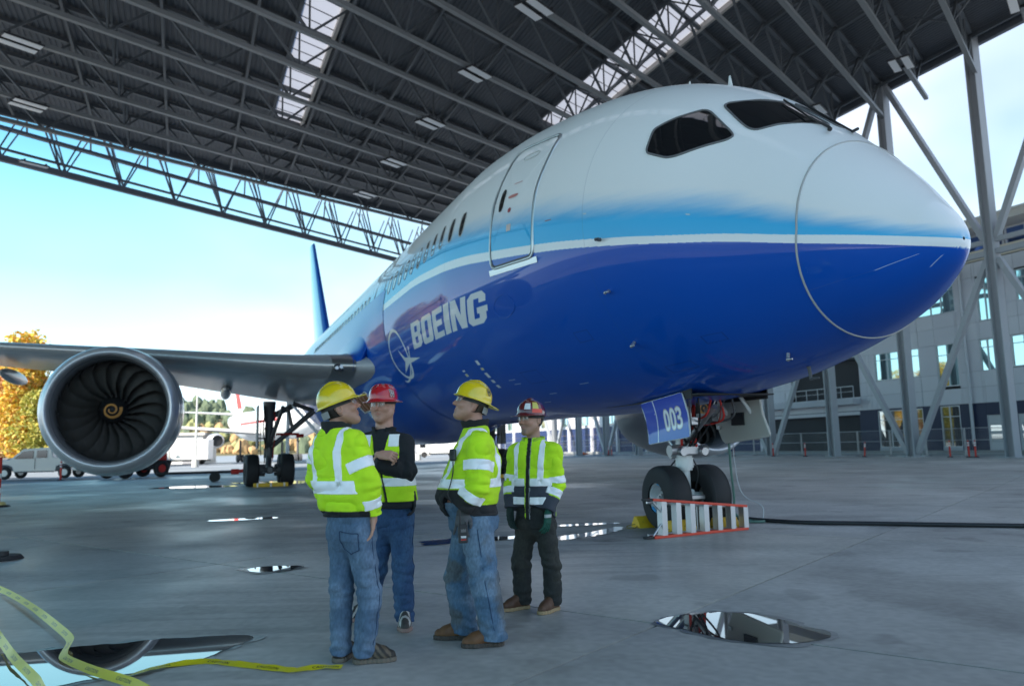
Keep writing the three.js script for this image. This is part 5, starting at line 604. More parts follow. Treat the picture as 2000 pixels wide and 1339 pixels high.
tag(mesh('power_cable', tube([W(3.35, 0.035, 13.75), W(3.6, 0.035, 13.95), W(3.9, 0.035, 13.98), W(4.2, 0.035, 13.5), W(4.7, 0.035, 13.0), W(5.5, 0.035, 12.68), W(6.5, 0.035, 12.25), W(7.6, 0.035, 11.83), W(9.5, 0.035, 11.1), W(12.5, 0.035, 10.2)], 0.034, 160, 10), std([0.018, 0.018, 0.02], 0.5), scene), 'thick black cable running from the nose gear to the right edge', 'cable');
tag(mesh('air_hose', tube([W(3.72, 2.05, 13.75), W(3.76, 1.5, 13.8), W(3.8, 0.9, 13.9), W(3.84, 0.4, 13.95), W(3.84, 0.12, 13.95), W(3.95, 0.025, 13.8), W(4.2, 0.025, 13.55), W(4.15, 0.025, 13.4), W(3.8, 0.025, 13.45), W(3.5, 0.025, 13.6)], 0.022, 120, 8), std([0.10, 0.2, 0.16], 0.5), scene), 'thin green hose hanging from the nose bay to the ground', 'hose');
tag(mesh('guide_wire', tube([W(3.83, 1.9, 13.7), W(3.87, 1.0, 13.9), W(3.98, 0.45, 13.9), W(4.22, 0.25, 13.6), W(4.2, 0.02, 13.55)], 0.009, 60, 6), std([0.55, 0.56, 0.57], 0.4), scene), 'thin pale wire curling down beside the green hose', 'wire');
// caution tape
const tapeTex = canvasTex(1024, 96, (c, w, h) => { c.fillStyle = '#d8c81c'; c.fillRect(0, 0, w, h); c.fillStyle = '#3a3718'; c.font = 'bold 50px sans-serif'; c.textBaseline = 'middle'; c.textAlign = 'center'; for (const x of [256, 768]) c.fillText('CAUTION', x, h / 2 + 2); }, true);
const tapeM = phys([1, 1, 1], 0.42, { map: tapeTex, transmission: 0.12, thickness: 0, side: THREE.DoubleSide });
function tape(label, pts, tilt, wob, seed) {
  const c = new THREE.CatmullRomCurve3(pts.map(([x, y, d]) => W(x, y, d)), false, 'catmullrom', 0.35), n = 160, P = c.getSpacedPoints(n), len = c.getLength(), w = 0.058;
  const frames = P.map((p, i) => { const t = P[Math.min(n, i + 1)].clone().sub(P[Math.max(0, i - 1)]).normalize(), side = V3(0, 1, 0).cross(t).normalize(), ang = tilt + wob * (fbm(i * 0.05, seed, 1, 3) - 0.5) * 2; return side.multiplyScalar(Math.cos(ang)).add(V3(0, Math.sin(ang), 0)); });
  const g = grid(n, 2, (a, b) => { const i = Math.round(a * n), q = P[i].clone().addScaledVector(frames[i], (b - 0.5) * w); q.y = Math.max(0.004 + b * 0.001, q.y); return q; }, (a, b) => [a * len / 0.8, b]);
  tag(mesh(numbered('caution_tape'), g, tapeM, scene), label, 'tape', 'lengths of yellow caution tape');
}
tape('long sagging yellow caution tape crossing the bright puddle', [[-6.6, 0.05, 9.4], [-5.14, 0.05, 8.05], [-4.27, 0.06, 7.1], [-3.5, 0.055, 6.2], [-3.25, 0.05, 5.88], [-3.08, 0.03, 5.5], [-2.7, 0.03, 5.15], [-2.3, 0.03, 4.85], [-1.95, 0.03, 4.5]], 0.6, 0.5, 3);
tape('short yellow caution tape in the bottom left corner', [[-4.5, 0.06, 6.8], [-3.8, 0.05, 5.95], [-3.35, 0.05, 5.4], [-2.9, 0.04, 4.9], [-2.6, 0.03, 4.5]], 0.6, 0.5, 8);
tape('loose yellow caution tape end curling to the shoe of the man at left', [[-2.42, 0.014, 5.06], [-2.36, 0.014, 5.2], [-2.25, 0.014, 5.3], [-2.05, 0.014, 5.36], [-1.76, 0.014, 5.25], [-1.5, 0.014, 5.14], [-1.4, 0.014, 5.11], [-1.33, 0.014, 5.15], [-1.24, 0.014, 5.17], [-1.12, 0.014, 5.16]], 0.25, 0.6, 12);
// ---------------------------------------------------------------- people
// distance-field helpers
const smin = (a, b, k) => { const h = Math.max(k - Math.abs(a - b), 0) / k; return Math.min(a, b) - h * h * k * 0.25; };
const smax = (a, b, k) => -smin(-a, -b, k);
function cone(p, a, b, ra, rb) { // tapered capsule
  const bx = b[0] - a[0], by = b[1] - a[1], bz = b[2] - a[2], px = p[0] - a[0], py = p[1] - a[1], pz = p[2] - a[2]; const t = clamp((px * bx + py * by + pz * bz) / (bx * bx + by * by + bz * bz + 1e-9)); const ex = px - bx * t, ey = py - by * t, ez = pz - bz * t; return Math.sqrt(ex * ex + ey * ey + ez * ez) - ra - (rb - ra) * t;
}
const ell = (p, c, r) => { const x = (p[0] - c[0]) / r[0], y = (p[1] - c[1]) / r[1], z = (p[2] - c[2]) / r[2], k = Math.sqrt(x * x + y * y + z * z), gx = x / r[0], gy = y / r[1], gz = z / r[2], g = Math.sqrt(gx * gx + gy * gy + gz * gz); return g < 1e-6 ? -Math.min(...r) : k * (k - 1) / g; };
const n3 = (x, y, z) => vnoise(x, y, z + 40.5);
function field(sdf, lo, hi, cell, colour) { // smooth surface of a distance field (dual grid, then pulled onto the surface)
  const nx = Math.ceil((hi[0] - lo[0]) / cell) + 1, ny = Math.ceil((hi[1] - lo[1]) / cell) + 1, nz = Math.ceil((hi[2] - lo[2]) / cell) + 1, val = new Float32Array(nx * ny * nz).fill(NaN), pt = [0, 0, 0];
  const at = (i, j, k) => { const q = (k * ny + j) * nx + i; let v = val[q]; if (v !== v) { pt[0] = lo[0] + i * cell; pt[1] = lo[1] + j * cell; pt[2] = lo[2] + k * cell; v = val[q] = sdf(pt); } return v; };
  const B = 6, vid = new Map(), pos = [], cells = [];
  for (let bk = 0; bk < nz - 1; bk += B) for (let bj = 0; bj < ny - 1; bj += B) for (let bi = 0; bi < nx - 1; bi += B) {
    if (Math.abs(sdf([lo[0] + (bi + B / 2) * cell, lo[1] + (bj + B / 2) * cell, lo[2] + (bk + B / 2) * cell])) > cell * B * 0.98 + 0.014) continue;
    for (let k = bk; k < Math.min(bk + B, nz - 1); k++) for (let j = bj; j < Math.min(bj + B, ny - 1); j++) for (let i = bi; i < Math.min(bi + B, nx - 1); i++) {
      const c = [at(i, j, k), at(i + 1, j, k), at(i, j + 1, k), at(i + 1, j + 1, k), at(i, j, k + 1), at(i + 1, j, k + 1), at(i, j + 1, k + 1), at(i + 1, j + 1, k + 1)]; let m = 0; for (let q = 0; q < 8; q++) if (c[q] < 0) m |= 1 << q; if (m === 0 || m === 255) continue;
      let x = 0, y = 0, z = 0, n = 0; for (const [a, b] of EDG) if ((c[a] < 0) !== (c[b] < 0)) { const t = c[a] / (c[a] - c[b]); x += lerp(a & 1, b & 1, t); y += lerp(a >> 1 & 1, b >> 1 & 1, t); z += lerp(a >> 2, b >> 2, t); n++; }
      vid.set((k * ny + j) * nx + i, pos.length / 3); pos.push(lo[0] + (i + x / n) * cell, lo[1] + (j + y / n) * cell, lo[2] + (k + z / n) * cell); cells.push(i, j, k);
    }
  }
  const ix = [], id = (i, j, k) => vid.get((k * ny + j) * nx + i), quad = (a, b, c, d, f) => { if (a === undefined || b === undefined || c === undefined || d === undefined) return; if (f) ix.push(a, b, c, a, c, d); else ix.push(a, c, b, a, d, c); };
  for (let q = 0; q < cells.length; q += 3) { const i = cells[q], j = cells[q + 1], k = cells[q + 2], s = at(i, j, k) < 0;
    if (j > 0 && k > 0 && (at(i + 1, j, k) < 0) !== s) quad(id(i, j - 1, k - 1), id(i, j, k - 1), id(i, j, k), id(i, j - 1, k), s);
    if (i > 0 && k > 0 && (at(i, j + 1, k) < 0) !== s) quad(id(i - 1, j, k - 1), id(i - 1, j, k), id(i, j, k), id(i, j, k - 1), s);
    if (i > 0 && j > 0 && (at(i, j, k + 1) < 0) !== s) quad(id(i - 1, j - 1, k), id(i, j - 1, k), id(i, j, k), id(i - 1, j, k), s); }
  const N = new Float32Array(pos.length), uv = new Float32Array(pos.length / 3 * 2), C = colour ? new Float32Array(pos.length) : null, h = cell * 0.35;
  for (let v = 0; v < pos.length; v += 3) { const p = [pos[v], pos[v + 1], pos[v + 2]]; const a1 = sdf([p[0] + h, p[1] - h, p[2] - h]), a2 = sdf([p[0] - h, p[1] - h, p[2] + h]), a3 = sdf([p[0] - h, p[1] + h, p[2] - h]), a4 = sdf([p[0] + h, p[1] + h, p[2] + h]); let g = [a1 - a2 - a3 + a4, -a1 - a2 + a3 + a4, -a1 + a2 - a3 + a4]; const l = Math.hypot(g[0], g[1], g[2]) || 1; g = g.map((x) => x / l); { const k = clamp((a1 + a2 + a3 + a4) / 4, -cell * 0.6, cell * 0.6); for (let a = 0; a < 3; a++) p[a] -= g[a] * k * 0.8; }
    for (let a = 0; a < 3; a++) { pos[v + a] = p[a]; N[v + a] = g[a]; } uv[v / 3 * 2] = (p[0] * 0.8 + p[2]) * 4; uv[v / 3 * 2 + 1] = p[1] * 4; if (C) { const c = colour(p, g); C[v] = c[0]; C[v + 1] = c[1]; C[v + 2] = c[2]; } }
  const g = new THREE.BufferGeometry(); g.setAttribute('position', new THREE.Float32BufferAttribute(pos, 3)); g.setAttribute('normal', new THREE.Float32BufferAttribute(N, 3)); g.setAttribute('uv', new THREE.Float32BufferAttribute(uv, 2)); if (C) g.setAttribute('color', new THREE.Float32BufferAttribute(C, 3)); g.setIndex(ix); return g;
}
const EDG = [[0, 1], [2, 3], [4, 5], [6, 7], [0, 2], [1, 3], [4, 6], [5, 7], [0, 4], [1, 5], [2, 6], [3, 7]];
const bounds = (pts, m) => [[0, 1, 2].map((k) => Math.min(...pts.map((p) => p[k])) - m), [0, 1, 2].map((k) => Math.max(...pts.map((p) => p[k])) + m)];
const vsub = (a, b) => [a[0] - b[0], a[1] - b[1], a[2] - b[2]], vadd = (a, b, k = 1) => [a[0] + b[0] * k, a[1] + b[1] * k, a[2] + b[2] * k], vdot = (a, b) => a[0] * b[0] + a[1] * b[1] + a[2] * b[2], vlen = (a) => Math.hypot(...a), vnorm = (a) => { const l = vlen(a) || 1; return [a[0] / l, a[1] / l, a[2] / l]; }, vcross = (a, b) => [a[1] * b[2] - a[2] * b[1], a[2] * b[0] - a[0] * b[2], a[0] * b[1] - a[1] * b[0]], vmix = (a, b, t) => [lerp(a[0], b[0], t), lerp(a[1], b[1], t), lerp(a[2], b[2], t)];
function frameOf(f, upHint = [0, 1, 0]) { const z = vnorm(f), x = vnorm(vcross(upHint, z)), y = vcross(z, x); return { x, y, z }; } // x = the person's left, y up, z forward
const toL = (F, o, p) => { const q = vsub(p, o), k = 1 / (F.k || 1); return [vdot(q, F.x) * k, vdot(q, F.y) * k, vdot(q, F.z) * k]; }, toW = (F, o, l) => { const m = F.k || 1; return [0, 1, 2].map((k) => o[k] + (F.x[k] * l[0] + F.y[k] * l[1] + F.z[k] * l[2]) * m); };
const vc = (m) => { const q = m.clone(); q.vertexColors = true; q.color.setRGB(1, 1, 1); return q; };
const clothNoise = dataTex(256, 256, (u, v) => { const w = 0.5 + 0.28 * (vnoise(u * 128, v * 128, 1, 128) - 0.5) + 0.3 * (fbm(u * 10, v * 10, 3, 4, 10) - 0.5); return [w, w, w]; }, false);
const cloth = (rough = 0.85, bump = 0.0025) => new THREE.MeshPhysicalMaterial({ vertexColors: true, roughness: rough, sheen: 0.25, sheenRoughness: 0.6, bumpMap: clothNoise, bumpScale: bump });
const skinM = new THREE.MeshPhysicalMaterial({ vertexColors: true, roughness: 0.48, sheen: 0.1 });
const LIME = [0.58, 0.90, 0.015], BLK = [0.012, 0.013, 0.015], CHAR = [0.048, 0.054, 0.07];
const stripM = phys([0.97, 0.97, 0.97], 0.3, { sheen: 0.3 }), leatherB = [0.16, 0.07, 0.028];
const lensM = phys([0.9, 0.93, 0.95], 0.02, { transmission: 0.92, thickness: 0, ior: 1.45 });
function handField(Fw, wrist, dir, palmN, curl, size = 1, spread = 0.1, thumbIn = 0) { // distance to a hand: palm and five jointed fingers
  const d = vnorm(dir), n = vnorm(vsub(palmN, d.map((x) => x * vdot(palmN, d)))), s = vcross(d, n), pt = (a, b, c) => [0, 1, 2].map((k) => wrist[k] + (d[k] * a + s[k] * b + n[k] * c) * size); const bones = [];
  bones.push([pt(-0.02, 0, 0), pt(0.03, 0, 0), 0.026, 0.027]); for (const b of [-0.030, -0.010, 0.011, 0.031]) bones.push([pt(0.012, b * 0.7, 0), pt(0.085, b, 0), 0.0165, 0.0135]);
  const L = [[0.036, 0.024, 0.02], [0.043, 0.028, 0.022], [0.045, 0.03, 0.022], [0.04, 0.025, 0.021]], fing = [-0.031, -0.010, 0.011, 0.031];
  fing.forEach((b, i) => { let a = 0.088, c = 0, y = b, an = 0; for (let k = 0; k < 3; k++) { an += curl * (k === 0 ? 0.7 : 1); const l = L[i][k]; const a2 = a + Math.cos(an) * l, c2 = c + Math.sin(an) * l, y2 = y + (i - 1.5) * spread * 0.006; bones.push([pt(a, y, c), pt(a2, y2, c2), 0.0105 - k * 0.0012, 0.0095 - k * 0.0012]); a = a2; c = c2; y = y2; } });
  const t0 = pt(0.022, 0.028, 0.006), t1 = pt(0.052, 0.052 - thumbIn * 0.02, 0.016 + thumbIn * 0.02), t2 = pt(0.08, 0.058 - thumbIn * 0.035, 0.022 + thumbIn * 0.03), t3 = pt(0.1, 0.058 - thumbIn * 0.05, 0.024 + thumbIn * 0.035); const thumb = [[t0, t1, 0.017, 0.014], [t1, t2, 0.0135, 0.012], [t2, t3, 0.012, 0.0095]];
  const pts = [...bones, ...thumb].flatMap((q) => [q[0], q[1]]);
  return { pts, f: (p) => { let v = 1; for (let i = 0; i < 5; i++) v = smin(v, cone(p, bones[i][0].map((x) => x), bones[i][1], bones[i][2] * size, bones[i][3] * size), 0.016); for (let i = 5; i < bones.length; i++) v = smin(v, cone(p, bones[i][0], bones[i][1], bones[i][2] * size, bones[i][3] * size), 0.0035); for (const t of thumb) v = smin(v, cone(p, t[0], t[1], t[2] * size, t[3] * size), 0.009); return v; } };
}
function headField(H, o, S) { // S: face options
  const e = (p, x, y, z, a, b, c) => ell(p, [x, y, z], [a, b, c]);
  return (pw) => { const p = toL(H, o, pw), q = [Math.abs(p[0]), p[1], p[2]]; let d = e(p, 0, 0.03, -0.014, 0.077, 0.104, 0.098); d = smin(d, e(p, 0, -0.032, 0.026, 0.060 + S.fat, 0.084, 0.068), 0.04);
    d = smin(d, cone(q, [0.046 + S.fat, -0.052, 0.005], [0.006, -0.098 - S.chin, 0.062], 0.026 + S.fat, 0.026 + S.fat * 0.6), 0.03); d = smin(d, e(p, 0, -0.1 - S.chin, 0.072, 0.02, 0.018, 0.02), 0.02); d = smin(d, e(q, 0.038, -0.024, 0.066, 0.026 + S.fat, 0.022, 0.024), 0.024);
    d = smin(d, cone(q, [0.008, 0.03, 0.088], [0.046, 0.034, 0.070], 0.010, 0.009), 0.018); d = smax(d, -e(q, 0.032, 0.010, 0.104, 0.020, 0.013, 0.018), 0.014); d = smin(d, e(q, 0.032, 0.009, 0.078, 0.0135, 0.0115, 0.0125), 0.006);
    d = smin(d, cone(p, [0, 0.022, 0.086], [0, -0.026, 0.114], 0.0085, 0.0125), 0.014); d = smin(d, e(q, 0.0115, -0.031, 0.100, 0.0085, 0.0075, 0.010), 0.008);
    d = smin(d, cone(q, [0, -0.0565, 0.094], [0.019, -0.059, 0.083], 0.0062, 0.004), 0.008); d = smin(d, cone(q, [0, -0.070, 0.0925], [0.017, -0.068, 0.083], 0.0068, 0.004), 0.008); d = smax(d, -cone(q, [0, -0.0635, 0.102], [0.02, -0.0635, 0.091], 0.0028, 0.0016), 0.004);
    const ear = Math.max(e(q, 0.079, -0.004, -0.014, 0.011, 0.033, 0.021), -e(q, 0.090, -0.004, -0.010, 0.010, 0.021, 0.012)); d = smin(d, ear, 0.008); return d * (H.k || 1); };
}
function hatMesh(H, o, col, type, parent, S = {}) {
  const m = phys(col, 0.22, { clearcoat: 0.9, clearcoatRoughness: 0.08 }), RL = 0.127, RW = 0.108, HH = 0.120, base = 0.046, rim = (th) => { const c = Math.cos(th); return type === 'full' ? 0.30 + 0.10 * Math.max(0, c) : type === 'back' ? 0.10 + 0.40 * Math.pow(Math.max(0, -c), 2.2) : 0.10 + 0.40 * Math.pow(Math.max(0, c), 2.2); };
  const f = (a, s, off = 0) => { const th = a * Math.PI * 2, c = Math.cos(th), sn = Math.sin(th); let r, y; if (s < 0.74) { const q = s / 0.74 * Math.PI / 2; r = Math.sin(q) * (1 + off / 0.11); y = HH * Math.pow(Math.cos(q), 0.85) + off; const rid = S.ribs ? 0.02 * Math.pow(Math.abs(Math.cos(th * 3)), 8) * Math.sin(q * 2) : 0.028 * Math.exp(-Math.pow(sn * r / 0.13, 2)) * (1 - Math.abs(c) * r); y += rid * 0.5; r *= 1 + 0.35 * (S.ribs ? rid : 0); } else { const k = (s - 0.74) / 0.26; r = 1 + k * rim(th) + (off ? off / 0.11 : 0); y = -0.006 * Math.sin(k * Math.PI) - k * (0.012 + 0.03 * (rim(th) - 0.1)) + off; } return V3(...toW(H, o, [sn * RW * r, base + y, c * RL * r - 0.004])); };
  const hat = mesh('hard_hat', grid(72, 36, (a, s) => f(a, s)), m, parent); mesh('hat_rim', tube(Array.from({ length: 48 }, (_, i) => f(i / 48, 1)), 0.003, 96, 6, true), m, hat);
  mesh('hat_band', grid(48, 4, (a, s) => { const th = a * 6.2832; return V3(...toW(H, o, [Math.sin(th) * 0.088, 0.032 - s * 0.022, Math.cos(th) * 0.106 - 0.012])); }), std([0.05, 0.05, 0.05], 0.8), hat);
  if (S.strap) mesh('nape_strap', grid(12, 4, (a, s) => { const th = Math.PI - 0.9 + a * 1.8; return V3(...toW(H, o, [Math.sin(th) * 0.090, 0.008 - s * 0.045, Math.cos(th) * 0.112 - 0.012])); }), std([0.3, 0.3, 0.29], 0.7), hat);
  const sticker = (a0, a1, s0, s1, mat, name = 'sticker') => mesh(name, grid(10, 10, (a, s) => f(lerp(a0, a1, a), lerp(s1, s0, s), 0.002)), mat, hat); return { hat, sticker };
}
const txt = (w, h, fn) => new THREE.MeshStandardMaterial({ map: canvasTex(w, h, fn), roughness: 0.5 });
function person(o) {
  const J = o.j, g = thing('person', o.label, 'person', o.base, 0, 'four workers in hard hats'), F = frameOf(o.face), H = { ...frameOf(o.look, o.headUp || [0, 1, 0]), k: o.headK || 1.07 }, hc = J.hc;
  // torso cross sections [height, half width, half depth, forward shift]
  const axis = (y) => { const A = [J.pe, J.wa, J.ch, J.nb]; if (y <= A[0][1]) return A[0]; for (let i = 0; i < 3; i++) if (y < A[i + 1][1]) return vmix(A[i], A[i + 1], (y - A[i][1]) / (A[i + 1][1] - A[i][1])); return A[3]; };
  const T = o.torso, pa = pchip(T.map((r) => r[0]), T.map((r) => r[1])), pb = pchip(T.map((r) => r[0]), T.map((r) => r[2])), pf = pchip(T.map((r) => r[0]), T.map((r) => r[3])), y0 = T[0][0], y1 = T[T.length - 1][0];
  const torso = (p, grow = 0) => { const y = clamp(p[1], y0, y1), c = axis(y), q = [p[0] - c[0], 0, p[2] - c[2]], lx = vdot(q, F.x), lz = vdot(q, F.z) - pf(y), a = pa(y) + grow, b = pb(y) + grow, k = Math.pow(Math.pow(Math.abs(lx / a), 2.4) + Math.pow(Math.abs(lz / b), 2.4), 1 / 2.4); return Math.max((k - 1) * Math.min(a, b) * 0.92, (p[1] - y1) * 0.9 - grow); };
  const R = o.arm || [0.078, 0.066, 0.052], arm = (p, s, gr = 0) => { const S0 = J['s' + s], E = J['e' + s], Wr = J['w' + s]; return smin(cone(p, S0, E, R[0] + gr, R[1] + gr), cone(p, E, Wr, R[1] + gr, R[2] + gr), 0.025); };
  const wr = (p, A) => { const n = n3(p[0] * 9 + o.seed, p[1] * 14, p[2] * 9), m = n3(p[0] * 24, p[1] * 30 + o.seed, p[2] * 24), r = 1 - Math.abs(2 * n - 1); return A * (r * r - 0.35) + A * 0.35 * (m - 0.5); };
  const elbow = (p, s) => { const E = J['e' + s], d = vlen(vsub(p, E)); if (d > 0.22) return 0; const ax = vnorm(vsub(J['w' + s], J['s' + s])); return 0.006 * Math.exp(-d * d / 0.012) * Math.sin(vdot(vsub(p, E), ax) * 95 + 5 * n3(p[0] * 12, p[1] * 12, p[2] * 12)); };
  const cut = (s, t) => { const E = J['e' + s], Wr = J['w' + s], d = vnorm(vsub(Wr, E)), q = vmix(E, Wr, t); return (p) => { const k = vdot(vsub(p, q), d); return vlen(vsub(p, q)) < 0.16 ? k : -1; }; };
  const cL = cut('l', o.sleeveEnd || 0.97), cR = cut('r', o.sleeveEnd || 0.97);
  const nbL = vadd(J.nb, [0, -0.045, 0]), trap = (p) => Math.min(cone(p, nbL, J.sl, 0.058, 0.06), cone(p, nbL, J.sr, 0.058, 0.06)); const shell = (p) => { const t = smin(torso(p), trap(p), 0.06), al = arm(p, 'l'), ar = arm(p, 'r'); let d = smin(smin(t, al, 0.05), ar, 0.05); if (Math.abs(d) > 0.035) return d; d = smin(smin(t, al + elbow(p, 'l'), 0.05), ar + elbow(p, 'r'), 0.05); return d + wr(p, o.wr || 0.008); };
  const armsB = [J.sl, J.el, J.wl, J.sr, J.er, J.wr], tB = [vadd(axis(y0), [0.2, 0, 0.2]), vadd(axis(y0), [-0.2, 0, -0.2]), vadd(J.nb, [0.1, 0.05, 0.1])];
  const jac = (p) => { let d = shell(p); d = smax(d, (o.hem - p[1]) + 0.01 * (n3(p[0] * 8, 0, p[2] * 8) - 0.5), 0.012); d = Math.max(d, cL(p), cR(p)); const c = axis(p[1]); d = smax(d, -cone(p, vadd(J.nb, [0, -0.06, 0], 1), vadd(J.nb, [0, 0.2, 0]), 0.05, 0.07), 0.015); return d; };
  const local = (p) => { const c = axis(clamp(p[1], y0, y1)), q = [p[0] - c[0], 0, p[2] - c[2]]; return [vdot(q, F.x), p[1], vdot(q, F.z)]; };
  const alongArm = (p, s) => { const S0 = J['s' + s], E = J['e' + s], Wr = J['w' + s]; const u = (A, B) => { const d = vsub(B, A), l = vlen(d); return vdot(vsub(p, A), d) / l / l; }; const dU = cone(p, S0, E, R[0], R[1]), dF = cone(p, E, Wr, R[1], R[2]); return dU < dF ? [0, u(S0, E), dU] : [1, u(E, Wr), dF]; };
  const isArm = (p) => { let best = null; const dt = torso(p) ; for (const s of ['l', 'r']) { const a = alongArm(p, s); if (a[2] < dt - 0.005 && (!best || a[2] < best[2])) best = [...a, s]; } return best; };
  const dirt = (p) => fbm(p[0] * 14 + o.seed, p[1] * 14, p[2] * 3, 4);
  // jacket
  const JB = bounds([...armsB, ...tB, [J.pe[0], o.hem, J.pe[2]]], 0.14), cell = 0.0075;
  const paint = o.paint(local, isArm);
  const jm = mesh(o.jacketName || 'jacket', field(jac, JB[0], JB[1], cell, (p) => { const c = paint(p), k = 0.86 + 0.28 * (dirt(p) - 0.5) - (o.grime || 0) * sstep(0.5, 0.75, fbm(p[0] * 20, p[1] * 20, p[2] * 9 + 7, 4)); return c.map((v) => v * k / 0.86); }), cloth(), g);
  // sewn-on reflective tape
  for (const st of o.strips) { const reg = st.f(local, alongArm, isArm, torso, arm), f = (p) => Math.max(shell(p) - 0.004, reg(p), o.hem - p[1], cL(p), cR(p)); const geo = field(f, st.lo ? st.lo : JB[0], st.hi ? st.hi : JB[1], 0.0075); if (geo.attributes.position.count > 10) mesh('reflective_strip', geo, stripM, jm); }
  if (o.vest) { const vf = (p) => { const l = local(p); let d = torso(p, 0.014) + wr(p, 0.006); d = smin(d, trap(p) - 0.012, 0.05); for (const s of ['l', 'r']) d = smax(d, -cone(p, vadd(J['s' + s], F.x, s === 'l' ? 0.02 : -0.02), vmix(J['s' + s], J['e' + s], 0.75), 0.088, 0.085), 0.01); for (const s of ['l', 'r']) d = smax(d, -cone(p, J['e' + s], J['w' + s], R[1] + 0.004, R[2] + 0.004), 0.004); d = Math.max(d, 0.955 - p[1], p[1] - (J.sl[1] + 0.075)); const v = (l[2] > 0 ? Math.abs(l[0] - 0.0) - (0.010 + 0.19 * Math.max(0, p[1] - 1.16)) : 1); d = Math.max(d, -v, -cone(p, vadd(J.nb, [0, -0.05, 0]), vadd(J.nb, [0, 0.2, 0]), 0.085, 0.1)); return d; };
    const vm = mesh('safety_vest', field(vf, JB[0], JB[1], cell, (p) => { const k = 1 + 0.3 * (dirt(p) - 0.5); return LIME.map((c) => c * k); }), cloth(), g);
    for (const reg of o.vest) mesh('reflective_strip', field((p) => Math.max(vf(p) - 0.003, reg(local(p))), JB[0], JB[1], 0.0075), stripM, vm); mesh('zip', tube([1.13, 1.08, 1.02, 0.97].map((y) => { const c = axis(y), q = vadd(vadd(c, F.z, pb(y) + pf(y) + 0.017), F.x, 0.004); return V3(q[0], y, q[2]); }), 0.004, 12, 6), blackM, vm); }
  // collar
  { const nb = J.nb, up = vnorm(vsub(vadd(hc, H.z, -0.02), nb)), a = vadd(nb, up, -0.05), b = vadd(nb, up, (o.collar || 0.055) - 0.022), f = (p) => { const k = vdot(vsub(p, nb), up) / 0.06, ro = 0.094 + 0.010 * k, open = o.openCollar ? (() => { const q = vsub(p, nb); return vdot(q, F.z) > 0 ? 0.030 + 0.3 * Math.max(0, k * 0.06 + 0.04) - Math.abs(vdot(q, F.x)) : -1; })() : -1; return Math.max(cone(p, a, b, ro, ro + 0.006), -cone(p, vadd(a, up, -0.2), vadd(b, up, 0.2), ro - 0.012, ro - 0.006), vdot(vsub(p, b), up) - 0.0 + 0.012 * n3(p[0] * 30, 0, p[2] * 30), open); }; mesh('collar', field(f, ...bounds([a, b], 0.13), 0.006, () => o.collarCol || BLK), cloth(), jm); }
  // trousers
  const tr = o.trousers, legs = (p) => { let d = 1; for (const s of ['l', 'r']) { const h = J['h' + s], k = J['k' + s], a = J['a' + s]; const dl = smin(cone(p, h, k, tr.r[0], tr.r[1]), cone(p, k, [a[0], 0.03, a[2]], tr.r[1], tr.r[2]), 0.03); d = smin(d, dl, 0.028); } const pel = ell(vadd(p, [0, 0, 0]), vadd(J.pe, [0, -0.02, 0]), [tr.pel, 0.14, tr.pel * 0.8]); d = smin(d, pel, 0.06); d = smin(d, Math.max(torso(p, -0.022), J.pe[1] - 0.06 - p[1]), 0.04); if (Math.abs(d) > 0.04) return d;
    const yk = J.kl[1]; const f1 = Math.sin(p[1] * 85 + 6 * n3(p[0] * 14 + o.seed, p[1] * 5, p[2] * 14)) * 0.5 + 0.5; d += 0.011 * f1 * sstep(0.28, 0.08, p[1]) * (0.4 + n3(p[0] * 20, p[1] * 20, p[2] * 20)); d += 0.005 * (Math.sin(p[1] * 70 + 8 * n3(p[0] * 10, p[1] * 6, p[2] * 10 + o.seed)) * Math.exp(-Math.pow((p[1] - yk) / 0.09, 2))); d += wr(p, 0.011); return d; };
  const hemY = 0.035, tf = (p) => smax(Math.max(legs(p), hemY + 0.012 * n3(p[0] * 16, o.seed, p[2] * 16) - p[1]), p[1] - (o.hem + 0.10), 0.01);
  const TB = bounds([J.pe, J.hl, J.hr, J.kl, J.kr, J.al, J.ar], 0.17); TB[0][1] = 0.0;
  const tm = mesh('trousers', field(tf, TB[0], TB[1], 0.0085, (p, n) => { const wear = tr.wear * sstep(0.42, 0.7, fbm(p[0] * 9 + o.seed, p[1] * 7, p[2] * 5, 4) + (p[1] > 0.35 && p[1] < 0.72 ? 0.10 : -0.04)), gr = 0.85 + 0.5 * (vnoise(p[0] * 170, p[1] * 60, p[2] * 170 + 0.5) - 0.5) + 0.3 * (dirt(p) - 0.5), dt = (tr.dirt || 0) * sstep(0.5, 0.68, fbm(p[0] * 8 + 3, p[1] * 6, p[2] * 8 + 1, 4)); return tr.col.map((c, k) => lerp(lerp(c, tr.fade[k], wear), [0.12, 0.10, 0.065][k], dt) * gr); }), cloth(0.9, 0.003), g);
  if (tr.seams) for (const s of ['l', 'r']) { const out = s === 'l' ? 1 : -1, h = J['h' + s], k = J['k' + s], a = J['a' + s]; const pts = [0, 0.25, 0.5, 0.75, 1].map((t) => vmix(h, k, t)).concat([0.3, 0.6, 0.9].map((t) => vmix(k, a, t))).map((q) => { let p = vadd(q, F.x, out * 0.15); for (let i = 0; i < 12; i++) p = vadd(p, F.x, -out * tf(p) * 0.9); return V3(...p); }); mesh('side_seam', tube(pts, 0.0035, 50, 5), std([0.03, 0.06, 0.12], 0.9), tm); }
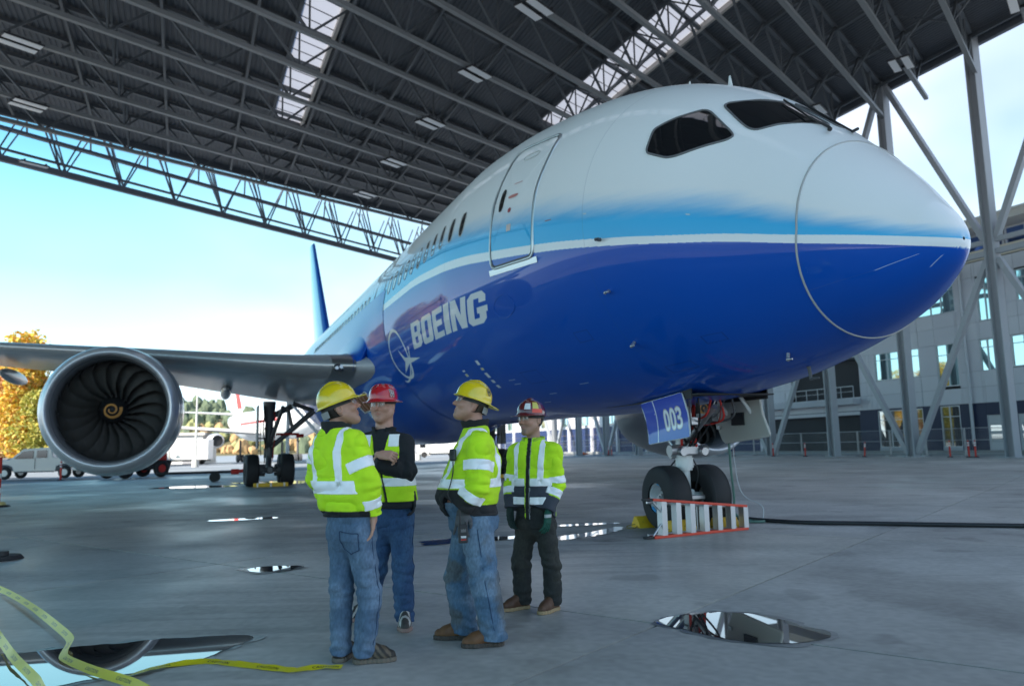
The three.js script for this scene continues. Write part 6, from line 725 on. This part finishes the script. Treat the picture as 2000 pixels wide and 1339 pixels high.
  if (tr.pocket) { const s = tr.pocket, h = J['h' + s], c = vadd(vadd(h, F.z, -1), [0, 0.02, 0]); const mk = (du, dy) => { let p = vadd(vadd(vadd(h, F.z, -0.2), F.x, du), [0, dy, 0]); for (let i = 0; i < 14; i++) p = vadd(p, F.z, tf(p) * 0.9); return V3(...vadd(p, F.z, -0.002)); }; const L = [[-0.06, 0.03], [0.065, 0.045], [0.06, -0.07], [0.0, -0.10], [-0.055, -0.075]]; mesh('back_pocket', tube(L.flatMap(([a, b], i) => { const [c2, d2] = L[(i + 1) % 5]; return [0, 0.25, 0.5, 0.75].map((t) => mk(lerp(a, c2, t), lerp(b, d2, t))); }), 0.0035, 100, 5, true), std([0.03, 0.055, 0.11], 0.9), tm); }
  // boots
  for (const s of ['l', 'r']) { const a = J['a' + s], t = J['t' + s], dir = vnorm([t[0] - a[0], 0, t[2] - a[2]]), X = [dir[2], 0, -dir[0]], heel = vadd([a[0], 0, a[2]], dir, -0.055), toe = vadd(heel, dir, o.footLen || 0.275), mid = vmix(heel, toe, 0.66);
    const bf = (p) => { let d = cone(p, [a[0], 0.16, a[2]], vadd(heel, [0, 0.055, 0], 1).map((v, k) => k === 1 ? 0.055 : v + dir[k] * 0.035), 0.05, 0.042); d = smin(d, cone(p, vadd(heel, dir, 0.04).map((v, k) => k === 1 ? 0.045 : v), vadd(mid, dir, 0.0).map((v, k) => k === 1 ? 0.045 : v), 0.040, 0.045), 0.03); d = smin(d, cone(p, mid.map((v, k) => k === 1 ? 0.04 : v), vadd(toe, dir, -0.045).map((v, k) => k === 1 ? 0.036 : v), 0.047, 0.036), 0.02); d = smin(d, cone(p, [a[0], 0.12, a[2]], mid.map((v, k) => k === 1 ? 0.055 : v), 0.045, 0.035), 0.03); d = Math.max(d, 0.012 - p[1], p[1] - 0.15); return d + 0.003 * (n3(p[0] * 40, p[1] * 40, p[2] * 40) - 0.5); };
    const b = bounds([a, heel, toe], 0.09); b[0][1] = -0.01; b[1][1] = 0.2; const bm = mesh('shoe', field(bf, b[0], b[1], 0.006, (p) => { const l = vdot(vsub(p, heel), dir), sd = vdot(vsub(p, heel), X); let c = o.shoe; if (o.shoe2 && (Math.abs(Math.sin(l * 70 + p[1] * 60)) > 0.72 || l > 0.235)) c = o.shoe2; const k = 0.75 + 0.6 * (fbm(p[0] * 30, p[1] * 30, p[2] * 30, 3) - 0.3); return c.map((v) => v * k); }), cloth(0.6, 0.0015), g);
    mesh('sole', field((p) => Math.max(bf([p[0], Math.max(p[1], 0.03), p[2]]) - 0.006 - 0.002 * Math.sin(vdot(vsub(p, heel), dir) * 220), p[1] - 0.030, 0.001 - p[1]), b[0], b[1], 0.006, () => o.sole), cloth(0.8, 0.001), bm);
    mesh('laces', plain([0.07, 0.095, 0.12, 0.145].map((l, i) => { const c = vadd(heel, dir, l + 0.03), y = 0.118 - i * 0.012; return bar(V3(...vadd(c, X, -0.022)).setY(y), V3(...vadd(c, X, 0.022)).setY(y + 0.003), 0.003, 0.003, 5); })), std(o.lace || [0.02, 0.018, 0.015], 0.8), bm); }
  // body: head, neck and a plain core inside the clothes; bare hands join it
  const hf = headField(H, hc, { fat: 0, chin: 0, ...(o.headS || {}) }), neckB = vadd(J.nb, [0, -0.09, 0]), nk = o.neck || 0.058;
  const skin = (p) => { const l = toL(H, hc, p); let c = [...o.skin]; const fb = 0.9 + 0.25 * (fbm(l[0] * 60, l[1] * 60, l[2] * 60, 3) - 0.4); c = c.map((v) => v * fb); const lips = Math.exp(-(Math.pow((l[1] + 0.0635) / 0.0095, 2) + Math.pow(l[0] / 0.024, 2))) * (l[2] > 0.07 ? 1 : 0); c = [lerp(c[0], 0.42, lips * 0.8), lerp(c[1], 0.13, lips * 0.8), lerp(c[2], 0.11, lips * 0.8)]; const red = (Math.exp(-(Math.pow((l[1] + 0.025) / 0.02, 2) + Math.pow((Math.abs(l[0]) - 0.038) / 0.02, 2))) + Math.exp(-(Math.pow((l[1] + 0.025) / 0.015, 2) + Math.pow(l[0] / 0.014, 2)))) * (l[2] > 0.04 ? 1 : 0); c = [c[0] * (1 + 0.05 * red), c[1] * (1 - 0.16 * red), c[2] * (1 - 0.2 * red)];
    const brow = Math.exp(-(Math.pow((l[1] - 0.034 - 0.1 * Math.max(0, 0.03 - Math.abs(l[0])) * 0.1) / 0.0055, 2))) * (Math.abs(l[0]) > 0.010 && Math.abs(l[0]) < 0.052 && l[2] > 0.05 ? 1 : 0); c = c.map((v, k) => lerp(v, o.hair[k], brow * 0.75)); const eye = Math.hypot((Math.abs(l[0]) - 0.032) / 0.014, (l[1] - 0.009) / 0.0065) < 1 && l[2] > 0.06; if (eye) { const ir = Math.hypot(Math.abs(l[0]) - 0.032, l[1] - 0.009) < 0.006; c = ir ? [0.03, 0.035, 0.04] : [0.55, 0.53, 0.5]; }
    const st = o.beard ? o.beard(l) * (0.55 + 0.6 * vnoise(l[0] * 300, l[1] * 300, l[2] * 300 + 0.5)) : 0; c = c.map((v, k) => lerp(v, o.beardCol[k], clamp(st))); return c; };
  const headGeo = field((p) => smin(hf(p), Math.max(cone(p, neckB, vadd(vadd(hc, H.y, -0.05), H.z, -0.025), nk + 0.006, nk - 0.002), neckB[1] - p[1]), 0.025), ...bounds([hc, neckB], 0.15), 0.0042, skin);
  const coreF = (p) => { let d = Math.max(torso(p, -0.055), J.pe[1] - 0.1 - p[1]); for (const s of ['l', 'r']) { d = smin(d, arm(p, s, -0.035), 0.03); d = smin(d, cone(p, J['h' + s], J['k' + s], 0.06, 0.045), 0.03); d = smin(d, cone(p, J['k' + s], J['a' + s], 0.048, 0.035), 0.02); } return smin(d, cone(p, J.pe, J.nb, 0.07, 0.05), 0.03); };
  const parts = [headGeo, field(coreF, ...bounds(Object.values(J).filter((q) => q !== J.hc && q[1] > 0.06 || q === J.al), 0.13), 0.02, () => o.skin)];
  for (const s of ['l', 'r']) { const hd = o.hands[s]; if (!hd) continue; const hw = handField(F, J['w' + s], hd.dir, hd.palm, hd.curl, hd.size || 1, hd.spread || 0.6, hd.thumb || 0), fb = hd.f2 ? (p) => Math.max(hw.f(p), hd.f2(p)) : hw.f, gg = field(hw.f, ...bounds(hw.pts, 0.035), 0.0038, hd.col ? (p, n) => hd.col(p, n, J['w' + s]) : () => o.skin.map((v) => v * 1.0)); if (hd.col) mesh('glove', gg, cloth(0.8, 0.001), g); else parts.push(gg); }
  mesh('body', mergeGeometries(parts.map((q) => { q = q.toNonIndexed(); return q; })), skinM, g);
  // hair under the hat rim
  mesh('hair', field((p) => { const l = toL(H, hc, p); return Math.max(hf(p) - 0.006 - 0.003 * vnoise(l[0] * 120, l[1] * 40, l[2] * 120 + 0.5), l[1] - 0.075, -(l[1] + (o.hairLow || 0.05) + 0.0 * l[2]), l[2] - (Math.abs(l[0]) > 0.05 ? 0.022 - 0.35 * Math.max(0, 0.03 - l[1]) : 0.1), Math.abs(l[0]) > 0.068 ? 0.014 - Math.hypot((l[1] + 0.004) / 1.5, l[2] + 0.014) + 0.014 : -1, l[2] > 0.045 ? 0.052 - l[1] : -1); }, ...bounds([hc], 0.13), 0.005, (p) => { const k = 0.6 + 0.8 * vnoise(p[0] * 260, p[1] * 90, p[2] * 260 + 0.5); return o.hair.map((v) => v * k); }), cloth(0.7, 0.001), g);
  // safety glasses
  { const gl = grp('safety_glasses', g), L = (x, y, z) => V3(...toW(H, hc, [x, y, z])); for (const s of [-1, 1]) { mesh('lens', grid(10, 6, (a, b) => { const an = s * lerp(0.10, 0.86, a), y = lerp(-0.016, 0.020, b) * (1 - 0.25 * a * (b < 0.5 ? 1 : 0.2)); return L(Math.sin(an) * 0.078, 0.006 + y, 0.036 + Math.cos(an) * 0.074); }), lensM, gl); mesh('temple_arm', tube([L(s * 0.060, 0.024, 0.085), L(s * 0.079, 0.022, 0.055), L(s * 0.084, 0.020, 0.0), L(s * 0.082, 0.012, -0.02)], 0.0028, 16, 5), o.glassArm || blackM, gl); } mesh('brow_bar', tube([-0.86, -0.5, 0, 0.5, 0.86].map((an) => L(Math.sin(an) * 0.079, 0.027, 0.036 + Math.cos(an) * 0.0745)), 0.0028, 24, 5), o.glassArm || blackM, gl); }
  const ht = hatMesh(H, hc, o.hat, o.hatType, g, o.hatS || {}); if (o.stickers) o.stickers(ht.sticker);
  return { g, F, H, J, axis, local };
}
const band = (y0, y1) => (l) => Math.max(l[1] - y1, y0 - l[1]);
const horiz = (y0, y1) => ({ f: (local, aA, isArm, torso, arm) => (p) => { const l = local(p); const away = Math.min(arm(p, 'l', 0.0), arm(p, 'r', 0.0)); return Math.max(p[1] - y1, y0 - p[1], torso(p, 0.012), -away + 0.0); } });
const armBand = (s, seg, t0, t1) => ({ f: (local, aA, isArm, torso, arm) => (p) => { const a = aA(p, s); if (a[0] !== seg) return 0.09; const L = 0.27; return Math.max((a[1] - t1) * L, (t0 - a[1]) * L, a[2] - 0.03); } });
const brace = (x0, w, yb, xTop = x0) => ({ f: (local, aA, isArm, torso, arm) => (p) => { const l = local(p), xx = lerp(x0, xTop, clamp((p[1] - yb) / 0.3)); const away = Math.min(cone(p, [9, 9, 9], [9, 9, 9.1], 0, 0)); return Math.max(Math.abs(l[0] - xx) - w, yb - p[1], torso(p, 0.03)); } });
const WHITE_ON = (c, w, h, bg) => { c.fillStyle = bg; c.fillRect(0, 0, w, h); };
const PJ = {m1:{base:[-1.079,0,-5.31],j:{hc:[-0.098,1.652,-0.0],nb:[-0.121,1.517,0.02],ch:[-0.11,1.349,-0.0],wa:[-0.039,1.009,-0.0],pe:[-0.014,0.857,-0.0],sl:[-0.217,1.429,-0.1],sr:[0.012,1.425,0.1],el:[-0.275,1.2,-0.1],er:[0.122,1.157,0.13],wl:[-0.22,1.0,-0.2],wr:[0.139,0.939,0.06],hl:[-0.08,0.813,-0.05],hr:[0.048,0.801,0.05],kl:[-0.09,0.479,-0.04],kr:[0.115,0.431,0.03],al:[-0.092,0.07,-0.04],ar:[0.066,0.085,0.02],tl:[-0.05,0.0,-0.22],tr:[0.25,0.0,-0.02]}},m2:{base:[-1.048,0,-6.38],j:{hc:[-0.016,1.721,-0.0],nb:[-0.011,1.53,-0.02],ch:[-0.003,1.356,-0.02],wa:[0.062,0.966,-0.03],pe:[0.061,0.824,-0.03],sl:[0.163,1.41,0.02],sr:[-0.178,1.426,-0.06],el:[0.199,1.196,0.08],er:[-0.194,1.198,0.04],wl:[-0.059,1.248,0.22],wr:[0.0,1.326,0.24],hl:[0.127,0.782,-0.02],hr:[-0.013,0.785,-0.05],kl:[0.147,0.435,0.06],kr:[-0.079,0.422,-0.06],al:[0.165,0.078,0.08],ar:[-0.187,0.067,-0.22],tl:[0.193,0.022,0.26],tr:[-0.307,0.002,-0.16]}},m3:{base:[-0.319,0,-5.78],j:{hc:[0.007,1.681,-0.0],nb:[0.035,1.523,-0.0],ch:[0.028,1.325,-0.0],wa:[-0.01,1.03,-0.0],pe:[0.013,0.858,-0.0],sl:[0.078,1.394,0.19],sr:[0.023,1.396,-0.19],el:[0.061,1.103,0.24],er:[-0.033,1.094,-0.22],wl:[-0.053,0.932,0.22],wr:[-0.03,0.95,-0.2],hl:[0.039,0.802,0.1],hr:[-0.031,0.784,-0.1],kl:[0.088,0.442,0.11],kr:[-0.108,0.418,-0.11],al:[0.154,0.083,0.12],ar:[-0.06,0.087,-0.1],tl:[-0.027,0.025,0.15],tr:[-0.238,0.041,-0.1]}},m4:{base:[0.144,0,-6.8],j:{hc:[0.005,1.592,-0.0],nb:[0.024,1.424,-0.03],ch:[0.033,1.261,-0.03],wa:[0.019,0.891,-0.03],pe:[0.02,0.74,-0.03],sl:[0.188,1.324,0.07],sr:[-0.129,1.321,-0.1],el:[0.22,1.04,0.06],er:[-0.175,1.059,-0.1],wl:[0.127,0.82,0.14],wr:[-0.193,0.838,-0.02],hl:[0.101,0.684,0.02],hr:[-0.056,0.684,-0.08],kl:[0.147,0.384,0.05],kr:[-0.107,0.379,-0.06],al:[0.152,0.09,0.02],ar:[-0.101,0.088,-0.08],tl:[0.03,0.0,0.2],tr:[-0.3,0.0,0.05]}}};

const denim = [0.095, 0.158, 0.245];
person({ base: PJ.m1.base, j: PJ.m1.j, seed: 3, label: 'person in lime jacket and yellow hard hat, back to the camera, looking up right', face: [0.5, 0, -0.866], look: [0.9, 0.36, -0.24], hem: 0.935, wr: 0.016, grime: 0.03,
  torso: [[0.86, 0.18, 0.14, 0], [0.95, 0.195, 0.15, 0], [1.05, 0.218, 0.162, 0], [1.2, 0.222, 0.158, 0], [1.36, 0.21, 0.145, 0], [1.46, 0.15, 0.115, 0], [1.53, 0.078, 0.08, 0]], arm: [0.084, 0.073, 0.058],
  paint: (local, isArm) => (p) => { const a = isArm(p); if (!a && p[1] < 0.975) return BLK; return LIME; },
  strips: [horiz(1.085, 1.172), brace(-0.085, 0.026, 1.13, -0.12), brace(0.115, 0.026, 1.13, 0.13), armBand('r', 0, 0.44, 0.70), armBand('r', 1, 0.42, 0.72), armBand('l', 0, 0.44, 0.70)],
  collarCol: [0.014, 0.016, 0.018], collar: 0.06, trousers: { r: [0.100, 0.078, 0.078], pel: 0.158, col: denim, fade: [0.2, 0.28, 0.38], wear: 0.55, seams: true, pocket: 'r' }, shoe: [0.13, 0.095, 0.06], shoe2: [0.03, 0.024, 0.018], sole: [0.16, 0.13, 0.10], lace: [0.25, 0.2, 0.13],
  skin: [0.47, 0.25, 0.17], hair: [0.025, 0.018, 0.013], headS: { fat: 0.002, chin: 0.004 }, beard: (l) => 0.25 * sstep(-0.03, -0.06, l[1]) * sstep(0.0, 0.03, l[2]), beardCol: [0.2, 0.13, 0.1], hands: { r: { dir: [-0.05, -1, 0.1], palm: [-1, 0, 0.3], curl: 0.3 } }, hat: [0.80, 0.58, 0.008], hatType: 'front', hatS: { strap: true },
  stickers: (st) => st(0.055, 0.115, 0.44, 0.66, txt(128, 96, (c, w, h) => { WHITE_ON(c, w, h, '#e9e4de'); c.fillStyle = '#8d2b33'; c.fillRect(10, 6, w - 20, 10); c.fillRect(22, 26, w - 44, 44); c.fillStyle = '#f0ebe6'; c.font = 'bold 34px sans-serif'; c.textAlign = 'center'; c.fillText('ZIM', w / 2, 60); c.fillStyle = '#8d2b33'; c.fillRect(10, 78, w - 20, 10); })) });
person({ base: PJ.m2.base, j: PJ.m2.j, seed: 11, label: 'person in red hard hat and lime vest over black sleeves, arms crossed', face: [-0.22, 0, 0.975], look: [-0.30, -0.02, 0.95], hem: 0.90, wr: 0.010, jacketName: 'fleece_jacket',
  torso: [[0.82, 0.165, 0.125, 0], [0.95, 0.182, 0.14, 0.01], [1.15, 0.192, 0.142, 0.01], [1.34, 0.198, 0.135, 0], [1.45, 0.135, 0.1, 0], [1.53, 0.074, 0.074, 0]], arm: [0.074, 0.064, 0.05],
  paint: (local, isArm) => () => [0.015, 0.017, 0.021], strips: [], vest: [band(1.075, 1.145), (l) => Math.max(Math.abs(Math.abs(l[0]) - 0.115) - 0.04, 1.388 - l[1])], openCollar: true, collar: 0.045,
  trousers: { r: [0.1, 0.083, 0.082], pel: 0.155, col: [0.035, 0.085, 0.19], fade: [0.08, 0.17, 0.3], wear: 0.35, seams: true }, shoe: [0.62, 0.60, 0.56], shoe2: [0.06, 0.055, 0.05], sole: [0.3, 0.2, 0.17], lace: [0.03, 0.03, 0.03],
  skin: [0.56, 0.30, 0.22], hair: [0.20, 0.09, 0.04], headS: { fat: 0.009, chin: 0.004 }, neck: 0.07, beard: (l) => 0.34 * (sstep(-0.045, -0.075, l[1]) * sstep(0.03, 0.06, l[2]) + sstep(0.03, 0.01, Math.abs(l[1] + 0.047)) * sstep(0.075, 0.09, l[2]) * sstep(0.03, 0.015, Math.abs(l[0])) * 0.8), beardCol: [0.30, 0.13, 0.06], hands: { r: { dir: [0.85, -0.05, 0.25], palm: [0.1, -0.6, -0.8], curl: 0.95, thumb: 0.8 } }, hat: [0.52, 0.012, 0.018], hatType: 'full', hatS: { ribs: true },
  stickers: (st) => { st(0.155, 0.225, 0.48, 0.72, txt(96, 96, (c, w, h) => { WHITE_ON(c, w, h, '#8f1420'); c.font = 'bold 96px serif'; c.textAlign = 'center'; c.textBaseline = 'middle'; c.lineWidth = 8; c.strokeStyle = '#efeee8'; c.strokeText('W', w / 2, h / 2 + 4); c.fillStyle = '#15131a'; c.fillText('W', w / 2, h / 2 + 4); })); } });
const p3 = person({ base: PJ.m3.base, j: PJ.m3.j, seed: 19, label: 'stout person in lime and black jacket and yellow hard hat, in profile gazing up left', face: [-1, 0, 0.08], look: [-0.92, 0.32, 0.16], hem: 0.885, wr: 0.015, grime: 0.12,
  torso: [[0.85, 0.20, 0.185, 0.0], [0.95, 0.222, 0.215, 0.028], [1.05, 0.232, 0.232, 0.022], [1.2, 0.235, 0.208, 0.0], [1.3, 0.225, 0.183, -0.005], [1.4, 0.195, 0.145, -0.005], [1.47, 0.13, 0.11, 0], [1.535, 0.08, 0.085, 0]], arm: [0.092, 0.078, 0.06],
  paint: (local, isArm) => (p) => { const a = isArm(p); if (a) return a[0] === 1 && a[1] > 0.60 ? [0.018, 0.017, 0.017] : LIME; const l = local(p); return l[1] < (l[2] > -0.04 ? 1.075 : 0.965) ? [0.018, 0.017, 0.018] : [LIME[0] * 0.92, LIME[1] * 0.9, LIME[2]]; },
  strips: [horiz(1.085, 1.15), brace(0.125, 0.027, 1.12, 0.135), brace(-0.125, 0.027, 1.12, -0.135), armBand('l', 0, 0.40, 0.66), armBand('l', 1, 0.28, 0.60)], collarCol: [0.014, 0.014, 0.015], collar: 0.07,
  trousers: { r: [0.122, 0.104, 0.098], pel: 0.18, col: [0.09, 0.165, 0.26], fade: [0.22, 0.3, 0.39], wear: 0.6, dirt: 0.6, seams: true }, shoe: [0.17, 0.072, 0.026], sole: [0.07, 0.055, 0.045], footLen: 0.295,
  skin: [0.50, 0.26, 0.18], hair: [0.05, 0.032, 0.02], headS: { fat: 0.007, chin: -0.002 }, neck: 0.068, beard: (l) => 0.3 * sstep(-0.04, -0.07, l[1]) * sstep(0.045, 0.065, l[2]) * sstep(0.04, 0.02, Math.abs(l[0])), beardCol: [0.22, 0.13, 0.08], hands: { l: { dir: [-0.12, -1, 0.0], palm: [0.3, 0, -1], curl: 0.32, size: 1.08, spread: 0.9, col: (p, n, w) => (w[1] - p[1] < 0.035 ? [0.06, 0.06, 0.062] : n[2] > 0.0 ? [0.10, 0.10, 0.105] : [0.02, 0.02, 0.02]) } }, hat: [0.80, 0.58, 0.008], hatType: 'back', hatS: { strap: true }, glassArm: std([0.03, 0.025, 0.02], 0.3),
  stickers: (st) => st(0.345, 0.415, 0.36, 0.62, txt(128, 128, (c, w, h) => { WHITE_ON(c, w, h, '#d9b70c'); c.fillStyle = '#16140e'; c.beginPath(); c.arc(64, 64, 58, 0, 7); c.fill(); c.fillStyle = '#cdb64a'; for (let i = 0; i < 10; i++) { c.save(); c.translate(64, 64); c.rotate(i * 0.628); c.fillRect(-4, 18, 8, 34); c.restore(); } c.fillStyle = '#16140e'; c.fillRect(10, 54, 108, 20); })) });
person({ base: PJ.m4.base, j: PJ.m4.j, seed: 27, label: 'person in maroon hard hat and zipped lime and charcoal jacket, arms hanging down', face: [-0.5, 0, 0.866], look: [-0.72, 0.03, 0.68], hem: 0.755, wr: 0.010,
  torso: [[0.70, 0.19, 0.14, 0], [0.85, 0.193, 0.147, 0], [1.05, 0.197, 0.147, 0], [1.25, 0.2, 0.14, 0], [1.36, 0.145, 0.105, 0], [1.435, 0.078, 0.08, 0]], arm: [0.072, 0.063, 0.053],
  paint: (local, isArm) => (p) => { const a = isArm(p); if (a) return a[0] === 1 && a[1] > 0.5 ? CHAR : LIME; const l = local(p); if (l[2] > 0.06 && Math.abs(l[0] - 0.005) < 0.017) return BLK; if (l[2] > 0.06 && Math.abs(l[0] - 0.005) < 0.024) return l[0] > 0 ? [0.3, 0.3, 0.3] : LIME; return l[1] < 1.035 && l[2] > -0.06 ? CHAR : LIME; },
  strips: [horiz(1.03, 1.098), horiz(0.878, 0.943), brace(0.115, 0.025, 1.06, 0.125), brace(-0.115, 0.025, 1.06, -0.125), armBand('l', 0, 0.74, 0.97), armBand('l', 1, 0.2, 0.46), armBand('r', 0, 0.74, 0.97), armBand('r', 1, 0.2, 0.46)].map((s, i) => i < 2 ? { f: (...A) => { const q = s.f(...A); return (p) => { const l = A[0](p); return Math.max(q(p), l[2] > 0.04 ? 0.026 - Math.abs(l[0] - 0.005) : -1); }; } } : s), collarCol: [0.36, 0.56, 0.05], collar: 0.05, openCollar: true,
  trousers: { r: [0.096, 0.080, 0.08], pel: 0.148, col: [0.026, 0.028, 0.027], fade: [0.05, 0.048, 0.036], wear: 0.5, seams: false }, shoe: [0.10, 0.045, 0.022], sole: [0.34, 0.24, 0.13],
  skin: [0.50, 0.27, 0.19], hair: [0.035, 0.03, 0.028], headS: { fat: 0, chin: 0.003 }, beard: (l) => 0.55 * (Math.exp(-Math.pow((l[1] + 0.1) / 0.024, 2)) * sstep(0.035, 0.02, Math.abs(l[0])) * sstep(0.04, 0.06, l[2]) + 0.5 * sstep(0.02, 0.008, Math.abs(l[1] + 0.047)) * sstep(0.07, 0.085, l[2])) + 0.18 * sstep(-0.04, -0.07, l[1]), beardCol: [0.09, 0.07, 0.06],
  hands: { l: { dir: [-0.1, -1, 0.12], palm: [-0.8, 0, -0.6], curl: 0.3, size: 1.02, spread: 0.8, col: (p, n, w) => (w[1] - p[1] < 0.045 && w[1] - p[1] > 0.02 && n[2] > 0.3 ? [0.45, 0.46, 0.45] : [0.006, 0.075, 0.05]) }, r: { dir: [0.05, -1, 0.1], palm: [0.8, 0, 0.6], curl: 0.4, size: 1.02, spread: 0.6, col: () => [0.012, 0.03, 0.025] } }, hat: [0.13, 0.012, 0.014], hatType: 'front',
  stickers: (st) => { st(0.06, 0.13, 0.42, 0.64, std([0.75, 0.75, 0.74], 0.5)); st(0.155, 0.225, 0.36, 0.62, std([0.62, 0.55, 0.12], 0.5)); st(0.15, 0.27, 0.62, 0.73, std([0.75, 0.09, 0.06], 0.45)); } });
{ // two-way radio on the belt and its speaker microphone, worn by the stout man
  const b = PJ.m3.base, r = thing('handheld_radio', 'black two-way radio hanging at the hip of the stout man', 'radio', [b[0] - 0.045, 0.785, b[2] + 0.315], 0.25); mesh('case', rbox(0.062, 0.125, 0.036, 0.008, 0, 0, 0), blackM, r); mesh('screen', box(0.036, 0.02, 0.002, 0, 0.022, 0.019), std([0.12, 0.12, 0.12], 0.3), r); mesh('label_plate', box(0.036, 0.014, 0.002, 0, -0.02, 0.019), std([0.6, 0.6, 0.6], 0.4), r); mesh('red_line', box(0.036, 0.006, 0.002, 0, -0.038, 0.019), redP, r); mesh('antenna', bar(V3(-0.02, 0.06, 0), V3(-0.02, 0.15, 0), 0.007, 0.005), blackM, r); mesh('knob', cylY(0.008, 0.018, 0.018, 0.07, 0, 10), blackM, r);
  const m = thing('speaker_microphone', 'black speaker microphone clipped to the chest of the stout man', 'microphone', [b[0] - 0.118, 1.318, b[2] + 0.19], -0.5); mesh('case', rbox(0.052, 0.085, 0.032, 0.013, 0, 0, 0, 4), std([0.03, 0.032, 0.036], 0.45), m); mesh('grille', cylZ(0.018, 0.004, 0, 0.012, 0.017, 16), blackM, m); mesh('cord', tube([V3(0.0, -0.045, 0), V3(0.012, -0.12, 0.02), V3(0.01, -0.2, 0.05), V3(0.0, -0.27, 0.07), V3(0.02, -0.33, 0.05)], 0.0045, 30, 6), blackM, m);
  const q = PJ.m2.base, hd = handField(null, [0, 0, 0], [0.15, -1, 0.05], [-1, 0, 0.2], 0.55, 1.0, 1.6, 0.2), gl = thing('work_gloves', 'black work gloves dangling from the hip of the man with crossed arms', 'gloves', [q[0] + 0.225, 1.0, q[2] + 0.02]); mesh('glove', field(hd.f, ...bounds(hd.pts, 0.035), 0.004, () => [0.012, 0.012, 0.013]), cloth(0.7, 0.001), gl); mesh('clip', tube([V3(0, 0.02, 0), V3(-0.02, 0.06, 0), V3(-0.05, 0.05, 0)], 0.005, 10, 6), blackM, gl);
}
scene.traverse((o) => { if (o.isMesh) { o.castShadow = true; o.receiveShadow = true; } });
renderer.render(scene, camera);
